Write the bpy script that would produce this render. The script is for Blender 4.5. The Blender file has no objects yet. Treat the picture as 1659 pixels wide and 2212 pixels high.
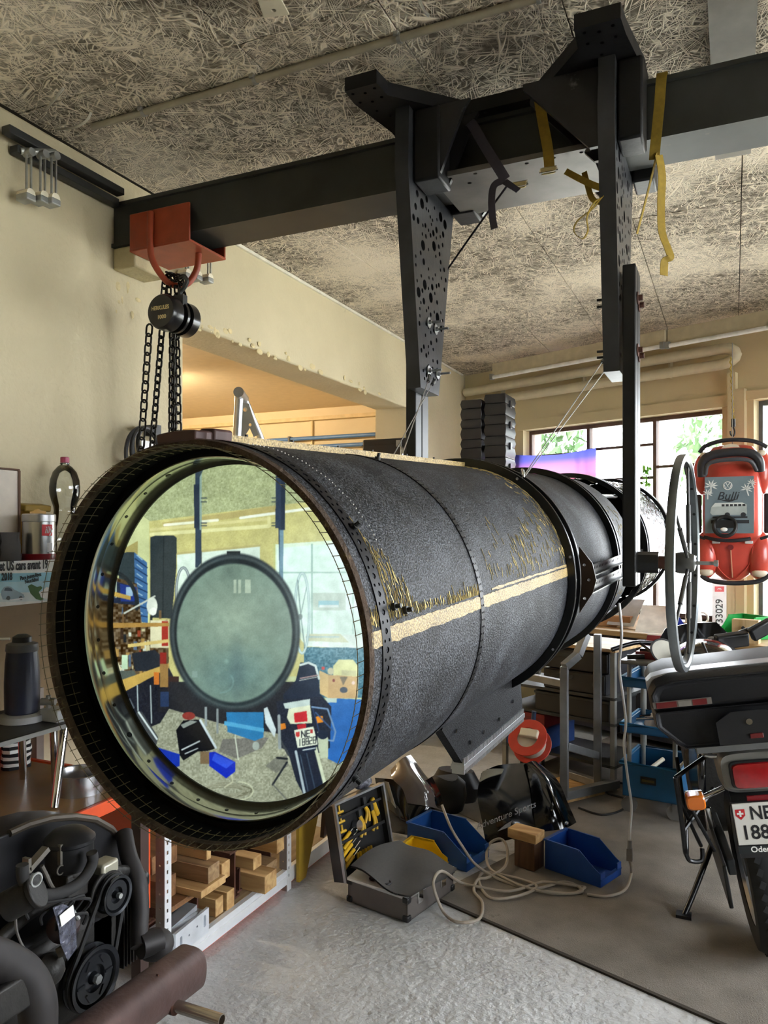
import bpy, bmesh, math, random
import numpy as np
from mathutils import Vector, Matrix, Euler
from mathutils.geometry import tessellate_polygon
random.seed(7)
PI = math.pi
S = bpy.context.scene
COL = S.collection
# ------------------------------------------------------------------ camera
FPX, CX, HY, CAMZ = 1661.0, 829.5, 1150.0, 1.6
YAW = math.radians(24.45)
SY, CY = math.sin(YAW), math.cos(YAW)
cd = bpy.data.cameras.new('camera'); cam = bpy.data.objects.new('camera', cd); COL.objects.link(cam)
cam.location = (0, 0, CAMZ); cam.rotation_euler = (PI/2, 0, YAW)
cd.sensor_fit = 'VERTICAL'; cd.sensor_height = 36; cd.lens = FPX/2212*36
cd.shift_y = (HY-1106)/2212; cd.clip_start = .05; cd.clip_end = 300
S.camera = cam
# ------------------------------------------------------------------ world: bright overcast sky
w = bpy.data.worlds.new('sky'); S.world = w; w.use_nodes = True
bg = w.node_tree.nodes['Background']
bg.inputs[0].default_value = (.90, .95, 1.0, 1); bg.inputs[1].default_value = 11.0
# ------------------------------------------------------------------ view
S.view_settings.view_transform = 'Standard'; S.view_settings.look = 'None'
S.view_settings.gamma = 1; S.view_settings.use_curve_mapping = False
S.view_settings.exposure = 0.85

def portal(loc, rot, sx, sy):
    l = bpy.data.lights.new('window_daylight', 'AREA'); l.shape = 'RECTANGLE'; l.size = sx; l.size_y = sy
    l.energy = 1; l.cycles.is_portal = True
    o = bpy.data.objects.new('window_daylight', l); COL.objects.link(o); o.location = loc; o.rotation_euler = rot
# back wall frame: k runs along the wall from the corner, y outwards
BC = Vector((-2.5, 7.5, 0)); BE = Vector((.9286, -.3712, 0)).normalized()
BA = math.atan2(BE.y, BE.x)
BM = Matrix.Translation(BC) @ Matrix.Rotation(BA, 4, 'Z')
RX = 3.2          # right wall
FY = -2.6         # wall behind the camera
CEIL = 3.2
def bw(k, y, z): return BM @ Vector((k, y, z))
# daylight portals of the windows
portal(bw(1.66, .06, 1.74), (PI/2, 0, BA), 1.9, 1.68)
portal(bw(3.95, .06, 1.74), (PI/2, 0, BA), 1.9, 1.68)
portal((RX+.06, 2.8, 1.75), (PI/2, 0, PI/2+PI), 3.8, 1.9)

# ------------------------------------------------------------------ pixel helper: a photo point at a real depth
def ray(px, py):
    u = (px-CX)/FPX
    return Vector((-SY+CY*u, CY+SY*u, (HY-py)/FPX))
def at(px, py, x=None, y=None, z=None, d=None, o=None):
    r = ray(px, py)
    if x is not None: t = x/r.x
    elif y is not None: t = y/r.y
    elif z is not None: t = (z-CAMZ)/r.z
    elif d is not None: t = d
    else:                                  # o: distance in front of the back wall
        n = Vector((-BE.y, BE.x, 0)); n = n if n.y > 0 else -n
        t = (BC.dot(n)-o)/r.dot(n)
    p = r*t; p.z += CAMZ
    return p
def atb(px, py, o=0):                      # the same in back wall coordinates
    return BM.inverted() @ at(px, py, o=o)

# ------------------------------------------------------------------ mesh builder
def frame(d, up=None):
    d = Vector(d).normalized()
    a = Vector((0, 0, 1)) if abs(d.z) < .95 else Vector((1, 0, 0))
    x = d.cross(a).normalized(); y = x.cross(d).normalized()
    return x, y
class MB:
    def __init__(s, M=None): s.v = []; s.f = []; s.M = M
    def add(s, vs, fs):
        n = len(s.v)
        s.v += [(s.M @ Vector(p)) if s.M is not None else Vector(p) for p in vs]
        s.f += [tuple(i+n for i in f) for f in fs]; return s
    def box(s, a, b, M=None):              # min corner, max corner
        x0, y0, z0 = a; x1, y1, z1 = b
        vs = [Vector(p) for p in ((x0,y0,z0),(x1,y0,z0),(x1,y1,z0),(x0,y1,z0),(x0,y0,z1),(x1,y0,z1),(x1,y1,z1),(x0,y1,z1))]
        if M is not None: vs = [M @ p for p in vs]
        return s.add(vs, [(0,3,2,1),(4,5,6,7),(0,1,5,4),(1,2,6,5),(2,3,7,6),(3,0,4,7)])
    def cbox(s, c, d, rot=(0,0,0)):        # centre, size, euler
        M = Matrix.Translation(Vector(c)) @ Euler(rot).to_matrix().to_4x4()
        return s.box((-d[0]/2,-d[1]/2,-d[2]/2), (d[0]/2,d[1]/2,d[2]/2), M)
    def cyl(s, p0, p1, r0, r1=None, n=16, caps=True):
        p0 = Vector(p0); p1 = Vector(p1); r1 = r0 if r1 is None else r1
        x, y = frame(p1-p0); vs = []; 
        for p, r in ((p0, r0), (p1, r1)):
            for i in range(n):
                a = 2*PI*i/n; vs.append(p+x*(r*math.cos(a))+y*(r*math.sin(a)))
        fs = [(i,(i+1)%n,n+(i+1)%n,n+i) for i in range(n)]
        if caps: fs += [tuple(range(n-1,-1,-1)), tuple(range(n,2*n))]
        return s.add(vs, fs)
    def tube(s, pts, r, n=8, closed=False, flat=None):
        pts = [Vector(p) for p in pts]; m = len(pts); vs = []
        T = []
        for i in range(m):
            if closed: t = pts[(i+1)%m]-pts[i-1]
            else: t = pts[min(i+1,m-1)]-pts[max(i-1,0)]
            T.append(t.normalized() if t.length > 1e-9 else Vector((0,0,1)))
        x, y = frame(T[0])
        for i in range(m):
            x = (x-T[i]*x.dot(T[i])).normalized(); y = T[i].cross(x).normalized()
            rr = r[i] if isinstance(r, (list, tuple)) else r
            for j in range(n):
                a = 2*PI*j/n
                vs.append(pts[i]+x*(rr*math.cos(a))+y*((rr if flat is None else flat)*math.sin(a)))
        fs = []
        for i in range(m if closed else m-1):
            for j in range(n):
                a, b = i*n+j, i*n+(j+1)%n; k = ((i+1)%m)*n
                fs.append((a, b, k+(j+1)%n, k+j))
        if not closed: fs += [tuple(range(n-1,-1,-1)), tuple(range((m-1)*n, m*n))]
        return s.add(vs, fs)
    def ribbon(s, pts, side, w, th=.0015):
        side = Vector(side).normalized(); pts = [Vector(p) for p in pts]; vs = []; m = len(pts)
        for i, p in enumerate(pts):
            t = (pts[min(i+1,m-1)]-pts[max(i-1,0)]).normalized(); n = t.cross(side).normalized()
            sd = n.cross(t).normalized()
            vs += [p-sd*w/2-n*th/2, p+sd*w/2-n*th/2, p+sd*w/2+n*th/2, p-sd*w/2+n*th/2]
        fs = []
        for i in range(m-1):
            for j in range(4): fs.append((i*4+j, i*4+(j+1)%4, i*4+4+(j+1)%4, i*4+4+j))
        fs += [(3,2,1,0), tuple((m-1)*4+j for j in range(4))]
        return s.add(vs, fs)
    def lathe(s, prof, n=24, M=None, closed=False, caps=True):   # profile (r, z) about local z
        vs = []; m = len(prof)
        for r, z in prof:
            for i in range(n):
                a = 2*PI*i/n; p = Vector((r*math.cos(a), r*math.sin(a), z)); vs.append(M @ p if M is not None else p)
        fs = []
        for k in range(m if closed else m-1):
            k2 = (k+1) % m
            for i in range(n): fs.append((k*n+i, k*n+(i+1)%n, k2*n+(i+1)%n, k2*n+i))
        if not closed and caps:
            if prof[0][0] > 1e-6: fs.append(tuple(range(n-1,-1,-1)))
            if prof[-1][0] > 1e-6: fs.append(tuple(range((m-1)*n, m*n)))
        return s.add(vs, fs)
    def prism(s, poly, h, M=None, holes=()):          # polygon in local xy, thickness h along z, round or polygon holes
        polys = [[Vector((p[0], p[1], 0)) for p in poly]]
        for hl in holes:
            if len(hl) == 3 and not isinstance(hl[0], (tuple, list)):
                cx, cy, r = hl; nn = 12
                polys.append([Vector((cx+r*math.cos(-2*PI*i/nn), cy+r*math.sin(-2*PI*i/nn), 0)) for i in range(nn)])
            else: polys.append([Vector((p[0], p[1], 0)) for p in hl])
        flat = [p for q in polys for p in q]; N = len(flat)
        if holes: tris = [tuple(t) for t in tessellate_polygon(polys)]
        else: tris = [tuple(range(N))] if N < 5 else [tuple(t) for t in tessellate_polygon(polys)]
        vs = [p.copy() for p in flat]+[p+Vector((0,0,h)) for p in flat]
        fs = [t for t in tris]+[tuple(i+N for i in reversed(t)) for t in tris]
        k = 0
        for q in polys:
            n = len(q)
            for i in range(n): fs.append((k+i, k+(i+1)%n, N+k+(i+1)%n, N+k+i))
            k += n
        if M is not None: vs = [M @ p for p in vs]
        return s.add(vs, fs)
    def ball(s, c, r, nu=16, nv=10):
        r = (r,r,r) if not isinstance(r, (tuple, list)) else r
        M = Matrix.Translation(Vector(c)) @ Matrix.Diagonal((r[0], r[1], r[2], 1))
        return s.lathe([(max(1e-7, math.sin(PI*i/nv)), -math.cos(PI*i/nv)) for i in range(nv+1)], nu, M)
    def torus(s, c, axis, R, r, n=32, m=8, a0=0, a1=2*PI):
        c = Vector(c); x, y = frame(axis); full = abs(a1-a0-2*PI) < 1e-6
        k = n if full else n+1
        return s.tube([c+x*(R*math.cos(a0+(a1-a0)*i/n))+y*(R*math.sin(a0+(a1-a0)*i/n)) for i in range(k)], r, m, full)
    def loft(s, rings, cap=True):
        n = len(rings[0]); vs = [p for r in rings for p in r]; fs = []
        for k in range(len(rings)-1):
            for i in range(n): fs.append((k*n+i, k*n+(i+1)%n, (k+1)*n+(i+1)%n, (k+1)*n+i))
        if cap: fs += [tuple(range(n-1,-1,-1)), tuple(range((len(rings)-1)*n, len(rings)*n))]
        return s.add(vs, fs)

def link(o, parent=None):
    COL.objects.link(o)
    if parent is not None: o.parent = parent
    return o
def wm(o):
    m = o.matrix_basis.copy()
    while o.parent: o = o.parent; m = o.matrix_basis @ m
    return m
def obj(name, mb, m, parent=None, bev=0, world=True, smooth=True, sub=0, seg=2, ang=38, fix=True):
    me = bpy.data.meshes.new(name)
    vs = mb.v
    if parent is not None and world:
        inv = wm(parent).inverted(); vs = [inv @ p for p in vs]
    me.from_pydata([tuple(p) for p in vs], [], mb.f); me.update()
    if fix:
        bm = bmesh.new(); bm.from_mesh(me); bmesh.ops.recalc_face_normals(bm, faces=bm.faces); bm.to_mesh(me); bm.free()
    if smooth:
        me.shade_smooth(); me.set_sharp_from_angle(angle=math.radians(ang))
    if m is not None: me.materials.append(m)
    o = bpy.data.objects.new(name, me); link(o, parent)
    if bev:
        b = o.modifiers.new('bevel', 'BEVEL'); b.width = bev; b.segments = seg; b.limit_method = 'ANGLE'; b.angle_limit = math.radians(40)
    if sub:
        b = o.modifiers.new('subdivision', 'SUBSURF'); b.levels = sub; b.render_levels = sub
    return o
def tag(o, label, cat, group=None):
    o['label'] = label; o['category'] = cat
    if group: o['group'] = group
    return o
def struct(o): o['kind'] = 'structure'; return o
def stuff(o): o['kind'] = 'stuff'; return o
def thing(name, label, cat, loc=(0,0,0), rot=(0,0,0), group=None):
    o = bpy.data.objects.new(name, None); o.empty_display_size = .05; COL.objects.link(o)
    o.location = loc; o.rotation_euler = rot if isinstance(rot, (tuple, list, Euler)) else (0,0,rot)
    return tag(o, label, cat, group)
def copy_tree(o, parent=None):
    c = o.copy(); COL.objects.link(c); c.parent = parent
    for ch in list(o.children): copy_tree(ch, c)
    return c
def text(name, body, size, M, m, parent, ext=.0004, shear=0, align='CENTER', bold=0, sx=1.0):
    cu = bpy.data.curves.new(name, 'FONT'); cu.body = body; cu.size = size; cu.extrude = ext; cu.shear = shear
    cu.align_x = align; cu.align_y = 'CENTER'; cu.offset = bold; cu.resolution_u = 3
    to = bpy.data.objects.new(name+'_tmp', cu); COL.objects.link(to)
    bpy.context.view_layer.update()
    me = bpy.data.meshes.new_from_object(to)
    bpy.data.objects.remove(to); me.name = name
    inv = wm(parent).inverted() @ M @ Matrix.Diagonal((sx, 1, 1, 1))
    me.transform(inv); me.materials.clear(); me.materials.append(m)
    o = bpy.data.objects.new(name, me); link(o, parent); return o
def basis(o, x, y):                        # matrix with local x, y along the given directions
    x = Vector(x).normalized(); z = x.cross(Vector(y)).normalized(); y = z.cross(x)
    m = Matrix.Identity(4)
    for i in range(3): m[i][0] = x[i]; m[i][1] = y[i]; m[i][2] = z[i]; m[i][3] = o[i]
    return m
def smoothpath(pts, n=6, closed=False):    # Catmull-Rom
    P = [Vector(p) for p in pts]; out = []; m = len(P)
    for i in range(m if closed else m-1):
        if closed: a, b, c, d = P[i-1], P[i], P[(i+1)%m], P[(i+2)%m]
        else: a, b, c, d = P[max(i-1,0)], P[i], P[i+1], P[min(i+2,m-1)]
        for k in range(n):
            t = k/n
            out.append(.5*((2*b)+(c-a)*t+(2*a-5*b+4*c-d)*t*t+(3*b-a-3*c+d)*t**3))
    if not closed: out.append(P[-1])
    return out

# ------------------------------------------------------------------ materials
def lin(c):
    return tuple((v/255/12.92 if v/255 <= .04045 else ((v/255+.055)/1.055)**2.4) for v in c)
MATS = {}
def mat(name, col, rough=.5, metal=0.0, var=.12, vs=14, bump=0, bs=60, coat=0, wear=None, wl=.62, ws=9, spec=.5, alpha=None, emis=None, es=0, trans=0):
    if name in MATS: return MATS[name]
    m = bpy.data.materials.new(name); m.use_nodes = True; MATS[name] = m
    nt = m.node_tree; N = nt.nodes; L = nt.links; b = N['Principled BSDF']
    c = lin(col)
    b.inputs['Roughness'].default_value = rough; b.inputs['Metallic'].default_value = metal
    b.inputs['Specular IOR Level'].default_value = spec
    if coat: b.inputs['Coat Weight'].default_value = coat; b.inputs['Coat Roughness'].default_value = .08
    if trans: b.inputs['Transmission Weight'].default_value = trans
    tc = N.new('ShaderNodeTexCoord')
    nz = N.new('ShaderNodeTexNoise'); nz.inputs['Scale'].default_value = vs; nz.inputs['Detail'].default_value = 5
    L.new(tc.outputs['Object'], nz.inputs['Vector'])
    rp = N.new('ShaderNodeValToRGB')
    rp.color_ramp.elements[0].position = .3; rp.color_ramp.elements[1].position = .7
    rp.color_ramp.elements[0].color = tuple(v*(1-var) for v in c)+(1,)
    rp.color_ramp.elements[1].color = tuple(min(1, v*(1+var)) for v in c)+(1,)
    L.new(nz.outputs['Fac'], rp.inputs['Fac']); out = rp.outputs['Color']
    if wear:
        n2 = N.new('ShaderNodeTexNoise'); n2.inputs['Scale'].default_value = ws; n2.inputs['Detail'].default_value = 9; n2.inputs['Roughness'].default_value = .7
        L.new(tc.outputs['Object'], n2.inputs['Vector'])
        r2 = N.new('ShaderNodeValToRGB'); r2.color_ramp.elements[0].position = wl; r2.color_ramp.elements[1].position = min(1, wl+.06)
        r2.color_ramp.elements[0].color = (0,0,0,1); r2.color_ramp.elements[1].color = (1,1,1,1)
        mx = N.new('ShaderNodeMix'); mx.data_type = 'RGBA'; mx.inputs[7].default_value = lin(wear)+(1,)
        L.new(n2.outputs['Fac'], r2.inputs['Fac']); L.new(r2.outputs['Color'], mx.inputs[0]); L.new(out, mx.inputs[6]); out = mx.outputs[2]
    L.new(out, b.inputs['Base Color'])
    if bump:
        n3 = N.new('ShaderNodeTexNoise'); n3.inputs['Scale'].default_value = bs; n3.inputs['Detail'].default_value = 4
        bp = N.new('ShaderNodeBump'); bp.inputs['Strength'].default_value = bump; bp.inputs['Distance'].default_value = .01
        L.new(tc.outputs['Object'], n3.inputs['Vector']); L.new(n3.outputs['Fac'], bp.inputs['Height']); L.new(bp.outputs['Normal'], b.inputs['Normal'])
    if emis:
        b.inputs['Emission Color'].default_value = lin(emis)+(1,); b.inputs['Emission Strength'].default_value = es
    return m
def pane_mat(name, tint=(1,1,1), gl=.08, rough=.0):
    if name in MATS: return MATS[name]
    m = bpy.data.materials.new(name); m.use_nodes = True; MATS[name] = m
    nt = m.node_tree; N = nt.nodes; L = nt.links; N.remove(N['Principled BSDF'])
    t = N.new('ShaderNodeBsdfTransparent'); t.inputs[0].default_value = (*tint, 1)
    g = N.new('ShaderNodeBsdfGlossy'); g.inputs['Roughness'].default_value = rough
    fr = N.new('ShaderNodeFresnel'); fr.inputs[0].default_value = 1.35+gl*3-.24
    mx = N.new('ShaderNodeMixShader'); L.new(fr.outputs[0], mx.inputs[0])
    L.new(t.outputs[0], mx.inputs[1]); L.new(g.outputs[0], mx.inputs[2])
    L.new(mx.outputs[0], N['Material Output'].inputs['Surface'])
    return m
def cloth_mat(name, cols, axis='Z', lo=0, hi=1):
    m = bpy.data.materials.new(name); m.use_nodes = True; MATS[name] = m
    nt = m.node_tree; N = nt.nodes; L = nt.links; N.remove(N['Principled BSDF'])
    tc = N.new('ShaderNodeTexCoord'); sp = N.new('ShaderNodeSeparateXYZ'); L.new(tc.outputs['Object'], sp.inputs[0])
    mr = N.new('ShaderNodeMapRange'); mr.inputs[1].default_value = lo; mr.inputs[2].default_value = hi
    L.new(sp.outputs[axis], mr.inputs[0]); rp = N.new('ShaderNodeValToRGB'); el = rp.color_ramp.elements
    while len(el) < len(cols): el.new(.5)
    for i, cc in enumerate(cols): el[i].position = i/(len(cols)-1); el[i].color = lin(cc)+(1,)
    L.new(mr.outputs[0], rp.inputs[0])
    d = N.new('ShaderNodeBsdfDiffuse'); t = N.new('ShaderNodeBsdfTranslucent')
    mx = N.new('ShaderNodeMixShader'); mx.inputs[0].default_value = .6
    L.new(rp.outputs[0], d.inputs[0]); L.new(rp.outputs[0], t.inputs[0]); L.new(d.outputs[0], mx.inputs[1]); L.new(t.outputs[0], mx.inputs[2])
    L.new(mx.outputs[0], N['Material Output'].inputs['Surface']); return m

def ceiling_mat():
    m = bpy.data.materials.new('wood wool board'); m.use_nodes = True
    nt = m.node_tree; N = nt.nodes; L = nt.links; b = N['Principled BSDF']; b.inputs['Roughness'].default_value = .95; b.inputs['Specular IOR Level'].default_value = .1
    geo = N.new('ShaderNodeNewGeometry'); pos = geo.outputs['Position']
    def math_(op, a, bb=None, v=None):
        n = N.new('ShaderNodeMath'); n.operation = op
        L.new(a, n.inputs[0]) if not isinstance(a, (int, float)) else setattr(n.inputs[0], 'default_value', a)
        if bb is not None:
            L.new(bb, n.inputs[1]) if not isinstance(bb, (int, float)) else setattr(n.inputs[1], 'default_value', bb)
        if v is not None: n.inputs[2].default_value = v
        return n.outputs[0]
    layers = []
    for i, (sc, fq, st) in enumerate(((20, 40, (1,5.5,1)), (22, 36, (1,4.5,1)), (19, 42, (1,6,1)), (23, 38, (1,5,1)))):
        mp = N.new('ShaderNodeMapping'); mp.vector_type = 'TEXTURE'; mp.inputs['Location'].default_value = (i*13.1, i*7.7, i*3); mp.inputs['Scale'].default_value = st
        mp.inputs['Rotation'].default_value = (0, 0, .3+i*.83)
        L.new(pos, mp.inputs['Vector'])
        nz = N.new('ShaderNodeTexNoise'); nz.inputs['Scale'].default_value = sc; nz.inputs['Detail'].default_value = 1.0; nz.inputs['Distortion'].default_value = .35
        L.new(mp.outputs[0], nz.inputs['Vector'])
        s_ = math_('ABSOLUTE', math_('SINE', math_('MULTIPLY', nz.outputs['Fac'], fq)))
        ln = math_('SUBTRACT', 1.0, math_('MULTIPLY', s_, 1.5)); ln = math_('MAXIMUM', ln, 0.0)
        mk = N.new('ShaderNodeTexNoise'); mk.inputs['Scale'].default_value = 26; mk.inputs['Detail'].default_value = 1
        L.new(mp.outputs[0], mk.inputs['Vector'])
        mr = N.new('ShaderNodeMapRange'); mr.inputs[1].default_value = .38; mr.inputs[2].default_value = .58; L.new(mk.outputs['Fac'], mr.inputs[0])
        layers.append(math_('MULTIPLY', ln, mr.outputs[0]))
    fib = math_('MAXIMUM', math_('MAXIMUM', layers[0], layers[1]), math_('MAXIMUM', layers[2], layers[3]))
    big = N.new('ShaderNodeTexNoise'); big.inputs['Scale'].default_value = 1.3; big.inputs['Detail'].default_value = 5; L.new(pos, big.inputs['Vector'])
    fine = N.new('ShaderNodeTexNoise'); fine.inputs['Scale'].default_value = 60; fine.inputs['Detail'].default_value = 3; L.new(pos, fine.inputs['Vector'])
    # plaster-smeared places fill the gaps
    fill = N.new('ShaderNodeMapRange'); fill.inputs[1].default_value = .5; fill.inputs[2].default_value = .75; fill.inputs[3].default_value = .0; fill.inputs[4].default_value = .6
    L.new(big.outputs['Fac'], fill.inputs[0])
    fa = math_('MINIMUM', math_('ADD', math_('ADD', math_('MULTIPLY', fib, .85), fill.outputs[0]), math_('MULTIPLY', fine.outputs['Fac'], .3)), 1.0)
    rp = N.new('ShaderNodeValToRGB'); L.new(fa, rp.inputs[0])
    rp.color_ramp.elements[0].position = .12; rp.color_ramp.elements[0].color = lin((104, 96, 84))+(1,)
    rp.color_ramp.elements[1].position = .75; rp.color_ramp.elements[1].color = lin((238, 226, 206))+(1,)
    # soot stain around an old flue position
    sub = N.new('ShaderNodeVectorMath'); sub.operation = 'DISTANCE'; L.new(pos, sub.inputs[0]); sub.inputs[1].default_value = (-1.22, 1.42, CEIL)
    nd = N.new('ShaderNodeTexNoise'); nd.inputs['Scale'].default_value = 5; L.new(pos, nd.inputs['Vector'])
    dist = math_('ADD', sub.outputs['Value'], math_('MULTIPLY', nd.outputs['Fac'], .14))
    r2 = N.new('ShaderNodeValToRGB'); L.new(dist, r2.inputs[0]); e = r2.color_ramp.elements
    e[0].position = .3; e[0].color = (.42,)*3+(1,); e[1].position = .70; e[1].color = (1,1,1,1)
    q = e.new(.50); q.color = (.16,)*3+(1,); q = e.new(.44); q.color = (.34,)*3+(1,); q = e.new(.545); q.color = (.3,)*3+(1,); q = e.new(.62); q.color = (.72,)*3+(1,)
    mx = N.new('ShaderNodeMix'); mx.data_type = 'RGBA'; mx.blend_type = 'MULTIPLY'; mx.inputs[0].default_value = 1
    L.new(rp.outputs[0], mx.inputs[6]); L.new(r2.outputs[0], mx.inputs[7])
    L.new(mx.outputs[2], b.inputs['Base Color'])
    bp = N.new('ShaderNodeBump'); bp.inputs['Strength'].default_value = .8; bp.inputs['Distance'].default_value = .006
    L.new(fa, bp.inputs['Height']); L.new(bp.outputs[0], b.inputs['Normal'])
    return m
def speckle_mat(name, base, spot, sc, lo, hi, rough=.5, bump=.4, spec=.5, stretch=(1,1,1)):
    if name in MATS: return MATS[name]
    m = bpy.data.materials.new(name); m.use_nodes = True; MATS[name] = m
    nt = m.node_tree; N = nt.nodes; L = nt.links; b = N['Principled BSDF']; b.inputs['Roughness'].default_value = rough; b.inputs['Specular IOR Level'].default_value = spec
    tc = N.new('ShaderNodeTexCoord'); mp = N.new('ShaderNodeMapping'); mp.inputs['Scale'].default_value = stretch; L.new(tc.outputs['Object'], mp.inputs[0])
    nz = N.new('ShaderNodeTexNoise'); nz.inputs['Scale'].default_value = sc; nz.inputs['Detail'].default_value = 3; L.new(mp.outputs[0], nz.inputs['Vector'])
    n2 = N.new('ShaderNodeTexNoise'); n2.inputs['Scale'].default_value = sc/25; n2.inputs['Detail'].default_value = 4; L.new(mp.outputs[0], n2.inputs['Vector'])
    ad = N.new('ShaderNodeMath'); ad.operation = 'MULTIPLY_ADD'; ad.inputs[1].default_value = .35; L.new(n2.outputs['Fac'], ad.inputs[0]); L.new(nz.outputs['Fac'], ad.inputs[2])
    rp = N.new('ShaderNodeValToRGB'); L.new(ad.outputs[0], rp.inputs[0])
    rp.color_ramp.elements[0].position = lo; rp.color_ramp.elements[0].color = lin(base)+(1,); rp.color_ramp.elements[1].position = hi; rp.color_ramp.elements[1].color = lin(spot)+(1,)
    L.new(rp.outputs[0], b.inputs['Base Color'])
    bp = N.new('ShaderNodeBump'); bp.inputs['Strength'].default_value = bump; bp.inputs['Distance'].default_value = .004
    L.new(nz.outputs['Fac'], bp.inputs['Height']); L.new(bp.outputs[0], b.inputs['Normal'])
    return m
def wood_mat(name, col, dark, axis=0, sc=14, rough=.6):
    if name in MATS: return MATS[name]
    m = bpy.data.materials.new(name); m.use_nodes = True; MATS[name] = m
    nt = m.node_tree; N = nt.nodes; L = nt.links; b = N['Principled BSDF']; b.inputs['Roughness'].default_value = rough
    tc = N.new('ShaderNodeTexCoord'); mp = N.new('ShaderNodeMapping'); s = [8, 8, 8]; s[axis] = .8; mp.inputs['Scale'].default_value = s; L.new(tc.outputs['Object'], mp.inputs[0])
    nz = N.new('ShaderNodeTexNoise'); nz.inputs['Scale'].default_value = sc/4; nz.inputs['Detail'].default_value = 6; nz.inputs['Distortion'].default_value = .6; L.new(mp.outputs[0], nz.inputs['Vector'])
    rp = N.new('ShaderNodeValToRGB'); rp.color_ramp.elements[0].position = .35; rp.color_ramp.elements[1].position = .65
    rp.color_ramp.elements[0].color = lin(dark)+(1,); rp.color_ramp.elements[1].color = lin(col)+(1,)
    L.new(nz.outputs['Fac'], rp.inputs[0]); L.new(rp.outputs[0], b.inputs['Base Color'])
    return m

WALL = mat('cream plaster', (202, 190, 158), .85, var=.05, vs=3, bump=.35, bs=45, wear=(186,175,144), wl=.66, ws=4)
WALLB = mat('beige back wall paint', (214, 199, 160), .8, var=.04, vs=3, bump=.15, bs=40)
WALLC = mat('warm adjoining room plaster', (212, 194, 158), .85, var=.05, vs=3, bump=.2)
FLOOR = mat('rough pale painted concrete', (184, 184, 183), .34, var=.13, vs=9, bump=.9, bs=34, wear=(112,112,108), wl=.68, ws=26)
CARPET = mat('worn grey felt carpet', (124, 118, 110), .95, var=.2, vs=5, bump=.5, bs=200, wear=(104,98,92), wl=.64, ws=5, spec=.1)
DARKSTEEL = mat('dark painted steel', (52, 54, 54), .5, .2, var=.2, vs=6, bump=.05)
GREYSTEEL = mat('grey painted steel', (140, 140, 136), .45, .2, var=.12)
ALU = mat('brushed aluminium', (196, 198, 200), .32, .9, var=.08)
GALV = mat('galvanised steel', (168, 170, 168), .45, .7, var=.18, vs=20)
CHROME = mat('polished chrome', (225, 226, 228), .08, 1, var=.03)
BLACKP = mat('black painted wood', (20, 20, 23), .45, spec=.35, var=.3, vs=12, bump=.12, bs=25)
BLACKPL = mat('black plastic', (24, 24, 26), .42, var=.15)
BLACKGL = mat('gloss black plastic', (10, 10, 13), .12, var=.1, coat=.8)
RUBBER = mat('black rubber', (20, 20, 21), .75, var=.2)
IVORY = mat('ivory painted metal', (232, 224, 202), .45, var=.05)
WHITE = mat('white plastic', (236, 236, 232), .4, var=.04)
ORANGE = mat('orange shelf paint', (224, 84, 38), .45, var=.08, bump=.05)
RUST = mat('rusty brown steel', (92, 58, 46), .75, .3, var=.35, vs=16, bump=.25, bs=60, wear=(132,106,74), wl=.62, ws=14)
# ================================================================== the setting
# floor
struct(obj('floor', MB().box((-7.5, FY-.3, -.1), (RX+.3, 8.5, 0)), FLOOR))
# felt carpet, edge parallel to the back wall
ea, eb = at(940, 1940, z=0), at(1560, 2212, z=0); ed = (eb-ea).normalized(); en = Vector((-ed.y, ed.x, 0)); en = en if en.y > 0 else -en
cpt = thing('carpet', 'worn grey felt carpet laid over the pale painted floor', 'carpet', tuple(ea))
MC = basis(ea, ed, en)
obj('felt', MB().prism([(-.02,0),(3.0,0),(3.0,3.36),(-.75,3.40),(-.75,.9),(-.02,.75)], .006, MC), CARPET, cpt)
obj('edge_band', MB().box((-.02,-.016,0), (3.0,.0,.008), MC), mat('dark carpet edge', (52,46,38), .9), cpt)
# ceiling of wood-wool boards, 0.5 m wide
CM = ceiling_mat()
cl = struct(obj('ceiling', MB().box((-2.8, FY-.3, CEIL+.02), (RX+.3, 8.6, CEIL+.12)), mat('dark ceiling backing', (70,66,58), .95)))  # dark backing slab seen through the board joints
pm = None
for i in range(12):
    for j in range(6):
        x0 = -2.49+i*.505; y0 = FY-.3+j*2.0+(1.0 if i % 2 else 0)-1.0
        mb = MB().box((0,0,0), (.5015,1.9965,.022))
        if pm is None:
            o = obj('ceiling_board', mb, CM, cl, world=False, bev=.0015, seg=1); pm = o
        else:
            o = pm.copy(); COL.objects.link(o); o.parent = cl
        o.location = (x0, y0, CEIL+random.uniform(-.0015, .0015)); 
# left wall with the wide opening
yo0, yo1 = 3.08, 5.97; LINT = 2.65
wl = struct(obj('wall_left', MB().box((-2.8, FY, 0), (-2.5, yo0, CEIL)).box((-2.8, yo0, LINT), (-2.5, yo1, CEIL)).box((-2.8, yo1, 0), (-2.5, 7.62, CEIL)), WALL, bev=.012))
# crumbled plaster along the lintel edge
mb = MB()
for i in range(46):
    yy = random.uniform(3.1, 4.1) if i < 30 else random.uniform(4.1, 5.8)
    mb.ball((-2.5+random.uniform(-.004,.006), yy, LINT+random.uniform(-.01,.05)), (random.uniform(.001,.004), random.uniform(.008,.035), random.uniform(.006,.02)), 7, 5)
for i in range(14):
    mb.ball((-2.5+random.uniform(-.002,.004), 2.62+random.uniform(-.04,.28), 2.72-random.uniform(0,.26)), (random.uniform(.0005,.0015), random.uniform(.006,.02), random.uniform(.008,.03)), 7, 5)
stuff(obj('crumbled_plaster', mb, mat('broken plaster', (208,192,148), .95, bump=.6), wl))
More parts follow.
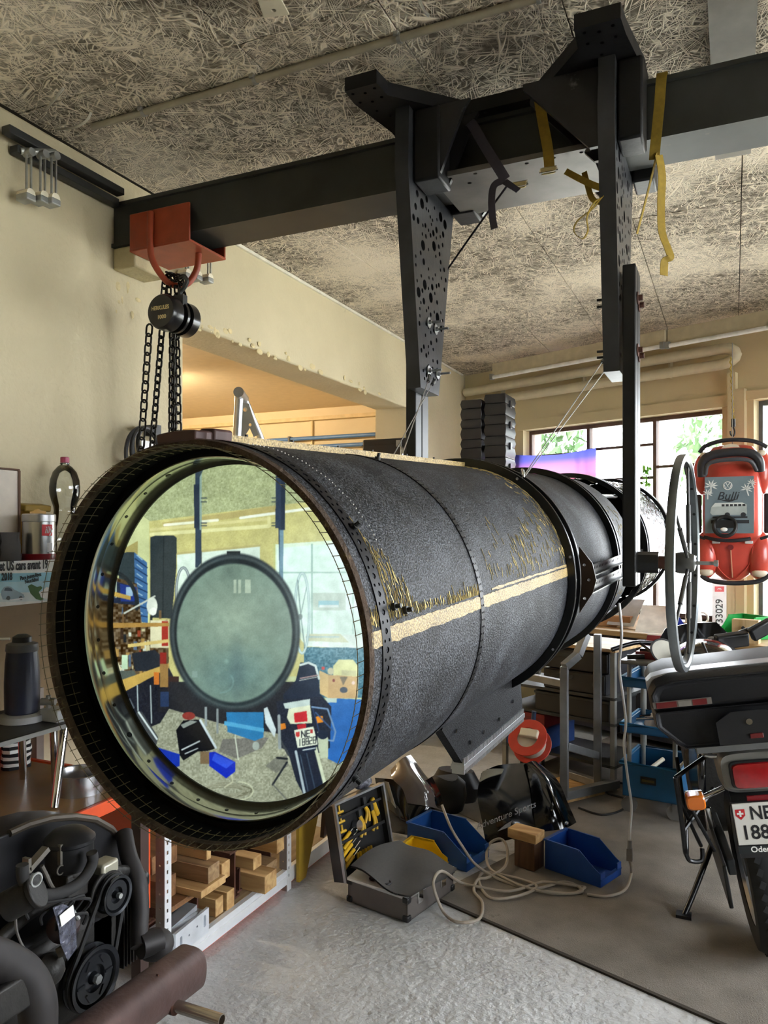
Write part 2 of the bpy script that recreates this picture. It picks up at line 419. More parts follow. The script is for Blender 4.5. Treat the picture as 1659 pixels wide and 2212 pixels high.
# PVC trim between wall and ceiling
struct(obj('trim_1', MB().box((-2.5,-2.5,CEIL-.028), (-2.472,1.72,CEIL-.003)).box((-2.5,3.05,CEIL-.02), (-2.485,7.4,CEIL-.003)), mat('off-white trim', (226,222,206), .5)))
# back wall, skewed to the left wall, with two steel windows
A = atb(1130, 930); B = atb(1560, 880); Cc = atb(1560, 1345)
k0, k1 = A.x, B.x; ztop = B.z; zbot = Cc.z
k2 = atb(1628, 900).x; k3 = k2+1.9
mb = MB(BM); KL = -.3; KR = 6.6
mb.box((KL,0,0), (k0,.3,CEIL+.02)); mb.box((k0,0,0), (k1,.3,zbot)); mb.box((k0,0,ztop), (k1,.3,CEIL+.02))
mb.box((k1,0,0), (k2,.3,CEIL+.02)); mb.box((k2,0,0), (k3,.3,zbot)); mb.box((k2,0,ztop+.03), (k3,.3,CEIL+.02)); mb.box((k3,0,0), (KR,.3,CEIL+.02))
# raised reveal and pilaster strips
mb.box((k0-.05,-.02,ztop-.0), (k1+.05,.0,ztop+.09)); mb.box((k1+.06,-.05,0), (k1+.12,0,ztop+.25)); mb.box((k2-.12,-.05,0), (k2-.05,0,ztop+.12))
mb.box((k2-.05,-.02,ztop+.03), (k3,.0,ztop+.10)); mb.box((k0-.05,-.02,zbot-.06), (k1+.05,.0,zbot))
struct(obj('wall_back', mb, WALLB))
FR = mat('old brown-red window steel', (96, 74, 66), .5, .1, var=.2); FR2 = mat('grey blue window steel', (96, 104, 108), .5, .1, var=.15)
GLASS = pane_mat('window glass')
def window(name, ka, kb, za, zb, muls, trs, fm):
    mb = MB(BM); t = .022
    mb.box((ka,.10,za), (ka+.03,.15,zb)); mb.box((kb-.03,.10,za), (kb,.15,zb)); mb.box((ka,.10,zb-.035), (kb,.15,zb)); mb.box((ka,.10,za), (kb,.15,za+.035))
    for k in muls: mb.box((k-t/2*1.4,.095,za), (k+t/2*1.4,.15,zb))
    for (a, b, z) in trs: mb.box((a,.10,z-t/2), (b,.145,z+t/2))
    wo = struct(obj(name, mb, fm))
    ks = [ka]+list(muls)+[kb]
    for i in range(len(ks)-1):
        zs = sorted([za, zb]+[z for (a, b, z) in trs if a <= ks[i]+.02 and b >= ks[i+1]-.02])
        for j in range(len(zs)-1):
            obj('pane', MB(BM).box((ks[i]+.01,.122,zs[j]+.01), (ks[i+1]-.01,.126,zs[j+1]-.01)), GLASS, wo)
    return wo
m1, m2 = atb(1258, 920).x, atb(1402, 910).x
zt = atb(1290, 967).z; zt2 = atb(1480, 1002).z
window('window_1', k0, k1, zbot, ztop, (m1, m2), ((m1, m2, zt), (m1, m2, zt-.28), (m2, k1, zt2), (k0, m1, zt-.02)), FR)
window('window_2', k2, k3, zbot, ztop+.03, (k2+.62, k2+1.26), ((k2, k3, zt2),), FR2)
struct(obj('trim_2', MB(BM).box((k0-.04,-.16,zbot-.03), (k1+.04,.1,zbot)).box((k2-.04,-.16,zbot-.03), (k3+.04,.1,zbot)), mat('window sill paint', (206,200,170), .5), bev=.004))
# right wall with a long factory window, and the wall behind the camera
mb = MB(); y0, y1, za, zb = .9, 4.7, .8, 2.7; yR = 5.3
mb.box((RX,FY,0), (RX+.25,y0,CEIL)).box((RX,y1,0), (RX+.25,yR,CEIL)).box((RX,y0,0), (RX+.25,y1,za)).box((RX,y0,zb), (RX+.25,y1,CEIL))
struct(obj('wall_right', mb, WALLB))
mb = MB()
for i in range(6): mb.box((RX+.1, y0+i*(y1-y0)/5-.02, za), (RX+.15, y0+i*(y1-y0)/5+.02, zb))
for z in (za, 1.7, zb): mb.box((RX+.1,y0,z-.02), (RX+.15,y1,z+.02))
wo = struct(obj('window_3', mb, FR2))
obj('pane', MB().box((RX+.12,y0,za), (RX+.124,y1,zb)), GLASS, wo)
mb = MB().box((-2.8,FY-.25,0), (RX+.25,FY,CEIL))
struct(obj('wall_front', mb, WALL))
# adjoining room seen through the opening
struct(obj('wall_adjoining', MB().box((-7.3,7.6,0), (-2.8,7.9,3.0)).box((-7.5,1.2,0), (-7.3,7.9,3.0)).box((-7.3,1.2,0), (-2.8,1.4,3.0)), WALLC))
struct(obj('ceiling_adjoining', MB().box((-7.5,1.2,3.0), (-2.8,7.9,3.2)), mat('adjoining ceiling paint', (228,208,172), .85, var=.04)))
mb = MB(); mb.box((-7.3,7.52,2.86), (-2.8,7.6,2.9))
for xx in (-4.35, -5.9): mb.box((xx, 7.57, .5), (xx+.02, 7.6, 2.9))
struct(obj('trim_3', mb, mat('trim adjoining room', (206,182,136), .7)))
for i, z in enumerate((2.66, 2.56)):
    o = obj('compressed_air_pipe', MB().cyl((-6.6,7.53,z), (-2.85,7.53,z), .022, n=10), mat('blue air pipe', (74,112,160), .4)); tag(o, 'blue compressed air pipe along the adjoining room wall, '+('upper' if i == 0 else 'lower')+' one of the pair', 'pipe', 'blue air pipes')
    for xx in (-3.5, -4.6): obj('pipe_clip', MB().box((xx-.012,7.5,z-.03), (xx+.012,7.6,z+.03)), DARKSTEEL, o)
# fill lamp tube added out of view to brighten the adjoining room
lt = thing('adjoining_fill_lamp', 'unseen tube lamp added to light the adjoining room', 'lamp', (-5.2,5.2,3.0))
obj('housing', MB().box((-5.9,5.14,2.94), (-4.5,5.26,3.0)), WHITE, lt)
obj('lamp_tube', MB().cyl((-5.85,5.2,2.92), (-4.55,5.2,2.92), .018, n=10), mat('fill lamp tube', (255,240,215), .5, emis=(255,232,196), es=300), lt)
# ------------------------------------------------------------------ fittings at the back wall
PIPEM = mat('cream painted pipe', (214, 204, 176), .5, var=.06)
pa = atb(1006, 850, .09); pb = atb(1590, 745, .09); pc = atb(1006, 872, .09); pd = atb(1590, 785, .09)
hp = thing('heating_pipe', 'cream painted heating pipe looping along the wall under the ceiling', 'pipe', tuple(bw(0, -.09, pa.z)))
zz0 = (pa.z+pb.z)/2; zz1 = (pc.z+pd.z)/2; kr = pb.x
P = [bw(.08,-.09,zz0), bw(kr-.15,-.09,zz0)]+[bw(kr-.12+.12*math.sin(a),-.09,(zz0+zz1)/2+(zz0-zz1)/2*math.cos(a)) for a in np.linspace(0,PI,9)]+[bw(kr-.15,-.09,zz1), bw(.08,-.09,zz1)]
obj('pipe_run', MB().tube(P, .042, 12), PIPEM, hp)
for k in (.5, 1.4, 2.2):
    obj('pipe_bracket', MB(BM).box((k-.008,-.05,zz1-.03), (k+.008,0,zz0+.03)), PIPEM, hp)
def batten(label, pxa, pya, pxb, pyb, o):
    a = atb(pxa, pya, o); b = atb(pxb, pyb, o); z = (a.z+b.z)/2
    t = thing('fluorescent_batten', label, 'lamp', tuple(bw(a.x,-o,z)), group='unlit lamps by the back wall')
    obj('mounting_board', MB(BM).box((a.x-.01,-o-.02,z+.012), (b.x+.01,-o+.03,z+.13)), mat('beige lamp board', (196,184,156), .6), t, bev=.004)
    obj('lamp_tube', MB(BM).cyl((a.x,-o-.035,z), (b.x,-o-.035,z), .017, n=12), mat('unlit white lamp tube', (240,240,238), .25), t)
    for k in (a.x, b.x): obj('end_cap', MB(BM).box((k-.015,-o-.055,z-.02), (k+.015,-o-.015,z+.03)), GREYSTEEL, t)
batten('unlit tube lamp on a beige board beside the black mount post', 1068, 826, 1436, 738, .42)
batten('unlit tube lamp on a beige board above the pipe elbow', 1447, 751, 1760, 690, .40)
# cord with hook
hk = thing('cord_hook', 'yellow cord with a black hook hanging by the window pillar', 'cord', tuple(at(1578, 775, o=.15)))
a = at(1578, 772, o=.15); b = at(1584, 905, o=.15)
obj('cord', MB().tube([a+(b-a)*t+Vector((.006*math.sin(t*60),0,0)) for t in np.linspace(0,1,40)], .006, 6), mat('yellow cord', (190,168,80), .8), hk)
obj('hook', MB().cyl(b, b-Vector((0,0,.06)), .016, n=10).tube(smoothpath([b-Vector((0,0,.06)), b-Vector((-.01,0,.10)), b-Vector((0,0,.13)), b-Vector((.018,0,.115)), b-Vector((.02,0,.09))],5), .006, 6), BLACKPL, hk)
# ------------------------------------------------------------------ outdoors: ground, hedge trees, neighbour canopy
struct(obj('ground_outside', MB().box((-14,7.95,-.3), (16,40,-.12)).box((3.46,-20,-.3),(30,7.95,-.12)), mat('pale gravel yard', (214,212,200), .9)))
def tree(label, base, h, r, n, cols, seed):
    rnd = random.Random(seed); t = thing('garden_tree', label, 'tree', base)
    b = Vector(base)
    obj('trunk', MB().tube([b, b+Vector((.05,0,h*.3)), b+Vector((0,.1,h*.6))], [.12,.09,.05], 8), mat('bark', (120,100,78), .9), t)
    mb = MB()
    for i in range(n):
        d = Vector((rnd.gauss(0,1), rnd.gauss(0,1), rnd.gauss(0,1))); d = d.normalized()*(rnd.random()**.4)
        p = b+Vector((0,0,h*.62))+Vector((d.x*r, d.y*r, d.z*h*.42)); s = rnd.uniform(.06,.13)
        e = Euler((rnd.uniform(0,6), rnd.uniform(0,6), rnd.uniform(0,6))).to_matrix()
        mb.add([p+e@Vector(q)*s for q in ((-1,0,0),(0,-.45,.1),(1,0,0),(0,.45,.1))], [(0,1,2),(0,2,3)])
    stuff(obj('foliage', mb, mat('tree leaf '+str(seed), cols, .6, var=.3, vs=3), t, smooth=False, fix=False))  # plain leaf green, one tone per tree
tree('leafy green tree outside behind the violet cloth', (-3.4, 12.5, -.12), 4.6, 1.3, 2600, (60,90,48), 3)
tree('loose green tree outside behind the panes beside the window pillar', (.6, 13.5, -.12), 4.8, 1.5, 2600, (74,102,62), 4)
tree('yellow green climber tree outside by the window pillar', (.35, 8.3, -.12), 3.4, .3, 900, (96,112,36), 5)
# ================================================================== steel beam, hoist and things on the left wall
BY0, BY1, BZ0, BZ1 = 2.59, 2.79, 2.856, 3.05
mb = MB()
prof = [(BY0,BZ0),(BY1,BZ0),(BY1,BZ0+.016),(2.70,BZ0+.016),(2.70,BZ1-.016),(BY1,BZ1-.016),(BY1,BZ1),(BY0,BZ1),(BY0,BZ1-.016),(2.605,BZ1-.016),(2.605,BZ0+.016),(BY0,BZ0+.016)]
beam = thing('steel_beam', 'dark steel ceiling beam spanning the workshop from the cream wall', 'beam', (-2.5,2.69,BZ0))
obj('girder', MB().prism(prof, RX+2.499, basis((-2.499,0,0), (0,1,0), (0,0,1))), mat('blackened beam steel', (58,60,58), .5, .25, var=.25, vs=5, wear=(78,74,66), wl=.66), beam)
obj('bearing_block', MB().box((-2.499,2.60,2.76), (-2.375,2.80,2.855)), mat('old concrete block', (200,188,150), .9, bump=.4), beam, bev=.008)
# two dark wall rails meeting the beam
for i, (z, x) in enumerate(((3.085,-2.44), (3.045,-2.47))):
    r = tag(obj('wall_rail', MB().box((x-.022,2.0+i*.06,z-.015), (x+.022,2.585,z+.015)), DARKSTEEL, bev=.003), 'dark steel rail high on the cream wall, '+('upper' if i == 0 else 'lower')+' one of the pair', 'rail', 'wall rails')
def hanger(label, pxs, py0, py1, x, rod):
    c = at(pxs[0], py0, x=x); t = thing('cable_clamp_bracket', label, 'bracket', tuple(c))
    for i, px in enumerate(pxs):
        a = at(px, py0+i*4, x=x+.02*i); b = at(px-6, py1+i*5, x=x+.02*i)
        obj('hanger_bar', MB().box((a.x-.004,a.y-.013,b.z), (a.x+.004,a.y-.008,a.z)).box((a.x-.004,a.y+.008,b.z), (a.x+.004,a.y+.013,a.z)).cyl((a.x-.02,a.y,a.z), (a.x+.02,a.y,a.z), .016, n=10), GALV, t)
        cb = obj('clamp_block', MB().box((b.x-.03,b.y-.022,b.z-.028), (b.x+.03,b.y+.022,b.z-.002)), GALV, t, bev=.005)
        obj('porcelain_insert', MB().cyl((b.x-.028,b.y,b.z-.002), (b.x+.028,b.y,b.z-.002), .02, n=12), IVORY, cb)
    a = at(pxs[0]-18, py0-4, x=x-.02); b = at(pxs[-1]+4, py0, x=x+.03)
    obj('cross_rod', MB().cyl(a, b, .013, n=10), GALV, t)
hanger('galvanised cable clamp bracket hanging from the dark wall rails', (62, 92, 116), 330, 420, -2.43, True)
hanger('galvanised cable clamp bracket on the wall behind the chain hoist', (404, 428, 452), 528, 590, -2.46, True)
# conduit and small ceiling fittings
z = CEIL-.014
a, b = at(200, 274, z=z), at(1140, 2, z=z); d = (b-a).normalized()
cn = thing('ceiling_conduit', 'grey conduit pipe clipped across the wood-wool ceiling', 'conduit', tuple(a))
obj('conduit_pipe', MB().cyl(a, a+d*3.6, .013, n=10), mat('grey conduit', (150,142,124), .5), cn)
for t in (.25, .75, 1.3, 1.75, 2.3): obj('conduit_clip', MB().cyl(a+d*t, a+d*(t+.012), .017, n=10).box(tuple(a+d*t+Vector((-.008,-.02,0))), tuple(a+d*t+Vector((.008,.02,.016)))), GREYSTEEL, cn)
for lb, pts in (('grey cable stub curving out of the ceiling near the wall', ((137,190,.012),(125,205,.03),(112,222,.03),(100,236,.012))), ('grey cable stub drooping beside the ceiling conduit', ((197,243,.01),(185,262,.04),(160,275,.05),(120,280,.02)))):
    o = obj('loose_cable', MB().tube(smoothpath([at(x, y, z=CEIL-dz) for x, y, dz in pts]), .005, 6), mat('grey cable sheath', (180,174,160), .5)); tag(o, lb, 'cable')
c = at(590, 16, z=CEIL-.004)
o = obj('ceiling_plate', MB().prism([(-.04,-.035),(.03,-.04),(.045,.03),(-.035,.04)], .006, Matrix.Translation(c-Vector((0,0,.004)))@Matrix.Rotation(.4,4,'Z'), [(0,.008,.008)]), mat('mouldy plaster square', (206,198,176), .8)); tag(o, 'small pale square plate with a hole on the sooty ceiling', 'plate')
a = at(905, -2, z=CEIL-.01); b = at(927, 34, z=CEIL-.05)
o = obj('ceiling_hook', MB().tube(smoothpath([a, (a+b)/2+Vector((0,0,-.01)), b]), .005, 8), ALU); tag(o, 'short bare metal rod sticking out of the ceiling', 'hook')
o = obj('ceiling_strip', MB().box((-.07,2.32,CEIL-.035), (.065,3.52,CEIL-.003)), mat('grey painted strip', (120,114,104), .6)); tag(o, 'flat grey strip fixed to the ceiling above the steel beam', 'strip')
# orange beam clamp
ORC = mat('worn orange paint', (158, 66, 38), .42, var=.15, wear=(120,60,44), wl=.64)
bc = thing('beam_clamp', 'worn orange beam clamp with bent hook bar under the steel beam', 'clamp', (-2.2,2.69,2.82))
obj('front_plate', MB().box((-2.37,2.562,2.815), (-2.05,2.572,2.97)), ORC, bc, bev=.004)
obj('back_plate', MB().box((-2.37,2.805,2.815), (-2.05,2.815,2.97)), ORC, bc, bev=.004)
obj('bottom_plate', MB().box((-2.37,2.562,2.808), (-2.05,2.815,2.818)), ORC, bc, bev=.002)
U = [(-2.245,2.552,2.955),(-2.245,2.55,2.82),(-2.24,2.56,2.75),(-2.21,2.60,2.68),(-2.18,2.64,2.66),(-2.15,2.68,2.68),(-2.12,2.70,2.74),(-2.11,2.70,2.812)]
obj('hook_bar', MB().tube(smoothpath(U,5), .014, 10), ORC, bc)
# chain helpers
def chain(mb, pts, L, r, wr=None):
    pts = [Vector(p) for p in pts]; seg = [0]
    for i in range(1, len(pts)): seg.append(seg[-1]+(pts[i]-pts[i-1]).length)
    n = int(seg[-1]/(L*.74)); wr = wr or L*.30
    for k in range(n):
        s = (k+.5)*seg[-1]/n; i = 1
        while i < len(pts)-1 and seg[i] < s: i += 1
        t = (s-seg[i-1])/max(1e-6, seg[i]-seg[i-1]); p = pts[i-1].lerp(pts[i], t); d = (pts[i]-pts[i-1]).normalized()
        x, y = frame(d); side = x if k % 2 else y
        h = L/2-wr; loop = []
        for j in range(8):
            a = PI*j/7; loop.append(p+d*(h+wr*math.sin(a)*.95)+side*(wr*math.cos(a)))
        for j in range(8):
            a = PI+PI*j/7; loop.append(p+d*(-h+wr*math.sin(a)*.95)+side*(wr*math.cos(a)))
        mb.tube(loop, r, 6, True)
CHAINM = mat('dark chain steel', (52,50,46), .38, .8, var=.25)
o = MB(); c0 = Vector((-2.185,2.625,2.655))
for i in range(4):
    a = c0+Vector((-.045+.03*i,-.01*(i%2),.03)); b = c0+Vector((-.035+.026*i,.015,-.17)); chain(o, [a, (a+b)/2+Vector((.012*(i-1.5),-.01,0)), b], .042, .0042)
for i in range(2): chain(o, [c0+Vector((-.05,0,.02+.01*i)), c0+Vector((0,-.02,.045)), c0+Vector((.05,0,.02-.02*i))], .042, .0042)
tag(obj('sling_chain', o, CHAINM), 'bunched dark chain sling looped on the orange clamp hook', 'chain')
hc = at(348, 672, y=2.50)
hz = thing('chain_hoist', 'black round hand chain hoist hanging under the orange clamp', 'hoist', tuple(hc))
HB = mat('satin black hoist paint', (22,22,24), .28, .1, var=.1, coat=.3)
MH = Matrix.Translation(hc) @ LYM if False else Matrix.Translation(hc) @ Matrix.Rotation(-PI/2, 4, 'X')
obj('front_cover', MB().lathe([(.001,-.001),(.04,-.001),(.045,-.004),(.066,-.004),(.072,.004),(.074,.012),(.074,.055),(.066,.058)], 40, MH), HB, hz)
obj('hub_core', MB().lathe([(.05,.055),(.05,.16)], 24, MH), DARKSTEEL, hz)
obj('middle_plate', MB().lathe([(.068,.085),(.07,.087),(.07,.1),(.05,.1)], 32, MH), HB, hz)
obj('rear_cover', MB().lathe([(.066,.118),(.073,.12),(.073,.165),(.05,.172)], 36, MH), HB, hz)
obj('top_hook', MB().tube(smoothpath([hc+Vector((.02,.09,.05)), hc+Vector((.025,.09,.10)), hc+Vector((.045,.09,.115)), hc+Vector((.06,.09,.14)), hc+Vector((.045,.09,.165)), hc+Vector((.02,.09,.16))],5), .009, 8).box(tuple(hc+Vector((-.01,.075,.04))), tuple(hc+Vector((.05,.105,.085)))), DARKSTEEL, hz)
GOLDT = mat('worn gold lettering', (222,204,150), .5)
text('maker_lettering', 'HERKULES', .023, basis(hc+Vector((0,-.006,.012)), (1,0,0), (0,0,1)), GOLDT, hz, sx=.85, bold=.0006)
text('rating_lettering', '1000', .023, basis(hc+Vector((.008,-.006,-.026)), (1,0,0), (0,0,1)), GOLDT, hz, bold=.0006)
for i, (pa, pb, L, r, dy) in enumerate((((323,703),(304,975),.052,.0042,.04), ((350,712),(328,972),.042,.0045,.07), ((372,716),(370,962),.042,.0048,.1), ((381,712),(386,962),.05,.0042,.13), ((377,718),(376,962),.042,.0045,.16))):
    a = at(*pa, y=2.50+dy); b = at(*pb, y=2.52+dy); b = a+(b-a)*1.12
    mb = MB(); chain(mb, [a, (a+b)/2+Vector((0,0,.0)), b], L, r); obj('hanging_chain', mb, CHAINM, hz)

# ================================================================== telescope mount frame
mt = thing('telescope_mount', 'black wooden yoke frame clamped over the steel beam holding the big tube', 'frame', (-.687,2.69,BZ1))
YZ = lambda x: basis((x,0,0), (0,1,0), (0,0,1))
XZ = lambda y: basis((0,y,0), (1,0,0), (0,0,1))          # thickness runs towards -y
tp = [(-1.165,2.25),(-1.05,2.25),(-1.045,2.33),(-.843,2.545),(-.60,2.545),(-.425,2.34),(-.42,2.25),(-.29,2.25),(-.285,2.33),(-.255,2.55),(-.255,2.85),(-.285,3.02),(-.29,3.1),(-.42,3.1),(-.6,2.85),(-.84,2.85),(-1.045,3.02),(-1.05,3.1),(-1.165,3.1),(-1.17,3.02),(-1.13,2.85),(-1.13,2.55),(-1.17,2.33)]
hs = []
for cx in (-1.108, -.355):
    for dx in (-.04, .0, .04):
        for yy in (2.275, 2.33): hs.append((cx+dx, yy+.012*(dx == 0), .006))
    hs += [(cx-.01, 2.40, .005), (cx+.02, 2.45, .005)]
hs += [(-.78,2.565,.006),(-.70,2.565,.006),(-.63,2.565,.006),(-.9,2.515,.005),(-.52,2.48,.005)]
obj('yoke_plate', MB().prism(tp, .045, Matrix.Translation((0,0,BZ1+.001)), hs), BLACKP, mt, bev=.003, seg=1)
def post_plate(x, seed):
    rnd = random.Random(seed)
    out = [(2.41,3.05),(2.40,2.84),(2.515,2.11),(2.70,2.11),(2.86,2.84),(2.95,2.90),(2.95,3.05),(2.815,3.05),(2.815,2.846),(2.57,2.846),(2.57,3.05)][::-1]
    holes = []
    def ok(y, z, r):
        f = (2.80-z)/.69; lo = 2.405+.11*f; hi = 2.85-.155*f
        return y-r > lo+.012 and y+r < hi-.012 and 2.14 < z < 2.80 and all(math.hypot(y-h[0], z-h[1]) > r+h[2]+.008 for h in holes)
    for z in (2.76, 2.69, 2.62, 2.55, 2.48, 2.41, 2.34, 2.27, 2.20):
        for fr in (.42, .62):
            f = (2.80-z)/.69; y = 2.405+.11*f+fr*(.445-.265*f)
            if ok(y, z, .0065): holes.append((y, z, .0065))
    for r, n in ((.019, 9), (.0125, 12), (.009, 26), (.0065, 30)):
        k = 0
        for _ in range(900):
            y = rnd.uniform(2.4,2.86); z = rnd.uniform(2.14 if r < .01 else 2.34,2.80)
            if ok(y, z, r): holes.append((y, z, r)); k += 1
            if k >= n: break
    return MB().prism(out, .05, YZ(x), holes)
PERF = mat('satin black perforated board', (58,60,64), .3, .35, var=.25, vs=10, bump=.08, bs=30)
obj('perforated_post', post_plate(-1.052, 5), PERF, mt)
obj('perforated_post', post_plate(-.377, 8), PERF, mt)
# lower bars
for x, yy in ((-1.095,2.60), (-.318,2.505)):
    obj('lower_post', MB().box((x,yy,1.43), (x+.04,yy+.06,2.44)).box((x,yy+.065,1.43), (x+.04,yy+.13,2.44)), mat('worn black bar', (22,22,25), .4, .1, var=.3, wear=(96,98,102), wl=.67, ws=16) , mt, bev=.004)
# boxes and gussets
for (x0, x1) in ((-1.0,-.905), (-.325,-.25)):
    obj('clamp_box', MB().box((x0,2.44,2.80), (x1,2.565,3.049)), BLACKP, mt, bev=.008)
    obj('clamp_box', MB().box((x0,2.82,2.83), (x1,2.945,3.049)), BLACKP, mt, bev=.008)
GUS = mat('black board with pale cut edge', (34,34,38), .35, var=.3, wear=(96,96,98), wl=.6, ws=10)
for y in (2.465, 2.56):
    obj('gusset', MB().prism([(-.905,3.048),(-.80,3.048),(-.82,3.02),(-.905,2.82)][::-1], .016, XZ(y)), GUS, mt)
    obj('gusset', MB().prism([(-.378,3.048),(-.62,3.048),(-.62,3.03),(-.41,2.80),(-.378,2.80)], .016, XZ(y)), GUS, mt)
for y in (2.845, 2.94):
    obj('gusset', MB().prism([(-.905,3.048),(-.74,3.048),(-.76,3.02),(-.905,2.85)][::-1], .016, XZ(y)), GUS, mt)
    obj('gusset', MB().prism([(-.378,3.048),(-.62,3.048),(-.62,3.03),(-.41,2.80),(-.378,2.80)], .016, XZ(y)), GUS, mt)
obj('under_plate', MB().prism([(-.96,2.52),(-.42,2.52),(-.42,2.86),(-.96,2.86)], .018, Matrix.Translation((0,0,2.835)), [(-.9+.09*i,2.54,.007) for i in range(6)]+[(-.85,2.60,.008)]), mat('grey scuffed plate', (112,108,104), .4, .4, var=.25, vs=8), mt)
def bolt(p, d, L, head=None, par=mt, m=ALU):
    p = Vector(p); d = Vector(d)
    mb = MB().cyl(p, p+d*L, .0045, n=8).cyl(p+d*.001, p+d*.003, .019, n=18).cyl(p+d*.003, p+d*.012, .0095, n=6)
    obj('bolt', mb, m, par)
for (px, py) in ((926, 697), (941, 712), (926, 801), (945, 808)): bolt(at(px, py, x=-1.001), (1,0,0), .05)
for (px, py) in ((1322, 645), (1322, 660), (1322, 757), (1322, 770)): bolt(at(px, py, x=-.378), (-1,0,0), .05, m=DARKSTEEL)
for (px, py) in ((1377, 644), (1380, 660), (1377, 756), (1380, 769)):
    p = at(px, py, x=-.277); mb = MB().cyl(p, p+Vector((.003,0,0)), .02, n=18).cyl(p+Vector((.003,0,0)), p+Vector((.016,0,0)), .0095, n=6); obj('bolt_head', mb, RUST, mt)
# ------------------------------------------------------------------ straps
YEL = mat('yellow webbing', (146,120,36), .8, var=.15, vs=60); DKW = mat('dark violet webbing', (52,48,60), .7, var=.2)
def strap(name, label, m, runs, buckles):
    p0 = runs[0][0][0]; t = thing(name, label, 'strap', tuple(p0))
    for pts, side, wd in runs: obj('webbing', MB().ribbon(smoothpath(pts, 6), side, wd, .002), m, t)
    for (p, rot) in buckles:
        b = obj('buckle', MB().cbox(p, (.05,.03,.012), rot).cbox(Vector(p)+Vector((0,0,-.014)), (.042,.034,.004), rot), mat('brass coloured buckle', (206,190,140), .3, .8), t, bev=.002)
        obj('buckle_pin', MB().cyl(Vector(p)+Vector((-.03,0,-.004)), Vector(p)+Vector((.03,0,-.004)), .005, n=8), CHROME, b)
F1 = 2.51
strap('ratchet_strap', 'yellow ratchet strap wrapped around the yoke plate with a knotted tail', YEL,
      [([at(1163,203,y=2.60)+Vector((0,.06,.0)), at(1164,206,y=2.53), at(1172,260,y=2.52), at(1183,320,y=2.50), at(1187,362,y=2.50)], (1,0,0), .034),
       ([at(1222,370,y=2.6), at(1250,385,y=2.55), at(1282,400,y=2.48), at(1306,408,y=2.44)], (0,.3,1), .02),
       ([at(1262,372,y=2.6), at(1268,395,y=2.55), at(1280,430,y=2.47), at(1306,440,y=2.44)], (1,0,.3), .018),
       ([at(1304,425,y=2.44), at(1275,455,y=2.43), at(1247,478,y=2.42), at(1240,500,y=2.42), at(1258,516,y=2.42), at(1270,498,y=2.42), at(1268,470,y=2.42), at(1282,440,y=2.42), at(1300,428,y=2.43)], (0,1,.2), .016)],
      [(at(1185,365,y=2.49), (.5,0,.05))])
strap('lashing_strap', 'long yellow lashing strap hanging over the beam between the mount and the grey ceiling strip', YEL,
      [([at(1430,155,y=2.62)+Vector((0,.08,.005)), at(1430,158,y=2.57), at(1424,230,y=2.57), at(1416,310,y=2.57), at(1413,345,y=2.6)], (1,0,0), .032),
       ([at(1420,330,y=2.585), at(1398,420,y=2.62), at(1376,505,y=2.65)], (.3,1,0), .012),
       ([at(1423,335,y=2.59), at(1430,380,y=2.6), at(1428,440,y=2.6), at(1430,500,y=2.6), at(1442,535,y=2.6), at(1448,555,y=2.6), at(1436,565,y=2.6), at(1434,595,y=2.6)], (.7,.7,0), .03)], [])
strap('dark_strap', 'dark violet webbing strap tied from the yoke plate down to a perforated post', DKW,
      [([at(1014,264,y=2.538), at(1022,272,y=2.53), at(1050,320,y=2.52), at(1078,365,y=2.50), at(1092,388,y=2.50)], (1,0,.2), .034),
       ([at(1092,388,y=2.50), at(1068,400,y=2.5), at(1062,430,y=2.5), at(1064,470,y=2.5), at(1068,494,y=2.5)], (1,0,0), .024),
       ([at(1090,392,y=2.50), at(1105,402,y=2.49), at(1120,412,y=2.49)], (0,.4,1), .022),
       ([at(1100,395,y=2.5), at(1060,450,y=2.58), at(1010,520,y=2.68), at(968,580,y=2.78)], (0,.3,1), .012)],
      [(at(1122,396,y=2.51), (.5,0,.05))])
# ------------------------------------------------------------------ guy wires
WIRE = mat('bright steel wire', (200,202,204), .3, .9)
def guy(label, top, tops, bots):
    t = thing('guy_wire', label, 'wire', tuple(top))
    for a, b in zip(tops, bots): obj('wire_strand', MB().tube([a, b], .0016, 6), WIRE, t)
    for a, b in zip(tops, bots):
        d = (b-a).normalized(); obj('wire_clamp', MB().cyl(a, a+d*.05, .006, n=8).torus(a-d*.004, (1,0,0), .009, .003, 12, 6), DARKSTEEL, t)
    for b in bots[:1]: obj('end_hook', MB().torus(b, (1,.4,0), .022, .004, 16, 6, 0, 5), CHROME, t)
t1, t2 = at(928, 815, x=-.96), at(938, 822, x=-.95)
guy('twin steel guy wires from the post far from the handwheel down to the tube', t1, [t1, t2], [at(868, 985, x=-.80), at(846, 990, x=-.82)])
t1, t2 = at(1308, 772, x=-.42), at(1318, 786, x=-.42)
guy('twin steel guy wires from the post beside the handwheel to the tube ring', t1, [t1, t2], [at(1128, 1032, y=2.08), at(1134, 1028, y=2.09)])
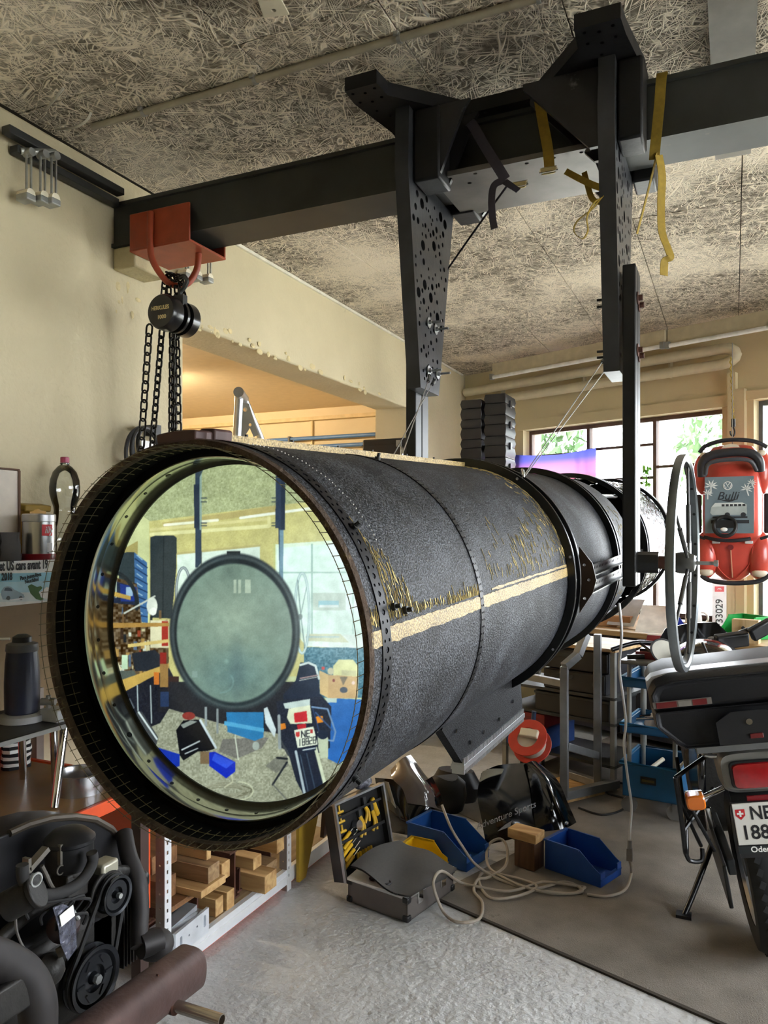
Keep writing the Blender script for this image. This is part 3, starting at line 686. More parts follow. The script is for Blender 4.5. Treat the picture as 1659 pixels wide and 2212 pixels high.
# ================================================================== the telescope tube
TK, TQ = .0425, .0391
T0 = Vector((-.7556, .9491, 1.4278))
tel = thing('telescope_tube', 'long black speckled telescope tube hung from the beam, round picture glass in its mouth', 'telescope', tuple(T0), (math.atan2(TQ, math.hypot(1, TK)), 0, -math.atan(TK)))
TM = wm(tel); LY = Matrix.Rotation(-PI/2, 4, 'X')
R = .313
def cy(phi, s, r=R): return Vector((r*math.cos(phi), s, r*math.sin(phi)))
SHELL = speckle_mat('speckled black tube coating', (7,7,9), (88,91,98), 300, .64, .84, rough=.5, bump=.8, spec=.28)
GOLD = speckle_mat('gold glitter band', (92,73,40), (200,174,116), 300, .45, .8, rough=.4, bump=.6)
o = obj('tube_shell', MB().lathe([(.303,0),(R,0),(R,1.11),(.303,1.11)], 128, LY, closed=True), SHELL, tel, world=False)
obj('rear_shell', MB().lathe([(.303,1.15),(R,1.15),(R,2.12),(.303,2.12)], 112, LY, closed=True), SHELL, tel, world=False)
# wrinkled tail section
rnd = random.Random(3); ph = [rnd.uniform(0,6.28) for _ in range(40)]
rings = []
for i in range(40):
    s = 2.46+.84*i/39; ring = []
    for j in range(160):
        a = 2*PI*j/160
        w_ = .0022*math.sin(a*37+ph[i%40]*.5+math.sin(s*31)*2)+.0016*math.sin(a*71+s*24)+.0015*math.sin(s*90+math.sin(a*9)*3)
        ring.append(cy(a, s, .311+w_))
    rings.append(ring)
obj('wrinkled_tail_wrap', MB().loft(rings, False), mat('wrinkled shiny black foil', (30,31,34), .2, .35, var=.4, vs=30, bump=.6, bs=45, wear=(150,128,78), wl=.68, ws=20), tel, world=False)
obj('rear_closure', MB().lathe([(.001,3.3),(.31,3.3)], 64, LY, caps=False), BLACKPL, tel, world=False)
BLK = mat('black ring paint', (14,14,16), .3, .2, var=.2, coat=.2)
def ring(name, s0, s1, r1, chan=True):
    t = .010
    pr = [(.3135,s0),(r1,s0),(r1,s0+t),(.321,s0+t),(.321,s1-t),(r1,s1-t),(r1,s1),(.3135,s1)] if chan else [(.3135,s0),(r1,s0),(r1,s1),(.3135,s1)]
    return obj(name, MB().lathe(pr, 112, LY, closed=True), BLK, tel, world=False, bev=.0015, seg=1)
rg = ring('clamp_ring', 1.10, 1.165, .336)
for a in np.arange(8)*PI/4+.2:
    p = cy(a, 1.10, .328); obj('rivet', MB().cyl(p, p+Vector((0,-.004,0)), .004, n=8), CHROME, rg, world=True if False else False)
ring('clamp_ring', 1.735, 1.785, .334); ring('clamp_ring', 2.40, 2.46, .334); ring('clamp_ring', 3.27, 3.32, .330, False)
for a in (.0, PI/2, PI, 3*PI/2, .85, 2.4, 3.9, 5.4):
    p = cy(a, 2.1, .305); q = cy(a, 2.42, .305); obj('truss_strut', MB().tube([p, q], .009, 8), BLK, tel, world=False)
# perforated angle bars joining the rings on the side
for dz in (.016, -.030):
    M = Matrix.Translation((.336,1.16,dz)) @ basis((0,0,0), (0,1,0), (0,0,1))
    obj('angle_bar', MB().prism([(0,-.014),(.58,-.014),(.58,.014),(0,.014)], .003, M, [(.02+.0224*i,.004,.0045) for i in range(25)]).box((.33,1.16,dz-.0142), (.352,1.74,dz-.0112)), mat('black slotted angle', (30,30,32), .35, .4), tel, world=False)
obj('gusset_plate', MB().prism([(0,-.09),(.035,-.035),(.045,.0),(.035,.045),(0,.09)], .006, basis((.33,1.165,0), (1,0,.0), (0,0,1)), [(.014,-.05,.004),(.014,.04,.004),(.026,0,.004)]), mat('dark bronze plate', (58,44,34), .4, .4), tel, world=False)
# front rim and lining
obj('rim_edging', MB().lathe([(.3035,-.006),(.3125,-.006),(.3145,.004),(.302,.004)], 128, LY, closed=True), mat('brown rusty rim', (74,58,44), .85, var=.4, vs=40, bump=.6, bs=160, wear=(104,88,56), wl=.6, ws=30), tel, world=False)
obj('black_lining', MB().lathe([(.3025,.002),(.3025,.05),(.294,.052),(.292,.06),(.2905,.118)], 112, LY, caps=False), mat('flat black lining', (7,7,8), .9, spec=.1), tel, world=False)
obj('rear_bulkhead', MB().lathe([(.001,.125),(.303,.125)], 64, LY, caps=False), mat('flat black lining', (7,7,8)), tel, world=False)
WM = mat('fine galvanised wire', (112,104,78), .5, .7)
mb = MB()
for s in (-.024, -.002, .022): mb.tube([cy(2*PI*j/120, s, .3015+(.0025 if s < 0 else 0)) for j in range(120)], .0007, 4, True)
for j in range(104):
    a = 2*PI*j/104; mb.tube([cy(a, -.027, .3045), cy(a, -.004, .3035), cy(a+.002, .034, .3008)], .0006, 4)
stuff(obj('wire_mesh_lining', mb, WM, tel, world=False))
# metal cell ring with bolts
ALR = mat('machined aluminium ring', (206,204,186), .2, .95, var=.06, vs=8)
cr = obj('mirror_cell_ring', MB().lathe([(.2905,.054),(.2885,.054),(.2875,.058),(.2865,.072),(.2875,.0735),(.2860,.092),(.2868,.094),(.2850,.110),(.2905,.110)], 128, LY, caps=False), ALR, tel, world=False)
for j in range(30):
    a = 2*PI*(j+.4)/30; p = cy(a, .082, .2875); q = cy(a, .082, .2862)
    obj('ring_bolt', MB().cyl(p, q, .0032 if j % 9 else .005, n=10), BLACKPL, cr, world=False)
obj('glass_gasket', MB().lathe([(.2852,.1085),(.2795,.1085),(.2795,.1125),(.2852,.1125)], 112, LY, closed=True), BLACKPL, tel, world=False)
# ------------------------------------------------------------------ the workshop view in the tube, painted as glowing colour on the glass
class Canvas:
    # coordinates: 1659 x 2333 units over photo x 180..820, y 960..1860; stored at half size
    def __init__(s): s.W, s.H = 830, 1167; s.a = np.zeros((s.H, s.W, 3)); s.yy, s.xx = np.mgrid[0:s.H, 0:s.W]*2.0; s.rng = np.random.default_rng(4)
    def win(s, x0, y0, x1, y1):
        return (slice(max(0, int(y0/2)-3), max(0, min(s.H, int(y1/2)+4))), slice(max(0, int(x0/2)-3), max(0, min(s.W, int(x1/2)+4))))
    def put(s, w_, m, cc):
        m = m[..., None]; s.a[w_] = s.a[w_]*(1-m)+cc*m
    def noise(s, k):
        n = s.rng.random((s.H//k+2, s.W//k+2)); return np.repeat(np.repeat(n, k, 0), k, 1)[:s.H, :s.W]
    def poly(s, pts, c, op=1.0, nz=0, k=3):
        xs = [p[0] for p in pts]; ys = [p[1] for p in pts]; w_ = s.win(min(xs), min(ys), max(xs), max(ys))
        X = s.xx[w_]; Y = s.yy[w_]; m = np.zeros(X.shape, bool)
        for i in range(len(pts)):
            x0, y0 = pts[i]; x1, y1 = pts[i-1]
            if y0 != y1: m ^= ((y0 > Y) != (y1 > Y)) & (X < (x1-x0)*(Y-y0)/(y1-y0)+x0)
        cc = np.array(c, float)
        if nz: cc = cc+((s.noise(k)[w_]-.5)*nz)[..., None]
        s.put(w_, m*float(op), cc)
    def rect(s, x0, y0, x1, y1, c, **k): s.poly([(x0,y0),(x1,y0),(x1,y1),(x0,y1)], c, **k)
    def ell(s, cx, cy_, rx, ry, c, op=1.0, soft=.03, rot=0):
        q = max(rx, ry)*(1+soft); w_ = s.win(cx-q, cy_-q, cx+q, cy_+q); ca, sa = math.cos(rot), math.sin(rot); dx = s.xx[w_]-cx; dy = s.yy[w_]-cy_
        d = np.sqrt(((dx*ca+dy*sa)/rx)**2+((dy*ca-dx*sa)/ry)**2); s.put(w_, np.clip((1-d)/soft+(.5 if soft < .5 else 0), 0, 1)*op, np.array(c, float))
    def line(s, pts, wd, c, op=1.0):
        xs = [p[0] for p in pts]; ys = [p[1] for p in pts]; w_ = s.win(min(xs)-wd, min(ys)-wd, max(xs)+wd, max(ys)+wd)
        X = s.xx[w_]; Y = s.yy[w_]; m = np.zeros(X.shape)
        for (x0, y0), (x1, y1) in zip(pts[:-1], pts[1:]):
            L2 = (x1-x0)**2+(y1-y0)**2+1e-6; t = np.clip(((X-x0)*(x1-x0)+(Y-y0)*(y1-y0))/L2, 0, 1)
            d = np.hypot(X-x0-t*(x1-x0), Y-y0-t*(y1-y0)); m = np.maximum(m, np.clip((wd/2-d)/2+.5, 0, 1))
        s.put(w_, m*op, np.array(c, float))
    def arc(s, cx, cy_, rx, ry, wd, c, a0=0, a1=6.2832, rot=0, op=1.0):
        P = []
        for i in range(25):
            a = a0+(a1-a0)*i/24; x = rx*math.cos(a); y = ry*math.sin(a); P.append((cx+x*math.cos(rot)-y*math.sin(rot), cy_+x*math.sin(rot)+y*math.cos(rot)))
        s.line(P, wd, c, op)
    SEG = {'0':'abcdef','1':'h','2':'abged','3':'abgcd','8':'abcdefg','N':'N','E':'afged'}
    def char(s, ch, x, y, w_, h, wd, c):
        P = {'a':((0,0),(1,0)),'b':((1,0),(1,.5)),'c':((1,.5),(1,1)),'d':((0,1),(1,1)),'e':((0,.5),(0,1)),'f':((0,0),(0,.5)),'g':((0,.5),(1,.5)),'h':((.5,0),(.5,1))}
        sg = [((0,1),(0,0)),((0,0),(1,1)),((1,1),(1,0))] if ch == 'N' else [P[q] for q in s.SEG[ch]]
        for (a, b), (d, e) in sg: s.line([(x+a*w_,y+b*h-a*w_*.1),(x+d*w_,y+e*h-d*w_*.1)], wd, c)
C = Canvas(); O = 1089
C.a[:] = (200,205,160)
C.poly([(0,0),(1659,0),(1659,280),(1050,345),(370,432),(300,376),(100,700),(0,700)], (168,172,128), nz=70, k=2)
C.poly([(0,0),(1659,0),(1659,280),(1050,345),(370,432),(300,376),(100,700),(0,700)], (176,180,138), op=.5, nz=50, k=5)
C.poly([(100,780),(305,378),(372,430),(372,1000),(100,1000)], (214,214,160)); C.poly([(130,640),(305,540),(305,680),(170,680)], (176,160,100))
C.poly([(370,430),(1050,345),(1659,278),(1659,1300),(370,1300)], (206,194,128), nz=14)
C.poly([(440,438),(1080,342),(1080,378),(450,470)], (188,170,112)); C.line([(455,452),(752,424)], 15, (244,240,214)); C.line([(880,412),(1280,357)], 15, (250,248,232))
C.line([(380,478),(1040,415)], 17, (226,212,150)); C.line([(380,504),(1036,458)], 20, (236,226,168)); C.line([(1040,412),(1040,458)], 18, (232,220,160))
C.poly([(525,612),(990,560),(990,900),(525,900)], (228,238,226)); C.line([(525,612),(990,566)], 12, (190,176,120)); C.line([(660,600),(660,900)], 8, (120,120,110))
C.poly([(1065,560),(1659,520),(1659,1120),(1240,1120),(1065,900)], (226,240,216)); C.poly([(1085,580),(1659,535),(1659,1090),(1250,1090),(1085,900)], (226,248,238))
C.line([(1280,560),(1280,1060)], 9, (150,180,172)); C.line([(1090,718),(1659,716)], 8, (160,190,180)); C.line([(1070,560),(1070,900)], 12, (200,196,130)); C.line([(1510,730),(1510,1060)], 7, (170,200,190))
C.rect(1285,832,1470,930, (190,204,192)); C.rect(1318,876,1432,912, (140,196,214)); C.rect(1322,900,1430,914, (232,240,240))
C.poly([(1240,1060),(1659,1070),(1659,1150),(1240,1130)], (232,240,234)); C.poly([(1250,1062),(1440,1060),(1490,1110),(1250,1100)], (206,204,170)); C.line([(1250,1078),(1430,1078)], 10, (170,190,190))
C.poly([(1235,1135),(1659,1140),(1659,1420),(1235,1420)], (62,108,130), nz=60, k=4)
# posts
C.poly([(628,100),(660,96),(662,660),(638,690),(626,690)], (52,66,84)); C.poly([(652,100),(664,100),(664,480),(652,480)], (150,170,160)); C.poly([(618,226),(650,222),(650,470),(622,470)], (40,52,70)); C.line([(680,110),(645,180)], 14, (60,74,84))
C.poly([(1078,140),(1112,150),(1110,740),(1098,740),(1092,470),(1075,470)], (44,58,82)); C.poly([(1108,170),(1132,170),(1128,480),(1108,480)], (34,46,66)); C.poly([(1098,480),(1122,480),(1118,770),(1100,770)], (110,140,160))
for y in (300, 322, 440, 455): C.line([(660,y),(690,y)], 6, (60,70,80)); C.line([(1056,y),(1085,y)], 6, (60,70,80))
# cases
C.poly([(376,520),(400,512),(505,508),(524,524),(520,700),(494,975),(376,970)], (50,58,62)); C.line([(450,515),(445,970)], 5, (34,42,46))
C.poly([(196,606),(285,602),(292,990),(200,800)], (52,62,66)); C.poly([(285,604),(356,660),(362,1000),(290,990)], (70,110,160)); 
for i in range(7): C.line([(290,640+i*52),(358,690+i*46)], 6, (30,50,84)); C.line([(300,620+i*52),(330,646+i*50)], 5, (180,206,226))
C.arc(560,830,40,140,14,(90,100,108)); C.arc(560,830,40,140,6,(190,196,196))
# left shelves
C.poly([(100,720),(300,780),(330,1020),(470,980),(490,1500),(90,1500)], (92,72,50), nz=90, k=7)
C.poly([(100,740),(290,800),(290,900),(100,880)], (40,48,70)); C.poly([(205,780),(300,800),(300,880),(210,880)], (40,60,140)); C.rect(240,800,278,850, (170,196,224))
for i in range(6): C.rect(110+i*14,735,118+i*14,860, (190,200,180))
C.poly([(105,805),(265,850),(265,872),(105,835)], (206,164,84)); C.arc(140,900,160,190,22,(40,46,50),-1.55,0.1)
r4 = np.random.default_rng(9)
for i in range(60):
    x = r4.uniform(110,450); y = r4.uniform(890,1330); w_ = r4.uniform(6,24); h = r4.uniform(14,70); c = [(214,200,160),(60,44,34),(180,140,80),(30,34,40),(150,60,40),(224,226,214),(90,110,140),(120,90,60)][i % 8]
    C.rect(x,y,x+w_,y+h,c,op=.9)
C.rect(375,985,480,1140,(226,214,180)); C.rect(440,990,475,1130,(170,50,40)); C.line([(230,945),(400,850)],10,(206,206,196)); C.ell(385,905,30,50,(226,226,216)); C.ell(390,935,20,22,(250,246,240))
C.poly([(110,1000),(480,1000),(480,1018),(110,1030)],(176,132,70)); C.poly([(250,1118),(480,1090),(480,1108),(250,1138)],(220,190,120))
C.poly([(270,1170),(400,1150),(432,1180),(432,1270),(290,1270)],(40,44,52)); C.rect(430,1165,466,1235,(150,40,34)); C.rect(215,1180,250,1260,(200,222,190)); C.poly([(160,1270),(285,1265),(300,1300),(200,1335),(160,1320)],(90,96,90)); C.poly([(140,1225),(190,1215),(220,1260),(170,1280)],(226,216,180))
# bench and under it
C.poly([(160,1338),(480,1225),(480,1250),(165,1420),(150,1400)],(206,166,88)); C.poly([(165,1420),(480,1252),(520,1330),(520,1560),(300,1640),(200,1560)],(32,34,44),nz=16)
for x in (205,302,376): C.line([(x,1350),(x+6,1560)],7,(176,186,190))
for i in range(9): C.line([(235+i*4,1440+i*6),(262+i*3,1425+i*6)],3,(150,160,170))
C.rect(395,1275,425,1345,(216,120,50)); C.rect(430,1230,475,1360,(160,120,70)); C.rect(475,1300,535,1420,(56,36,34)); C.rect(432,1385,492,1470,(46,80,150)); C.rect(420,1370,540,1500,(46,44,46),op=.5)
C.poly([(480,1330),(1240,1330),(1240,1720),(480,1660)],(34,36,44),nz=14)
# blue cabinet and box on the right
C.poly([(1370,1420),(1600,1430),(1560,1640),(1440,1790),(1370,1780)],(44,104,186)); C.rect(1360,1420,1420,1446,(190,206,200)); C.poly([(1590,1300),(1659,1300),(1659,1640),(1570,1640)],(120,170,196),nz=80,k=6)
C.poly([(1320,1265),(1375,1290),(1540,1300),(1535,1422),(1370,1420),(1325,1395)],(206,164,116)); C.poly([(1320,1265),(1372,1290),(1370,1420),(1325,1395)],(226,186,130)); C.poly([(1435,1300),(1480,1302),(1455,1350)],(120,104,88)); C.ell(1458,1375,22,17,(70,76,90)); C.ell(1402,1322,8,9,(130,60,60)); C.ell(1512,1335,9,10,(236,200,190))
C.poly([(1400,1240),(1430,1205),(1510,1205),(1538,1240),(1540,1300),(1400,1292)],(232,224,160)); C.ell(1385,1270,18,20,(200,190,160)); C.rect(1335,1245,1352,1262,(214,60,60)); C.poly([(1445,1262),(1530,1268),(1528,1298),(1445,1292)],(206,196,150))
# floor
C.poly([(240,1640),(430,1560),(480,1480),(760,1560),(1090,1620),(1430,1790),(1500,1790),(1430,1890),(1200,2060),(700,2140),(300,1850)],(160,158,138),nz=44,k=4)
C.poly([(1020,1800),(1080,1750),(1140,1740),(1150,1800),(1080,1840)],(96,94,92),op=.6); C.poly([(780,1650),(1040,1640),(1000,1700),(860,1760),(760,1720)],(90,84,92),op=.55)
C.poly([(480,1885),(560,1905),(1000,2068),(960,2100),(600,2100)],(214,226,240),nz=16); C.line([(500,1892),(985,2064)],8,(52,50,84))
for i in range(9): C.arc(785+r4.uniform(-16,16),1942+r4.uniform(-10,10),120+r4.uniform(-30,36),34+r4.uniform(-8,14),5,(104+i*8,100+i*8,80+i*8))
C.arc(870,1940,80,50,6,(206,204,176),-1.6,2.2); C.line([(860,1505),(850,1640),(868,1765)],7,(210,212,196)); C.line([(830,1840),(836,1890),(790,1920)],7,(196,192,166))
# trolley
C.poly([(800,1500),(1010,1500),(1008,1640),(960,1660),(808,1610)],(42,120,178)); C.poly([(790,1548),(1012,1590),(1010,1612),(790,1572)],(80,160,206)); C.ell(966,1688,20,24,(170,176,170)); C.rect(745,1480,758,1620,(140,146,150)); C.rect(680,1470,694,1580,(150,156,160)); C.ell(590,1520,36,22,(150,56,50))
# fairings and bins
C.poly([(300,1490),(330,1500),(420,1640),(400,1720),(330,1650),(290,1560)],(70,72,76)); C.line([(310,1500),(412,1650)],10,(220,226,230))
C.poly([(520,1600),(560,1545),(660,1540),(745,1700),(700,1716),(640,1720),(560,1770),(540,1740)],(16,18,24)); C.line([(655,1545),(742,1698)],13,(214,222,230)); C.poly([(545,1570),(600,1545),(640,1552),(560,1590)],(150,154,150)); C.line([(552,1710),(650,1662)],8,(200,204,208)); C.line([(570,1732),(640,1702)],6,(190,194,200))
C.poly([(385,1706),(400,1692),(540,1735),(540,1800),(500,1812),(388,1770)],(24,52,170)); C.poly([(375,1748),(470,1762),(476,1800),(400,1790)],(226,204,60)); C.poly([(390,1785),(480,1795),(496,1850),(440,1870)],(140,146,140))
C.poly([(705,1725),(735,1720),(850,1778),(852,1830),(800,1870),(706,1800)],(22,46,190)); C.poly([(735,1728),(845,1780),(800,1815),(720,1768)],(50,84,226)); C.rect(655,1720,706,1790,(128,104,78))
# motorcycle
C.poly([(1010,1480),(1030,1470),(1080,1600),(1070,1640),(1020,1560)],(206,214,220)); C.poly([(1080,1440),(1330,1400),(1390,1470),(1380,1700),(1250,1760),(1110,1700)],(30,36,52),nz=20)
C.poly([(1140,1700),(1290,1690),(1350,1905),(1320,1960),(1240,1975),(1190,1880)],(28,36,54),nz=10); C.line([(1190,1720),(1240,1960)],14,(180,190,200)); C.line([(1300,1700),(1352,1900)],18,(214,216,190)); C.line([(1215,1740),(1258,1940)],6,(70,84,104)); C.line([(1250,1730),(1300,1940)],6,(60,74,94))
C.poly([(1215,1220),(1260,1222),(1300,1240),(1318,1300),(1325,1410),(1120,1430),(1120,1400),(1190,1320)],(28,38,58)); C.line([(1216,1235),(1260,1222),(1300,1240),(1320,1312)],12,(226,236,236)); C.line([(1215,1310),(1312,1292)],6,(190,150,150)); C.line([(1210,1322),(1310,1302)],4,(206,206,200))
C.poly([(1120,1450),(1270,1425),(1270,1470),(1130,1480)],(196,206,204)); C.poly([(1150,1480),(1270,1460),(1282,1560),(1160,1566),(1140,1530)],(226,224,196)); C.poly([(1178,1505),(1250,1492),(1256,1550),(1184,1558)],(206,40,50)); C.poly([(1196,1570),(1246,1562),(1248,1592),(1200,1596)],(190,40,50))
C.poly([(1180,1600),(1288,1580),(1312,1680),(1200,1700)],(232,232,214)); C.poly([(1190,1612),(1212,1608),(1212,1634),(1200,1640),(1190,1632)],(206,60,60)); C.poly([(1270,1596),(1284,1594),(1286,1616),(1272,1618)],(180,60,60))
C.char('N',1222,1606,20,34,6,(30,34,44)); C.char('E',1250,1602,16,34,6,(30,34,44))
for i, ch in enumerate('18828'): C.char(ch,1206+i*20.5,1652-i*3.5,13,36,4.4,(30,34,44))
C.poly([(1220,1704),(1302,1690),(1304,1712),(1225,1722)],(30,40,60)); C.line([(1230,1712),(1298,1700)],6,(206,214,220))
C.poly([(1300,1525),(1340,1520),(1344,1555),(1304,1562)],(240,140,40)); C.poly([(1096,1565),(1130,1560),(1136,1590),(1100,1600)],(226,130,44)); C.line([(1280,1470),(1368,1482),(1412,1610),(1400,1660),(1330,1650)],9,(120,150,190)); C.line([(1300,1500),(1395,1600)],7,(60,90,140)); C.line([(1285,1480),(1330,1640)],7,(40,60,100))
C.poly([(1310,1610),(1350,1600),(1372,1650),(1370,1750),(1330,1760),(1316,1700)],(196,200,176)); C.ell(1340,1625,30,26,(30,40,60)); C.line([(1105,1660),(1150,1740)],12,(60,64,70)); C.line([(1140,1780),(1060,1905)],11,(34,38,46)); C.line([(1085,1755),(1140,1760)],12,(30,34,40)); C.line([(1095,1520),(1100,1700)],16,(150,156,160)); C.line([(1062,1905),(1140,1990)],7,(90,90,92),op=.7)
# wheel and the tube inside the picture
C.arc(1225,945,40,225,14,(150,176,182)); C.arc(1225,945,40,225,6,(214,232,232)); C.line([(1200,760),(1218,960),(1240,1140)],6,(120,140,140)); C.line([(1250,800),(1212,980),(1200,1100)],5,(130,150,150)); C.ell(1215,965,13,16,(110,124,124))
C.rect(803,598,880,640,(40,46,48)); C.ell(848,1050,366,441,(46,54,60)); C.ell(848,1050,352,426,(70,80,84)); C.ell(848,1052,340,412,(30,38,44)); C.ell(846,1056,323,388,(128,146,134))
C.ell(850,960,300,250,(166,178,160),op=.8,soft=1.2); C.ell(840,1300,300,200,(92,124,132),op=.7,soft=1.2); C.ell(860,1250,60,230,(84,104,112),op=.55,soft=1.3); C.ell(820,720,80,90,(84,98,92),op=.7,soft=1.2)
for x in (842,868,906,922): C.rect(x,758,x+16,834,(196,206,186),op=.8)
C.ell(800,1215,20,18,(160,190,180),op=.6,soft=1); C.arc(770,1330,70,60,10,(130,160,160),-.6,1.6,op=.5); C.rect(610,1270,640,1305,(150,170,164),op=.7)
# window glare and cool tint
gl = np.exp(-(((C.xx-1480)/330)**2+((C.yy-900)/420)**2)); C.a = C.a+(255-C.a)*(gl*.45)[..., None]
def soft(k):
    n = C.noise(k)
    for ax in (0, 1):
        c_ = np.cumsum(np.pad(n, [(k, k) if q == ax else (0, 0) for q in (0, 1)], 'edge'), ax); n = (np.take(c_, range(2*k, c_.shape[ax]), ax)-np.take(c_, range(0, c_.shape[ax]-2*k), ax))/(2*k)
    return n
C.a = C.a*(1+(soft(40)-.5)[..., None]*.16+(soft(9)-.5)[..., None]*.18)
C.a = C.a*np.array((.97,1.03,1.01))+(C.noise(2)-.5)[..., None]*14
k5 = np.pad(C.a, ((1,1),(1,1),(0,0)), 'edge'); C.a = (k5[:-2,1:-1]+k5[2:,1:-1]+k5[1:-1,:-2]+k5[1:-1,2:]+2*k5[1:-1,1:-1])/6
C.a = np.clip(C.a, 0, 255)
def picture(canvas, s, rad, n=460):
    g = np.linspace(-rad, rad, n); X, Z = np.meshgrid(g, g); m = np.array(TM)
    Pl = np.stack([X.ravel(), np.full(X.size, s), Z.ravel(), np.ones(X.size)], 0); W_ = (m @ Pl)[:3]
    # picture coordinates on the flat glass (fixed plane-to-picture map)
    rr = W_[0]*CY+W_[1]*SY; dd = -W_[0]*SY+W_[1]*CY
    px = CX+FPX*rr/dd; py = HY-FPX*(W_[2]-CAMZ)/dd
    u = np.clip(((px-180)/.3858)/2, 0, canvas.W-2); v = np.clip(((py-960)/.3858)/2, 0, canvas.H-2)
    i0 = u.astype(int); j0 = v.astype(int); fu = (u-i0)[:, None]; fv = (v-j0)[:, None]; A_ = canvas.a
    col = A_[j0,i0]*(1-fu)*(1-fv)+A_[j0,i0+1]*fu*(1-fv)+A_[j0+1,i0]*(1-fu)*fv+A_[j0+1,i0+1]*fu*fv
    c = col/255; c = np.where(c <= .04045, c/12.92, ((c+.055)/1.055)**2.4)
    r2 = np.hypot(X, Z); keep = (r2[:-1,:-1] < rad) & (r2[1:,1:] < rad) & (r2[:-1,1:] < rad) & (r2[1:,:-1] < rad)
    jj, ii = np.nonzero(keep); a = jj*n+ii; F = np.stack([a, a+1, a+n+1, a+n], 1)
    me = bpy.data.meshes.new('picture_glass'); me.from_pydata([tuple(p) for p in Pl[:3].T], [], F.tolist())
    at_ = me.color_attributes.new('picture', 'FLOAT_COLOR', 'POINT')
    at_.data.foreach_set('color', np.concatenate([c, np.ones((len(c), 1))], 1).astype(np.float32).ravel())
    mm = bpy.data.materials.new('painted glowing picture glass'); mm.use_nodes = True; N = mm.node_tree.nodes; L = mm.node_tree.links; b = N['Principled BSDF']
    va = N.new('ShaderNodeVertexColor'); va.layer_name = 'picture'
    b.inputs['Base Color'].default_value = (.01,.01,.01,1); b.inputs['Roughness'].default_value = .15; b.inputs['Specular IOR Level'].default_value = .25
    L.new(va.outputs['Color'], b.inputs['Emission Color']); b.inputs['Emission Strength'].default_value = 1/2**S.view_settings.exposure  # glow put into the painted colours, no lamp stands behind
    me.materials.append(mm); o = bpy.data.objects.new('picture_glass', me); link(o, tel); o['label'] = 'round glass with a painted workshop view that glows by itself'
    return o
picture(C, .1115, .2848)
# ------------------------------------------------------------------ perforated straps
def strap_band(s, wd, pat, n):
    mb = MB(); Rr = R+.0018
    for k in range(n):
        a0 = 2*PI*k/n; a1 = 2*PI*(k+1)/n; cells = pat[k % len(pat)]
        for (f0, f1, rh) in cells:
            sa = s+wd*f0; sb = s+wd*f1; am = (a0+a1)/2; sm = (sa+sb)/2
            per = [(a0,sa),(am,sa),(a1,sa),(a1,sm),(a1,sb),(am,sb),(a0,sb),(a0,sm)]
            hol = []
            for (pa, ps) in per:
                dx = (pa-am)*Rr; ds = ps-sm; l = math.hypot(dx, ds); hol.append((am+dx/l*rh/Rr, sm+ds/l*rh))
            vs = [cy(p, q, Rr) for p, q in per]+[cy(p, q, Rr) for p, q in hol]+[cy(p, q, R-.0002) for p, q in hol]
            mb.add(vs, [(i,(i+1)%8,8+(i+1)%8,8+i) for i in range(8)]+[(8+i,8+(i+1)%8,16+(i+1)%8,16+i) for i in range(8)])
    for sg in (0, 1):
        q = s+wd*sg; mb.add([cy(2*PI*j/120, q, Rr) for j in range(120)]+[cy(2*PI*j/120, q, R-.0005) for j in range(120)], [(j,(j+1)%120,120+(j+1)%120,120+j) for j in range(120)])
    return mb
BSTR = mat('matt black strap steel', (24,24,27), .45, .5, var=.15)
obj('perforated_strap', strap_band(.030, .027, [[(0,1,.0048)], [(0,.5,.0026),(.5,1,.0026)]], 150), BSTR, tel, world=False, fix=False)
obj('perforated_strap', strap_band(.430, .017, [[(0,.5,.0022),(.5,1,.0022)]], 150), BSTR, tel, world=False, fix=False)
for (a, s) in ((-.62,.045), (.6,.05), (1.25,.44), (.20,.075), (.17,.11)):
    p = cy(a, s, R+.001); d = cy(a, 0, 1); obj('strap_screw', MB().cyl(p, p+d*.006, .006, n=10).cyl(p+d*.006, p+d*.014, .0035, n=8), DARKSTEEL, tel, world=False)
# dotted seam stitches
for j in range(46):
    a = 1.62-j*.026; p = cy(a, .10+.002*math.sin(j), R+.0004)
    obj('seam_rivet', MB().ball(p, .0013, 6, 4), WHITE, tel, world=False)
# gold side band, gold top rail
def patch(a0, a1, s0, s1, th, na, ns, jit=0):
    r_ = random.Random(2); mb = MB(); vs = []; e0 = [r_.uniform(-jit,jit) for _ in range(ns+1)]; e1 = [r_.uniform(-jit,jit) for _ in range(ns+1)]
    for i in range(ns+1):
        s = s0+(s1-s0)*i/ns; b0 = a0+e0[i]; b1 = a1+e1[i]
        for j in range(na+1): vs.append(cy(b0+(b1-b0)*j/na, s, R+th))
        vs += [cy(b1, s, R-.001), cy(b0, s, R-.001)]
    w_ = na+3; fs = []
    for i in range(ns):
        for j in range(w_): fs.append((i*w_+j, i*w_+(j+1)%w_, (i+1)*w_+(j+1)%w_, (i+1)*w_+j))
    fs += [tuple(range(w_)), tuple(ns*w_+j for j in range(w_))]
    return mb.add(vs, fs)
gb = obj('gold_band', patch(.045, .118, .001, .030, .0012, 4, 6, .003), GOLD, tel, world=False)
obj('gold_band', patch(.045, .118, .058, .43, .0012, 4, 40, .004), GOLD, tel, world=False); obj('gold_band', patch(.045, .118, .447, 1.10, .0012, 4, 60, .004), GOLD, tel, world=False)
obj('gold_band', patch(.13, .145, .50, 1.10, .0012, 2, 30, .004), GOLD, tel, world=False)
obj('gold_top_rail', patch(PI/2-.10, PI/2+.14, .065, 1.10, .012, 8, 60, .006), GOLD, tel, world=False)
BRW = mat('dark red-brown wood', (70,44,40), .6, var=.3)
obj('wooden_handle', patch(PI/2-.09, PI/2+.16, -.008, .064, .014, 6, 8, .012), BRW, tel, world=False, bev=.003)
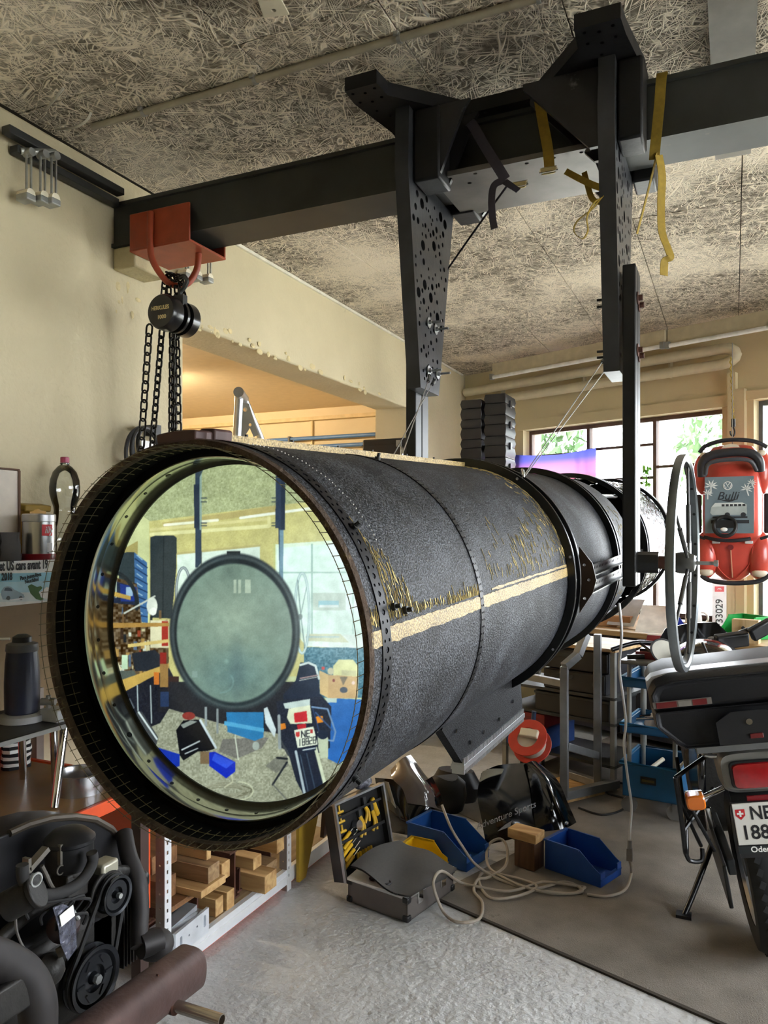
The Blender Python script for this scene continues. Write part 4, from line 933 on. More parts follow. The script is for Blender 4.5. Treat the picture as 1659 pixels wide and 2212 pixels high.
obj('handle_grip', patch(PI/2-.10, PI/2+.0, .03, .075, .019, 5, 5, .006), BRW, tel, world=False, bev=.004)
for s in (.09,.16,.30,.47,.62,.80,.97): p = cy(PI/2+.02, s, R+.008); obj('rail_screw', MB().cyl(p, p+Vector((0,0,.012)), .003, n=8), DARKSTEEL, tel, world=False)
# gold scribbled relief lines
GL = mat('gold thread relief', (206,182,116), .38, .4, var=.2)
rnd = random.Random(11); mb = MB()
def strand(s, a0, a1, wig, lean, r=.00055):
    n = max(5, int((a1-a0)*R/.004)); f = rnd.uniform(.5,1.5); p0 = rnd.uniform(0,6)
    mb.tube([cy(a0+(a1-a0)*i/n, s+lean*i/n+wig*math.sin(p0+f*i), R+.0006) for i in range(n+1)], r, 4)
for i in range(50):
    s = .062+.0042*i+rnd.uniform(-.001,.001); top = .16+.48*math.exp(-i/6.5)+.16*math.exp(-((i-9)/5)**2)+.1*math.exp(-((i-17)/2.5)**2)+rnd.uniform(0,.03)
    a = .145+rnd.uniform(-.01,.01)
    while a < top-.02:
        b = min(top, a+rnd.uniform(.05,.16)); strand(s, a, b, .0014, rnd.uniform(-.006,.004)); a = b+rnd.uniform(.008,.03)
for i in range(10): strand(.004+.0024*i, .13+rnd.uniform(0,.02), .18+rnd.uniform(0,.05), .002, .002)
for i in range(40): strand(.28+.004*i, .13+.0, .15+rnd.uniform(0,.05)*(1 if i % 7 else 2.2), .0015, 0)
for i in range(150):
    s = .50+.60*rnd.random()**.8; top = .2+.5*((s-.5)/.6)**2+.45*math.exp(-((s-.62)/.03)**2)*.5; a = rnd.uniform(.15,.15+top); strand(s, a, a+rnd.uniform(.02,.10), .0015, rnd.uniform(-.004,.004))
for i in range(130):
    a = rnd.uniform(.2,1.45); s = 1.10-rnd.random()**2*.10; strand(s, a, a+rnd.uniform(.015,.06), .0014, rnd.uniform(-.006,.0))
for i in range(70):
    a = rnd.uniform(-.5,.6); s = 1.85+rnd.random()*.25; strand(s, a, a+rnd.uniform(.02,.07), .0016, .002)
for i in range(120):
    a = PI/2+rnd.uniform(-.11,.13); s = rnd.uniform(.09,1.08); p = cy(a, s, R+.0095); mb.tube([p, p+Vector((rnd.uniform(-.006,.006), rnd.uniform(.004,.014), .0012)), p+Vector((rnd.uniform(-.008,.008), rnd.uniform(.012,.022), 0))], .0008, 4)
stuff(obj('gold_thread_relief', mb, GL, tel, world=False, fix=False))
# silver drips below the ring
mb = MB()
for i in range(70):
    a = -rnd.uniform(.15,.75); s = 1.17+rnd.random()**1.5*.13; mb.tube([cy(a, s, R+.0006), cy(a-rnd.uniform(.01,.03), s+rnd.uniform(-.004,.004), R+.0008), cy(a-rnd.uniform(.03,.06), s+rnd.uniform(-.006,.006), R+.0006)], .0012, 5)
stuff(obj('silver_drips', mb, mat('silver drip', (200,204,210), .2, .9), tel, world=False, fix=False))
# hanging dovetail board with toothed rack below the tube
vb = [(1.50,1.19),(1.635,1.083),(2.17,1.083),(2.14,1.20)]
obj('board_below', MB().prism(vb+[(2.0,1.25),(1.55,1.24)], .02, YZ(-.57)), speckle_mat('dark speckled board', (6,6,8), (40,41,44), 300, .6, .85, rough=.6, bump=.5, spec=.1), tel)
mb = MB().box((-.577,1.63,1.070), (-.545,2.175,1.082))
for i in range(54): mb.box((-.575,1.632+i*.01,1.060), (-.546,1.637+i*.01,1.096))
obj('toothed_rack', mb, ALU, tel)
for (y, z) in ((1.58,1.17), (1.68,1.12), (1.78,1.12), (1.92,1.12), (2.05,1.14)): obj('board_screw', MB().cyl((-.552,y,z), (-.546,y,z), .005, n=8), CHROME, tel)
# handwheel on the trunnion
hw = thing('handwheel', 'grey metal bicycle rim handwheel on the telescope axle', 'wheel', (-.14,2.57,1.505))
RC = Vector((-.14,2.57,1.505)); RR = .325
RIMM = mat('dull grey rim', (124,130,133), .35, .8, var=.15)
MX = Matrix.Translation(RC) @ Matrix.Rotation(-.06, 4, 'Z') @ Matrix.Rotation(PI/2, 4, 'Y')
rim = obj('rim', MB().lathe([(RR+.011,-.012),(RR+.013,-.006),(RR+.013,.006),(RR+.011,.012),(RR-.004,.014),(RR-.010,.008),(RR-.010,-.008),(RR-.004,-.014)], 72, MX, closed=True), RIMM, hw)
for j in range(18):
    a = 2*PI*j/18; p = MX @ Vector((math.cos(a)*(RR-.010), math.sin(a)*(RR-.010), 0)); q = MX @ Vector((math.cos(a)*(RR-.012), math.sin(a)*(RR-.012), 0)); obj('spoke_hole', MB().cyl(p, q, .005, n=8), BLACKPL, rim)
SPK = mat('oily steel rod', (92,92,90), .4, .7, var=.2)
for j in range(5):
    a = 2*PI*j/5+.35; p = MX @ Vector((math.cos(a)*.03, math.sin(a)*.03, .012)); q = MX @ Vector((math.cos(a)*(RR-.006), math.sin(a)*(RR-.006), 0)); m_ = p.lerp(q, .55)
    sp = obj('spoke', MB().cyl(p, q, .0048, n=10), SPK, hw); obj('spoke_sleeve', MB().cyl(p.lerp(q,.12), m_, .0075, n=10), SPK, sp)
obj('hub', MB().lathe([(.001,-.03),(.03,-.03),(.034,-.01),(.034,.012),(.024,.03),(.012,.034),(.001,.034)], 24, MX), SPK, hw)
obj('axle_bolt', MB().cyl(RC+Vector((.03,0,0)), RC+Vector((.085,0,0)), .006, n=10).cyl(RC+Vector((.085,0,0)), RC+Vector((.097,0,0)), .011, n=6), GALV, hw)
obj('axle', MB().cyl((-.27,2.57,1.505), (-.16,2.57,1.505), .020, n=16), RUST, hw)
obj('axle_collar', MB().cyl((-.277,2.57,1.505), (-.215,2.57,1.505), .034, n=8), BLACKPL, hw)
# ================================================================== left side: bench, shelf, engine
TOPW = wood_mat('oiled hardboard top', (128,96,58), (92,66,38), 1)
wb = thing('workbench', 'orange framed workbench with a brown top against the cream wall', 'workbench', (-2.15,1.35,0))
obj('bench_top', MB().box((-2.49,.3,.725), (-1.815,2.06,.75)), mat('varnished brown board', (138,104,62), .3, var=.2, vs=5), wb, bev=.003)
fa = obj('front_rail', MB().box((-1.825,.3,.708), (-1.805,2.06,.75)).box((-1.86,.3,.703), (-1.825,2.06,.712)), ORANGE, wb, bev=.002)
for px in (54, 76): p = at(px, 1812, x=-1.803); obj('rail_slot', MB().box((-1.806,p.y-.004,.7075), (-1.803,p.y+.004,.722)), BLACKPL, fa)
obj('end_panel', MB().box((-2.47,2.075,.30), (-1.84,2.09,.75)), ORANGE, wb)
obj('back_panel', MB().box((-2.47,.3,.75), (-2.45,2.06,.90)), mat('red orange back board', (196,52,32), .5), wb)
obj('leg', MB().box((-1.86,2.02,0), (-1.82,2.06,.72)), mat('dark brown leg', (58,40,34), .6), wb); obj('leg', MB().box((-2.46,2.02,0), (-2.42,2.06,.72)), mat('dark brown leg', ()), wb)
obj('leg', MB().box((-1.86,.35,0), (-1.82,.39,.72)), mat('dark brown leg', ()), wb)
o = obj('brown_panel', MB().box((-2.495,.4,.92), (-2.47,2.44,1.465)), mat('brown hardboard panel', (138,116,84), .7, var=.08)); tag(o, 'brown hardboard panel on the wall above the orange bench', 'panel')
sh = thing('wall_shelf', 'wooden wall shelf holding the bottle and the coffee can', 'shelf', (-2.35,1.5,1.47))
obj('shelf_board', MB().box((-2.498,.6,1.47), (-2.18,2.42,1.5)), wood_mat('pale shelf wood', (186,160,112), (150,124,84), 1), sh)
for y in (.9, 2.35): obj('shelf_bracket', MB().box((-2.468,y,1.30), (-2.45,y+.02,1.47)).box((-2.468,y,1.45), (-2.22,y+.02,1.47)), DARKSTEEL, sh)
# poster
po = thing('event_poster', 'white and blue event poster with a small car hanging from the shelf edge', 'poster', (-2.172,1.7,1.36))
PX = -2.172
obj('paper', MB().box((PX,1.45,1.358), (PX+.001,2.06,1.505)), mat('poster paper', (236,238,238), .6), po)
def pp(px, py, k=0): q = at(px, py, x=PX+.0012+k*.0004); return (q.y, q.z)
def flat(name, pts, m, k=0): obj(name, MB().prism([pp(x, y, k) for x, y in pts], .0003, YZ(PX+.0012+k*.0004)), m, po)
flat('printed_sky', [(-30,1240),(118,1236),(118,1278),(-30,1282)], mat('poster sky blue', (150,206,228), .6)); flat('printed_ground', [(-30,1282),(118,1278),(118,1298),(-30,1301)], mat('poster pale', (216,228,232), .6))
flat('printed_sky_fade', [(-30,1258),(118,1255),(118,1278),(-30,1282)], mat('poster pale blue', (176,216,232), .6), 1)
INK = mat('black print ink', (20,20,24), .5)
ctr = lambda px, py: Vector((PX+.003, *pp(px, py, 1)))
text('poster_title', 'et US cars avant 19', .044, basis(ctr(-2, 1224), (0,1,0), (0,0,1)), INK, po, align='LEFT', bold=.0013, sx=.56)
text('poster_year', '2018', .034, basis(ctr(3, 1247), (0,1,0), (0,0,1)), INK, po, align='LEFT', bold=.001, sx=.6)
text('poster_place', 'Place Jeunes-Rives', .019, basis(ctr(66, 1245), (0,1,.12), (0,0,1)), INK, po, bold=.0003, sx=.62)
text('poster_town', 'Neuchâtel', .019, basis(ctr(68, 1254), (0,1,.12), (0,0,1)), INK, po, bold=.0003, sx=.72)
flat('printed_car_body', [(2,1284),(3,1276),(9,1268),(16,1266),(24,1268),(31,1274),(42,1279),(51,1284),(53,1290),(48,1294),(6,1295)], mat('printed car grey blue', (150,172,190), .6), 2)
flat('printed_car_window', [(9,1276),(12,1270),(18,1269),(25,1272),(27,1277)], mat('printed car window', (70,84,100), .6), 3)
for c in (18, 45): flat('printed_car_wheel', [(c+4.2*math.cos(a), 1292+4.6*math.sin(a)) for a in np.linspace(0,6,9)], mat('printed wheel grey', (90,96,100), .6), 3)
flat('printed_car_bumper', [(22,1295),(50,1291),(50,1294),(22,1298)], mat('printed chrome', (232,236,240), .5), 4)
flat('printed_leaf', [(60,1266),(68,1262),(80,1268),(88,1266),(92,1270),(84,1278),(88,1290),(95,1294),(88,1297),(78,1294),(66,1282)], mat('printed leaf green', (70,110,52), .6), 2)
flat('printed_snail', [(84,1280),(92,1276),(100,1268),(108,1270),(110,1290),(100,1294),(90,1290)], mat('printed white', (240,240,240), .6), 3)
# coffee can
cc = at(84, 1209, x=-2.30); cc.z = 1.5
can = thing('coffee_can', 'steel coffee can with a red base band and red logo square', 'can', tuple(cc)); MCAN = Matrix.Translation(cc)
obj('can_body', MB().lathe([(.056,.022),(.056,.138),(.052,.142)], 36, MCAN), mat('brushed can steel', (196,196,194), .25, .95, var=.06), can)
obj('base_band', MB().lathe([(.05,0),(.057,.002),(.057,.022),(.055,.024)], 36, MCAN), mat('deep red can band', (128,20,36), .3), can)
obj('lid', MB().lathe([(.055,.138),(.0575,.14),(.0575,.163),(.054,.167),(.02,.168),(.001,.168)], 36, MCAN), mat('can lid steel', (188,188,190), .35, .9), can)
def cpatch(name, a0, a1, z0, z1, r, m):
    vs = []; n = 8
    for i in range(n+1):
        a = a0+(a1-a0)*i/n
        for z in (z0, z1): vs.append(cc+Vector((r*math.cos(a), r*math.sin(a), z)))
    return obj(name, MB().add(vs, [(2*i,2*i+2,2*i+3,2*i+1) for i in range(n)]), m, can)
cpatch('logo_square', -.55, .20, .088, .128, .0563, mat('logo red', (206,32,40), .4))
cpatch('label_strip', -.2, .2, .03, .062, .0563, mat('label grey', (214,214,214), .4))
a = -.14; text('logo_lettering', 'illy', .036, basis(cc+Vector((.0585*math.cos(a), .0585*math.sin(a), .108)), (-math.sin(a), math.cos(a), 0), (0,0,1)), WHITE, can, shear=.25, sx=.8)
# bottle
bb = at(140, 1200, x=-2.38); bb.z = 1.5
bt = thing('plastic_bottle', 'empty clear plastic bottle with a pink cap on the shelf', 'bottle', tuple(bb)); MBt = Matrix.Translation(bb)
PET = pane_mat('clear bottle plastic', (.90,.92,.91), .25, .05)
pr = [(.03,.0),(.052,.004),(.055,.02),(.055,.05),(.0535,.055),(.055,.06),(.055,.10),(.054,.12),(.047,.15),(.041,.175),(.040,.185),(.042,.20),(.050,.225),(.056,.25),(.057,.275),(.054,.305),(.044,.335),(.028,.355),(.016,.364),(.0145,.375)]
obj('bottle_body', MB().lathe(pr, 36, MBt, caps=False), PET, bt)
obj('neck_ring', MB().lathe([(.0145,.366),(.018,.367),(.018,.370),(.0145,.371)], 24, MBt), PET, bt)
obj('cap', MB().lathe([(.0165,.372),(.0168,.375),(.0165,.392),(.014,.394),(.001,.394)], 24, MBt), mat('pink cap', (176,70,100), .4), bt)
# yellow bag, grey thing, carton
yb = at(75, 1200, x=-2.44)
def bag(name, label, cat, c, d, m, seed, parts=()):
    r_ = random.Random(seed); rings = []
    for i in range(7):
        f = i/6; sc = 1-.25*f**2; ring_ = []
        for j in range(16):
            a = 2*PI*j/16; ca, sa = math.cos(a), math.sin(a); q = (abs(ca)**4+abs(sa)**4)**-.25
            ring_.append(Vector(c)+Vector((ca*q*d[0]/2*sc+r_.uniform(-.003,.003), sa*q*d[1]/2*(sc if i < 6 else .9)+r_.uniform(-.003,.003), d[2]*f)))
        rings.append(ring_)
    t = thing(name, label, cat, tuple(c)); obj('sack', MB().loft(rings), m, t); return t
t = bag('coffee_bag', 'crumpled yellow coffee bag behind the steel can', 'bag', (-2.415,yb.y-.03,1.5), (.08,.10,.19), mat('yellow foil bag', (176,132,36), .45, var=.2), 2)
obj('folded_top', MB().cbox((-2.415,yb.y-.03,1.694), (.06,.12,.025), (0,.15,0)), mat('olive bag fold', (140,112,30), .5), t, bev=.005); obj('bag_label', MB().box((-2.371,yb.y-.085,1.60), (-2.3695,yb.y-.05,1.66)), WHITE, t)
t = bag('dark_pouch', 'dark grey pouch slumped on the end of the shelf', 'pouch', (-2.31,at(10,1200,x=-2.33).y-.02,1.5), (.09,.10,.10), mat('dark grey pouch', (58,54,50), .7, var=.3), 6)
obj('zip_flap', MB().tube(smoothpath([(-2.285,1.72,1.56),(-2.275,1.76,1.575),(-2.282,1.80,1.56)]), .012, 8), mat('pouch flap', (42,38,36), .7), t)
yc = at(10, 1060, x=-2.42)
t = thing('carton', 'tall battered white carton standing on the shelf', 'box', (-2.43,yc.y-.06,1.5))
obj('carton_body', MB().box((-2.485,yc.y-.2,1.5), (-2.38,yc.y+.03,1.825)), mat('white carton board', (206,196,182), .7, var=.1), t, bev=.004); obj('brown_edge', MB().box((-2.379,yc.y+.022,1.5), (-2.376,yc.y+.032,1.826)), mat('carton brown edge', (92,66,50), .8), t); obj('carton_flap', MB().box((-2.485,yc.y-.2,1.826), (-2.38,yc.y+.032,1.832)), mat('carton brown edge', ()), t)
# stool with water heater on the bench
SX, SYy = -2.06, 1.74
st = thing('small_stool', 'small dark topped stool with chrome legs standing on the bench', 'stool', (SX,SYy,.75))
obj('stool_top', MB().box((SX-.19,SYy-.2,.985), (SX+.15,SYy+.16,1.0)), mat('dark stool top', (40,40,42), .4), st, bev=.006)
obj('edge_band', MB().box((SX+.15,SYy-.2,.986), (SX+.154,SYy+.16,.999)), GREYSTEEL, st)
for (dx, dy, ex, ey) in ((.13,.06,.15,.0), (-.02,.15,-.03,.17), (-.16,.14,-.17,.16), (-.16,-.16,-.17,-.18)):
    obj('leg', MB().cyl((SX+dx,SYy+dy,.985), (SX+ex,SYy+ey,.751), .013, n=14), CHROME, st)
kt = thing('thermos_jug', 'dark blue cylindrical jug on a grey base on the stool', 'jug', (SX,SYy+.01,1.0)); MK = Matrix.Translation((SX,SYy+.01,1.0))
obj('base', MB().lathe([(.05,0),(.068,.002),(.068,.022),(.05,.028)], 32, MK), mat('pale grey plastic', (176,178,180), .4), kt)
obj('jug_body', MB().lathe([(.048,.028),(.052,.032),(.053,.12),(.050,.19),(.046,.225)], 32, MK), mat('dark blue jug', (34,40,62), .35, var=.2), kt)
obj('collar', MB().lathe([(.0465,.222),(.049,.226),(.047,.246),(.03,.252)], 32, MK), mat('grey jug collar', (92,94,96), .4), kt)
obj('lid', MB().lathe([(.03,.25),(.028,.268),(.015,.276),(.001,.277)], 24, MK), BLACKPL, kt); obj('white_stick', MB().cyl((SX-.17,SYy-.1,1.262), (SX+.005,SYy-.04,1.268), .004, n=8), WHITE, kt)
obj('switch_box', MB().box((SX+.055,SYy+.03,1.0), (SX+.13,SYy+.09,1.04)), mat('pale grey plastic', ()), kt, bev=.004); obj('tap', MB().cyl((SX+.05,SYy+.04,1.06), (SX+.09,SYy+.06,1.06), .012, n=10).cyl((SX+.07,SYy+.05,1.04), (SX+.07,SYy+.05,1.08), .008, n=8), GREYSTEEL, kt)
# pans
def pan(label, c, r, h, m):
    t = thing('round_pan', label, 'pan', tuple(c)); obj('pan_wall', MB().lathe([(r-.003,.003),(r,0),(r,h-.003),(r+.003,h),(r-.001,h),(r-.003,h-.004),(r-.003,.003)], 48, Matrix.Translation(c), caps=False), m, t); obj('pan_bottom', MB().lathe([(.001,.0005),(r-.002,.0005),(r-.002,.003),(.001,.003)], 48, Matrix.Translation(c), caps=False), m, t)
pan('shiny round steel cake pan on the bench front', (-1.955,1.885,.7505), .076, .066, mat('pan steel', (190,190,194), .25, .95, var=.1))
pan('small dull pan at the back of the bench', (-2.30,1.72,.7505), .055, .05, mat('dull pan steel', (110,110,112), .45, .8))
rg_ = MB(); 
for i in range(8): rg_.box((-2.40,2.0+i*.011,.751), (-2.33,2.009+i*.011,.88-.006*abs(i-3.5)))
t = thing('striped_rag', 'black and white striped rag piled at the back of the bench', 'cloth', (-2.36,1.98,.751))
vs = []; 
for half in (0, 1):
    mb = MB()
    for i in range(half, 10, 2):
        z0 = .752+i*.012; mb.loft([[Vector((-2.36+.04*math.cos(a)*(1+.2*math.sin(i+3*a)), 1.98+.055*math.sin(a), z0+k*.012)) for a in np.linspace(0,2*PI,13)[:-1]] for k in (0,1)])
    obj('white_stripe' if half else 'black_stripe', mb, WHITE if half else mat('black rag', (30,30,32), .9), t)
# ------------------------------------------------------------------ white slotted shelf with timber
sl = thing('slotted_shelf', 'white slotted angle shelf loaded with timber offcuts', 'shelf', (-2.1,2.5,0))
SLW = mat('white slotted angle', (226,228,230), .35, .2, var=.05); SLB = mat('shaded angle face', (146,136,128), .5, .1, var=.1)  # second tone: shadow on the white angle put into its colour
for y in (2.13, 2.94, 3.44):
    pz = 1.0 if y < 3.2 else .95
    sl_h = [[(.010,.06+.034*i),(.010,.073+.034*i),(.018,.073+.034*i),(.018,.06+.034*i)] for i in range(int((pz-.1)/.034))]
    pst = obj('post_face', MB().prism([(0,0),(.034,0),(.034,pz),(0,pz)], .003, YZ(-1.813) @ Matrix.Translation((y,0,0)), sl_h), SLW, sl)
    obj('post_flange', MB().prism([(-1.85,0),(-1.813,0),(-1.813,pz),(-1.85,pz)], .003, XZ(y+.002), [(-1.832,.08+.05*i,.004) for i in range(int((pz-.15)/.05))]), SLB, pst)
    obj('rear_post', MB().box((-2.46,y,0), (-2.43,y+.034,pz)), SLB, sl)
obj('shelf_rail', MB().box((-1.835,2.165,.03), (-1.812,2.94,.095)).box((-1.812,2.165,.055), (-1.809,2.94,.07)), SLW, sl); obj('shelf_rail', MB().box((-1.835,2.975,.03), (-1.812,3.44,.095)), SLW, sl)
obj('shelf_board', MB().box((-2.46,2.165,.08), (-1.836,3.44,.096)), wood_mat('grey shelf plywood', (168,146,110), (136,112,82), 1), sl)
obj('upper_rail', MB().box((-1.835,2.165,.86), (-1.812,3.44,.92)), SLW, sl); obj('upper_board', MB().box((-2.46,2.165,.905), (-1.836,3.44,.92)), wood_mat('grey shelf plywood', (), ()), sl)
obj('orange_under_rail', MB().box((-1.86,2.18,.004), (-1.84,3.4,.03)), ORANGE, sl)
Z6 = lambda zx, zy: (240+.3014*zx, 1780+.3014*zy)
W1 = wood_mat('pale sawn spruce', (206,170,116), (166,126,76), 0); W2 = wood_mat('brown old timber', (150,108,68), (104,70,42), 0); W3 = wood_mat('dusty grey plank', (170,140,102), (120,92,62), 0)
for (lb, y0, y1, z0, z1, x1, L, m) in (
    ('thick spruce beam end on top of the timber stack', 2.335,2.405,.290,.352,-1.78,.66,W3), ('wide brown plank under the thick spruce beam', 2.19,2.395,.238,.258,-1.83,.62,W2), ('pale board with a fresh sawn end in the timber stack', 2.28,2.43,.260,.288,-1.77,.66,W1),
    ('upright board standing behind the thick spruce beam', 2.378,2.405,.354,.46,-1.82,.6,W1), ('square timber block beside the thick beam', 2.432,2.485,.258,.325,-1.79,.5,W1), ('brown plank lying at the back beside the thick beam', 2.185,2.275,.260,.34,-1.88,.55,W2), ('long orange brown plank on top at the back', 2.19,2.33,.354,.42,-1.92,.5,W2)):
    tag(obj('timber_piece', MB().box((x1-L,y0,z0), (x1,y1,z1)), m, bev=.002, seg=1), lb, 'timber', 'timber on the slotted shelf')
for (lb, y0, y1, z0, z1, x1, L, m) in (
    ('shorter one of two small pale wood blocks on the shelf', 2.46,2.51,.0965,.165,-1.84,.2,W1), ('taller one of two small pale wood blocks on the shelf', 2.52,2.57,.0965,.170,-1.83,.2,W1), ('long wood block lying across the shelf front edge', 2.70,2.79,.0965,.17,-1.77,.3,W1), ('grey topped block beside the long wood block', 2.80,2.89,.0965,.165,-1.83,.32,W3),
    ('small cut block on a rusty beam end', 2.66,2.72,.206,.255,-1.80,.3,W1), ('pale timber end high beside the shelf post', 2.84,2.90,.206,.31,-1.80,.4,W1)):
    tag(obj('timber_block', MB().box((x1-L,y0,z0), (x1,y1,z1)), m, bev=.002, seg=1), lb, 'timber', 'timber on the slotted shelf')
def ibeam(y, z, w_, h, x1, L):
    return MB().prism([(y,z),(y+w_,z),(y+w_,z+.008),(y+w_/2+.004,z+.008),(y+w_/2+.004,z+h-.008),(y+w_,z+h-.008),(y+w_,z+h),(y,z+h),(y,z+h-.008),(y+w_/2-.004,z+h-.008),(y+w_/2-.004,z+.008),(y,z+.008)], L, YZ(x1-L))
for i, (y, z, w_, h, x1) in enumerate(((2.19,.0965,.10,.07,-1.93), (2.19,.1675,.10,.069,-1.94), (2.31,.0965,.07,.14,-1.94), (2.40,.0965,.05,.16,-1.90), (2.58,.0965,.07,.20,-1.86), (2.66,.0965,.035,.108,-1.88), (2.895,.0965,.035,.108,-1.88))):
    lb = ['rusty steel profile at the shelf end under the planks', 'second rusty steel profile stacked under the planks', 'tall rusty steel web carrying the pale board', 'narrow rusty steel web beside the square block', 'tall rusty steel profile in the middle of the shelf', 'short rusty profile under the small cut block', 'short rusty profile beside the shelf post'][i]
    tag(obj('steel_profile', ibeam(y, z, w_, h, x1, .42), RUST), lb, 'steel profile', 'rusty profiles on the slotted shelf')
tag(obj('slanted_board', MB().cbox((-2.02,2.53,.36), (.4,.012,.13), (.9,0,0)), W1), 'thin pale board leaning slanted in the middle of the shelf', 'board')
ab = thing('machined_block', 'white machined aluminium block with two slots on the shelf front', 'block', (-1.84,2.26,.097))
def slot(cy_, cz, w_, h): return [(cy_+w_/2*math.cos(-a), cz+(h-w_)/2*(1 if math.sin(-a) > 0 else -1)+w_/2*math.sin(-a)) for a in np.linspace(0,2*PI,17)[:-1]]
obj('face_plate', MB().prism([(2.17,.097),(2.36,.097),(2.36,.190),(2.17,.178)], .012, YZ(-1.808), [slot(2.20,.135,.014,.045), slot(2.335,.150,.014,.045), (2.245,.14,.004), (2.29,.15,.004)]), mat('milled white aluminium', (222,226,232), .3, .4), ab)
obj('block_body', MB().box((-1.915,2.17,.097), (-1.809,2.36,.176)), mat('milled aluminium', (196,200,206), .35, .6), ab)
obj('bevel_ridge', MB().prism([(2.19,.1765),(2.345,.1765),(2.345,.198)], .05, YZ(-1.89)), mat('milled aluminium', ()), ab)
yb_ = thing('ochre_board', 'ochre yellow plywood board leaning beside the shelf post', 'board', (-1.85,3.1,0))
obj('panel', MB().prism([(3.0,.02),(3.06,.02),(3.34,.62),(3.34,.9),(3.0,.9)], .016, YZ(-1.80)), mat('ochre plywood', (170,138,36), .6, var=.12), yb_)
o = obj('dark_board', MB().prism([(3.18,.16),(3.30,.18),(3.42,.9),(3.30,.9)], .02, YZ(-1.778)), mat('dark brown board', (74,54,42), .7)); tag(o, 'dark brown board leaning against the ochre board', 'board')
# ------------------------------------------------------------------ wall coil, stand, black boxes
cl_ = thing('cable_coil', 'coil of black hose hanging on the cream wall behind the tube', 'hose', (-2.47,2.73,1.95))
mb = MB(); c = at(312, 985, x=-2.46)
for i in range(4):
    obj('hose_loop', MB().torus(c+Vector((.012+.012*(i%2), .012*i-.02, .012*i)), (1,.1,.05*i), .125-.010*i, .009, 40, 8), mat('black hose', (44,44,46), .5, var=.2), cl_)
obj('hook_block', MB().box((-2.5,c.y+.05,c.z+.10), (-2.44,c.y+.09,c.z+.15)), BLACKPL, cl_); obj('white_tag', MB().box((-2.455,c.y-.03,c.z-.06), (-2.45,c.y+.05,c.z+.07)), WHITE, cl_)
ts = thing('folding_stand', 'bare aluminium folding stand with perforated gusset plate', 'stand', tuple(at(540, 1000, d=4.3)*1))
D_ = 4.15
ts.location = (at(530, 900, d=D_).x, at(530, 900, d=D_).y, 0); q = lambda px, py, dd=D_: at(px, py, d=dd)
def tofloor(a, b): t = (0-a.z)/(b.z-a.z); return a+(b-a)*t
a, b = q(517,853), q(512,945); obj('tube_leg', MB().cyl(a, tofloor(a, b), .024, n=16), ALU, ts)
a, b = q(524,853,D_+.08), q(563,945,D_+.25); obj('tube_leg', MB().tube([a, b, Vector((b.x+.12,b.y+.12,0))], .02, 16), ALU, ts)
a = q(517,855); obj('top_tube', MB().cyl(a+Vector((.03,-.05,.01)), a+Vector((-.04,.1,.0)), .028, n=18), ALU, ts)
gp = [q(521,870), q(538,872), q(558,940), q(548,944), q(540,925), q(528,944), q(516,944)]; g0 = gp[0]; ex = (gp[1]-gp[0]); 
Mg = basis(g0, Vector((CY,SY,0)), (0,0,1)); Mi = Mg.inverted(); g2 = [(Mi @ p) for p in gp]
obj('gusset_plate', MB().prism([(p.x, p.y) for p in g2], .006, Mg, [((Mi@q(530,885)).x, (Mi@q(530,885)).y, .012), ((Mi@q(536,935)).x+.012, (Mi@q(536,918)).y, .008)]), ALU, ts)
CASE = mat('black case plastic', (34,34,37), .45, var=.12)
bx = thing('storage_cabinet', 'grey storage cabinet standing in the opening behind the tube', 'cabinet', tuple(at(830, 985, d=6.0)))
p0 = at(776, 982, d=6.0); bx.location = (p0.x+.2, p0.y+.2, 0)
obj('cabinet_body', MB().box((p0.x,p0.y,0), (p0.x+.40,p0.y+.5,p0.z-.03)), mat('grey cabinet', (120,122,124), .5), bx); obj('cabinet_door', MB().box((p0.x+.02,p0.y-.012,.05), (p0.x+.38,p0.y,p0.z-.08)), mat('grey cabinet door', (132,134,136), .5), bx)
a = p0.z-.029
t = thing('black_case', 'single black plastic case on top of the cabinet in the opening', 'case', (p0.x+.2,p0.y+.2,a)); obj('case_shell', MB().box((p0.x+.0,p0.y+.05,a), (p0.x+.39,p0.y+.4,a+.15)), CASE, t, bev=.015); obj('lid_seam', MB().box((p0.x-.002,p0.y+.048,a+.10), (p0.x+.392,p0.y+.402,a+.106)), BLACKPL, t); obj('latch', MB().box((p0.x+.3,p0.y+.03,a+.08), (p0.x+.34,p0.y+.05,a+.13)), GREYSTEEL, t)
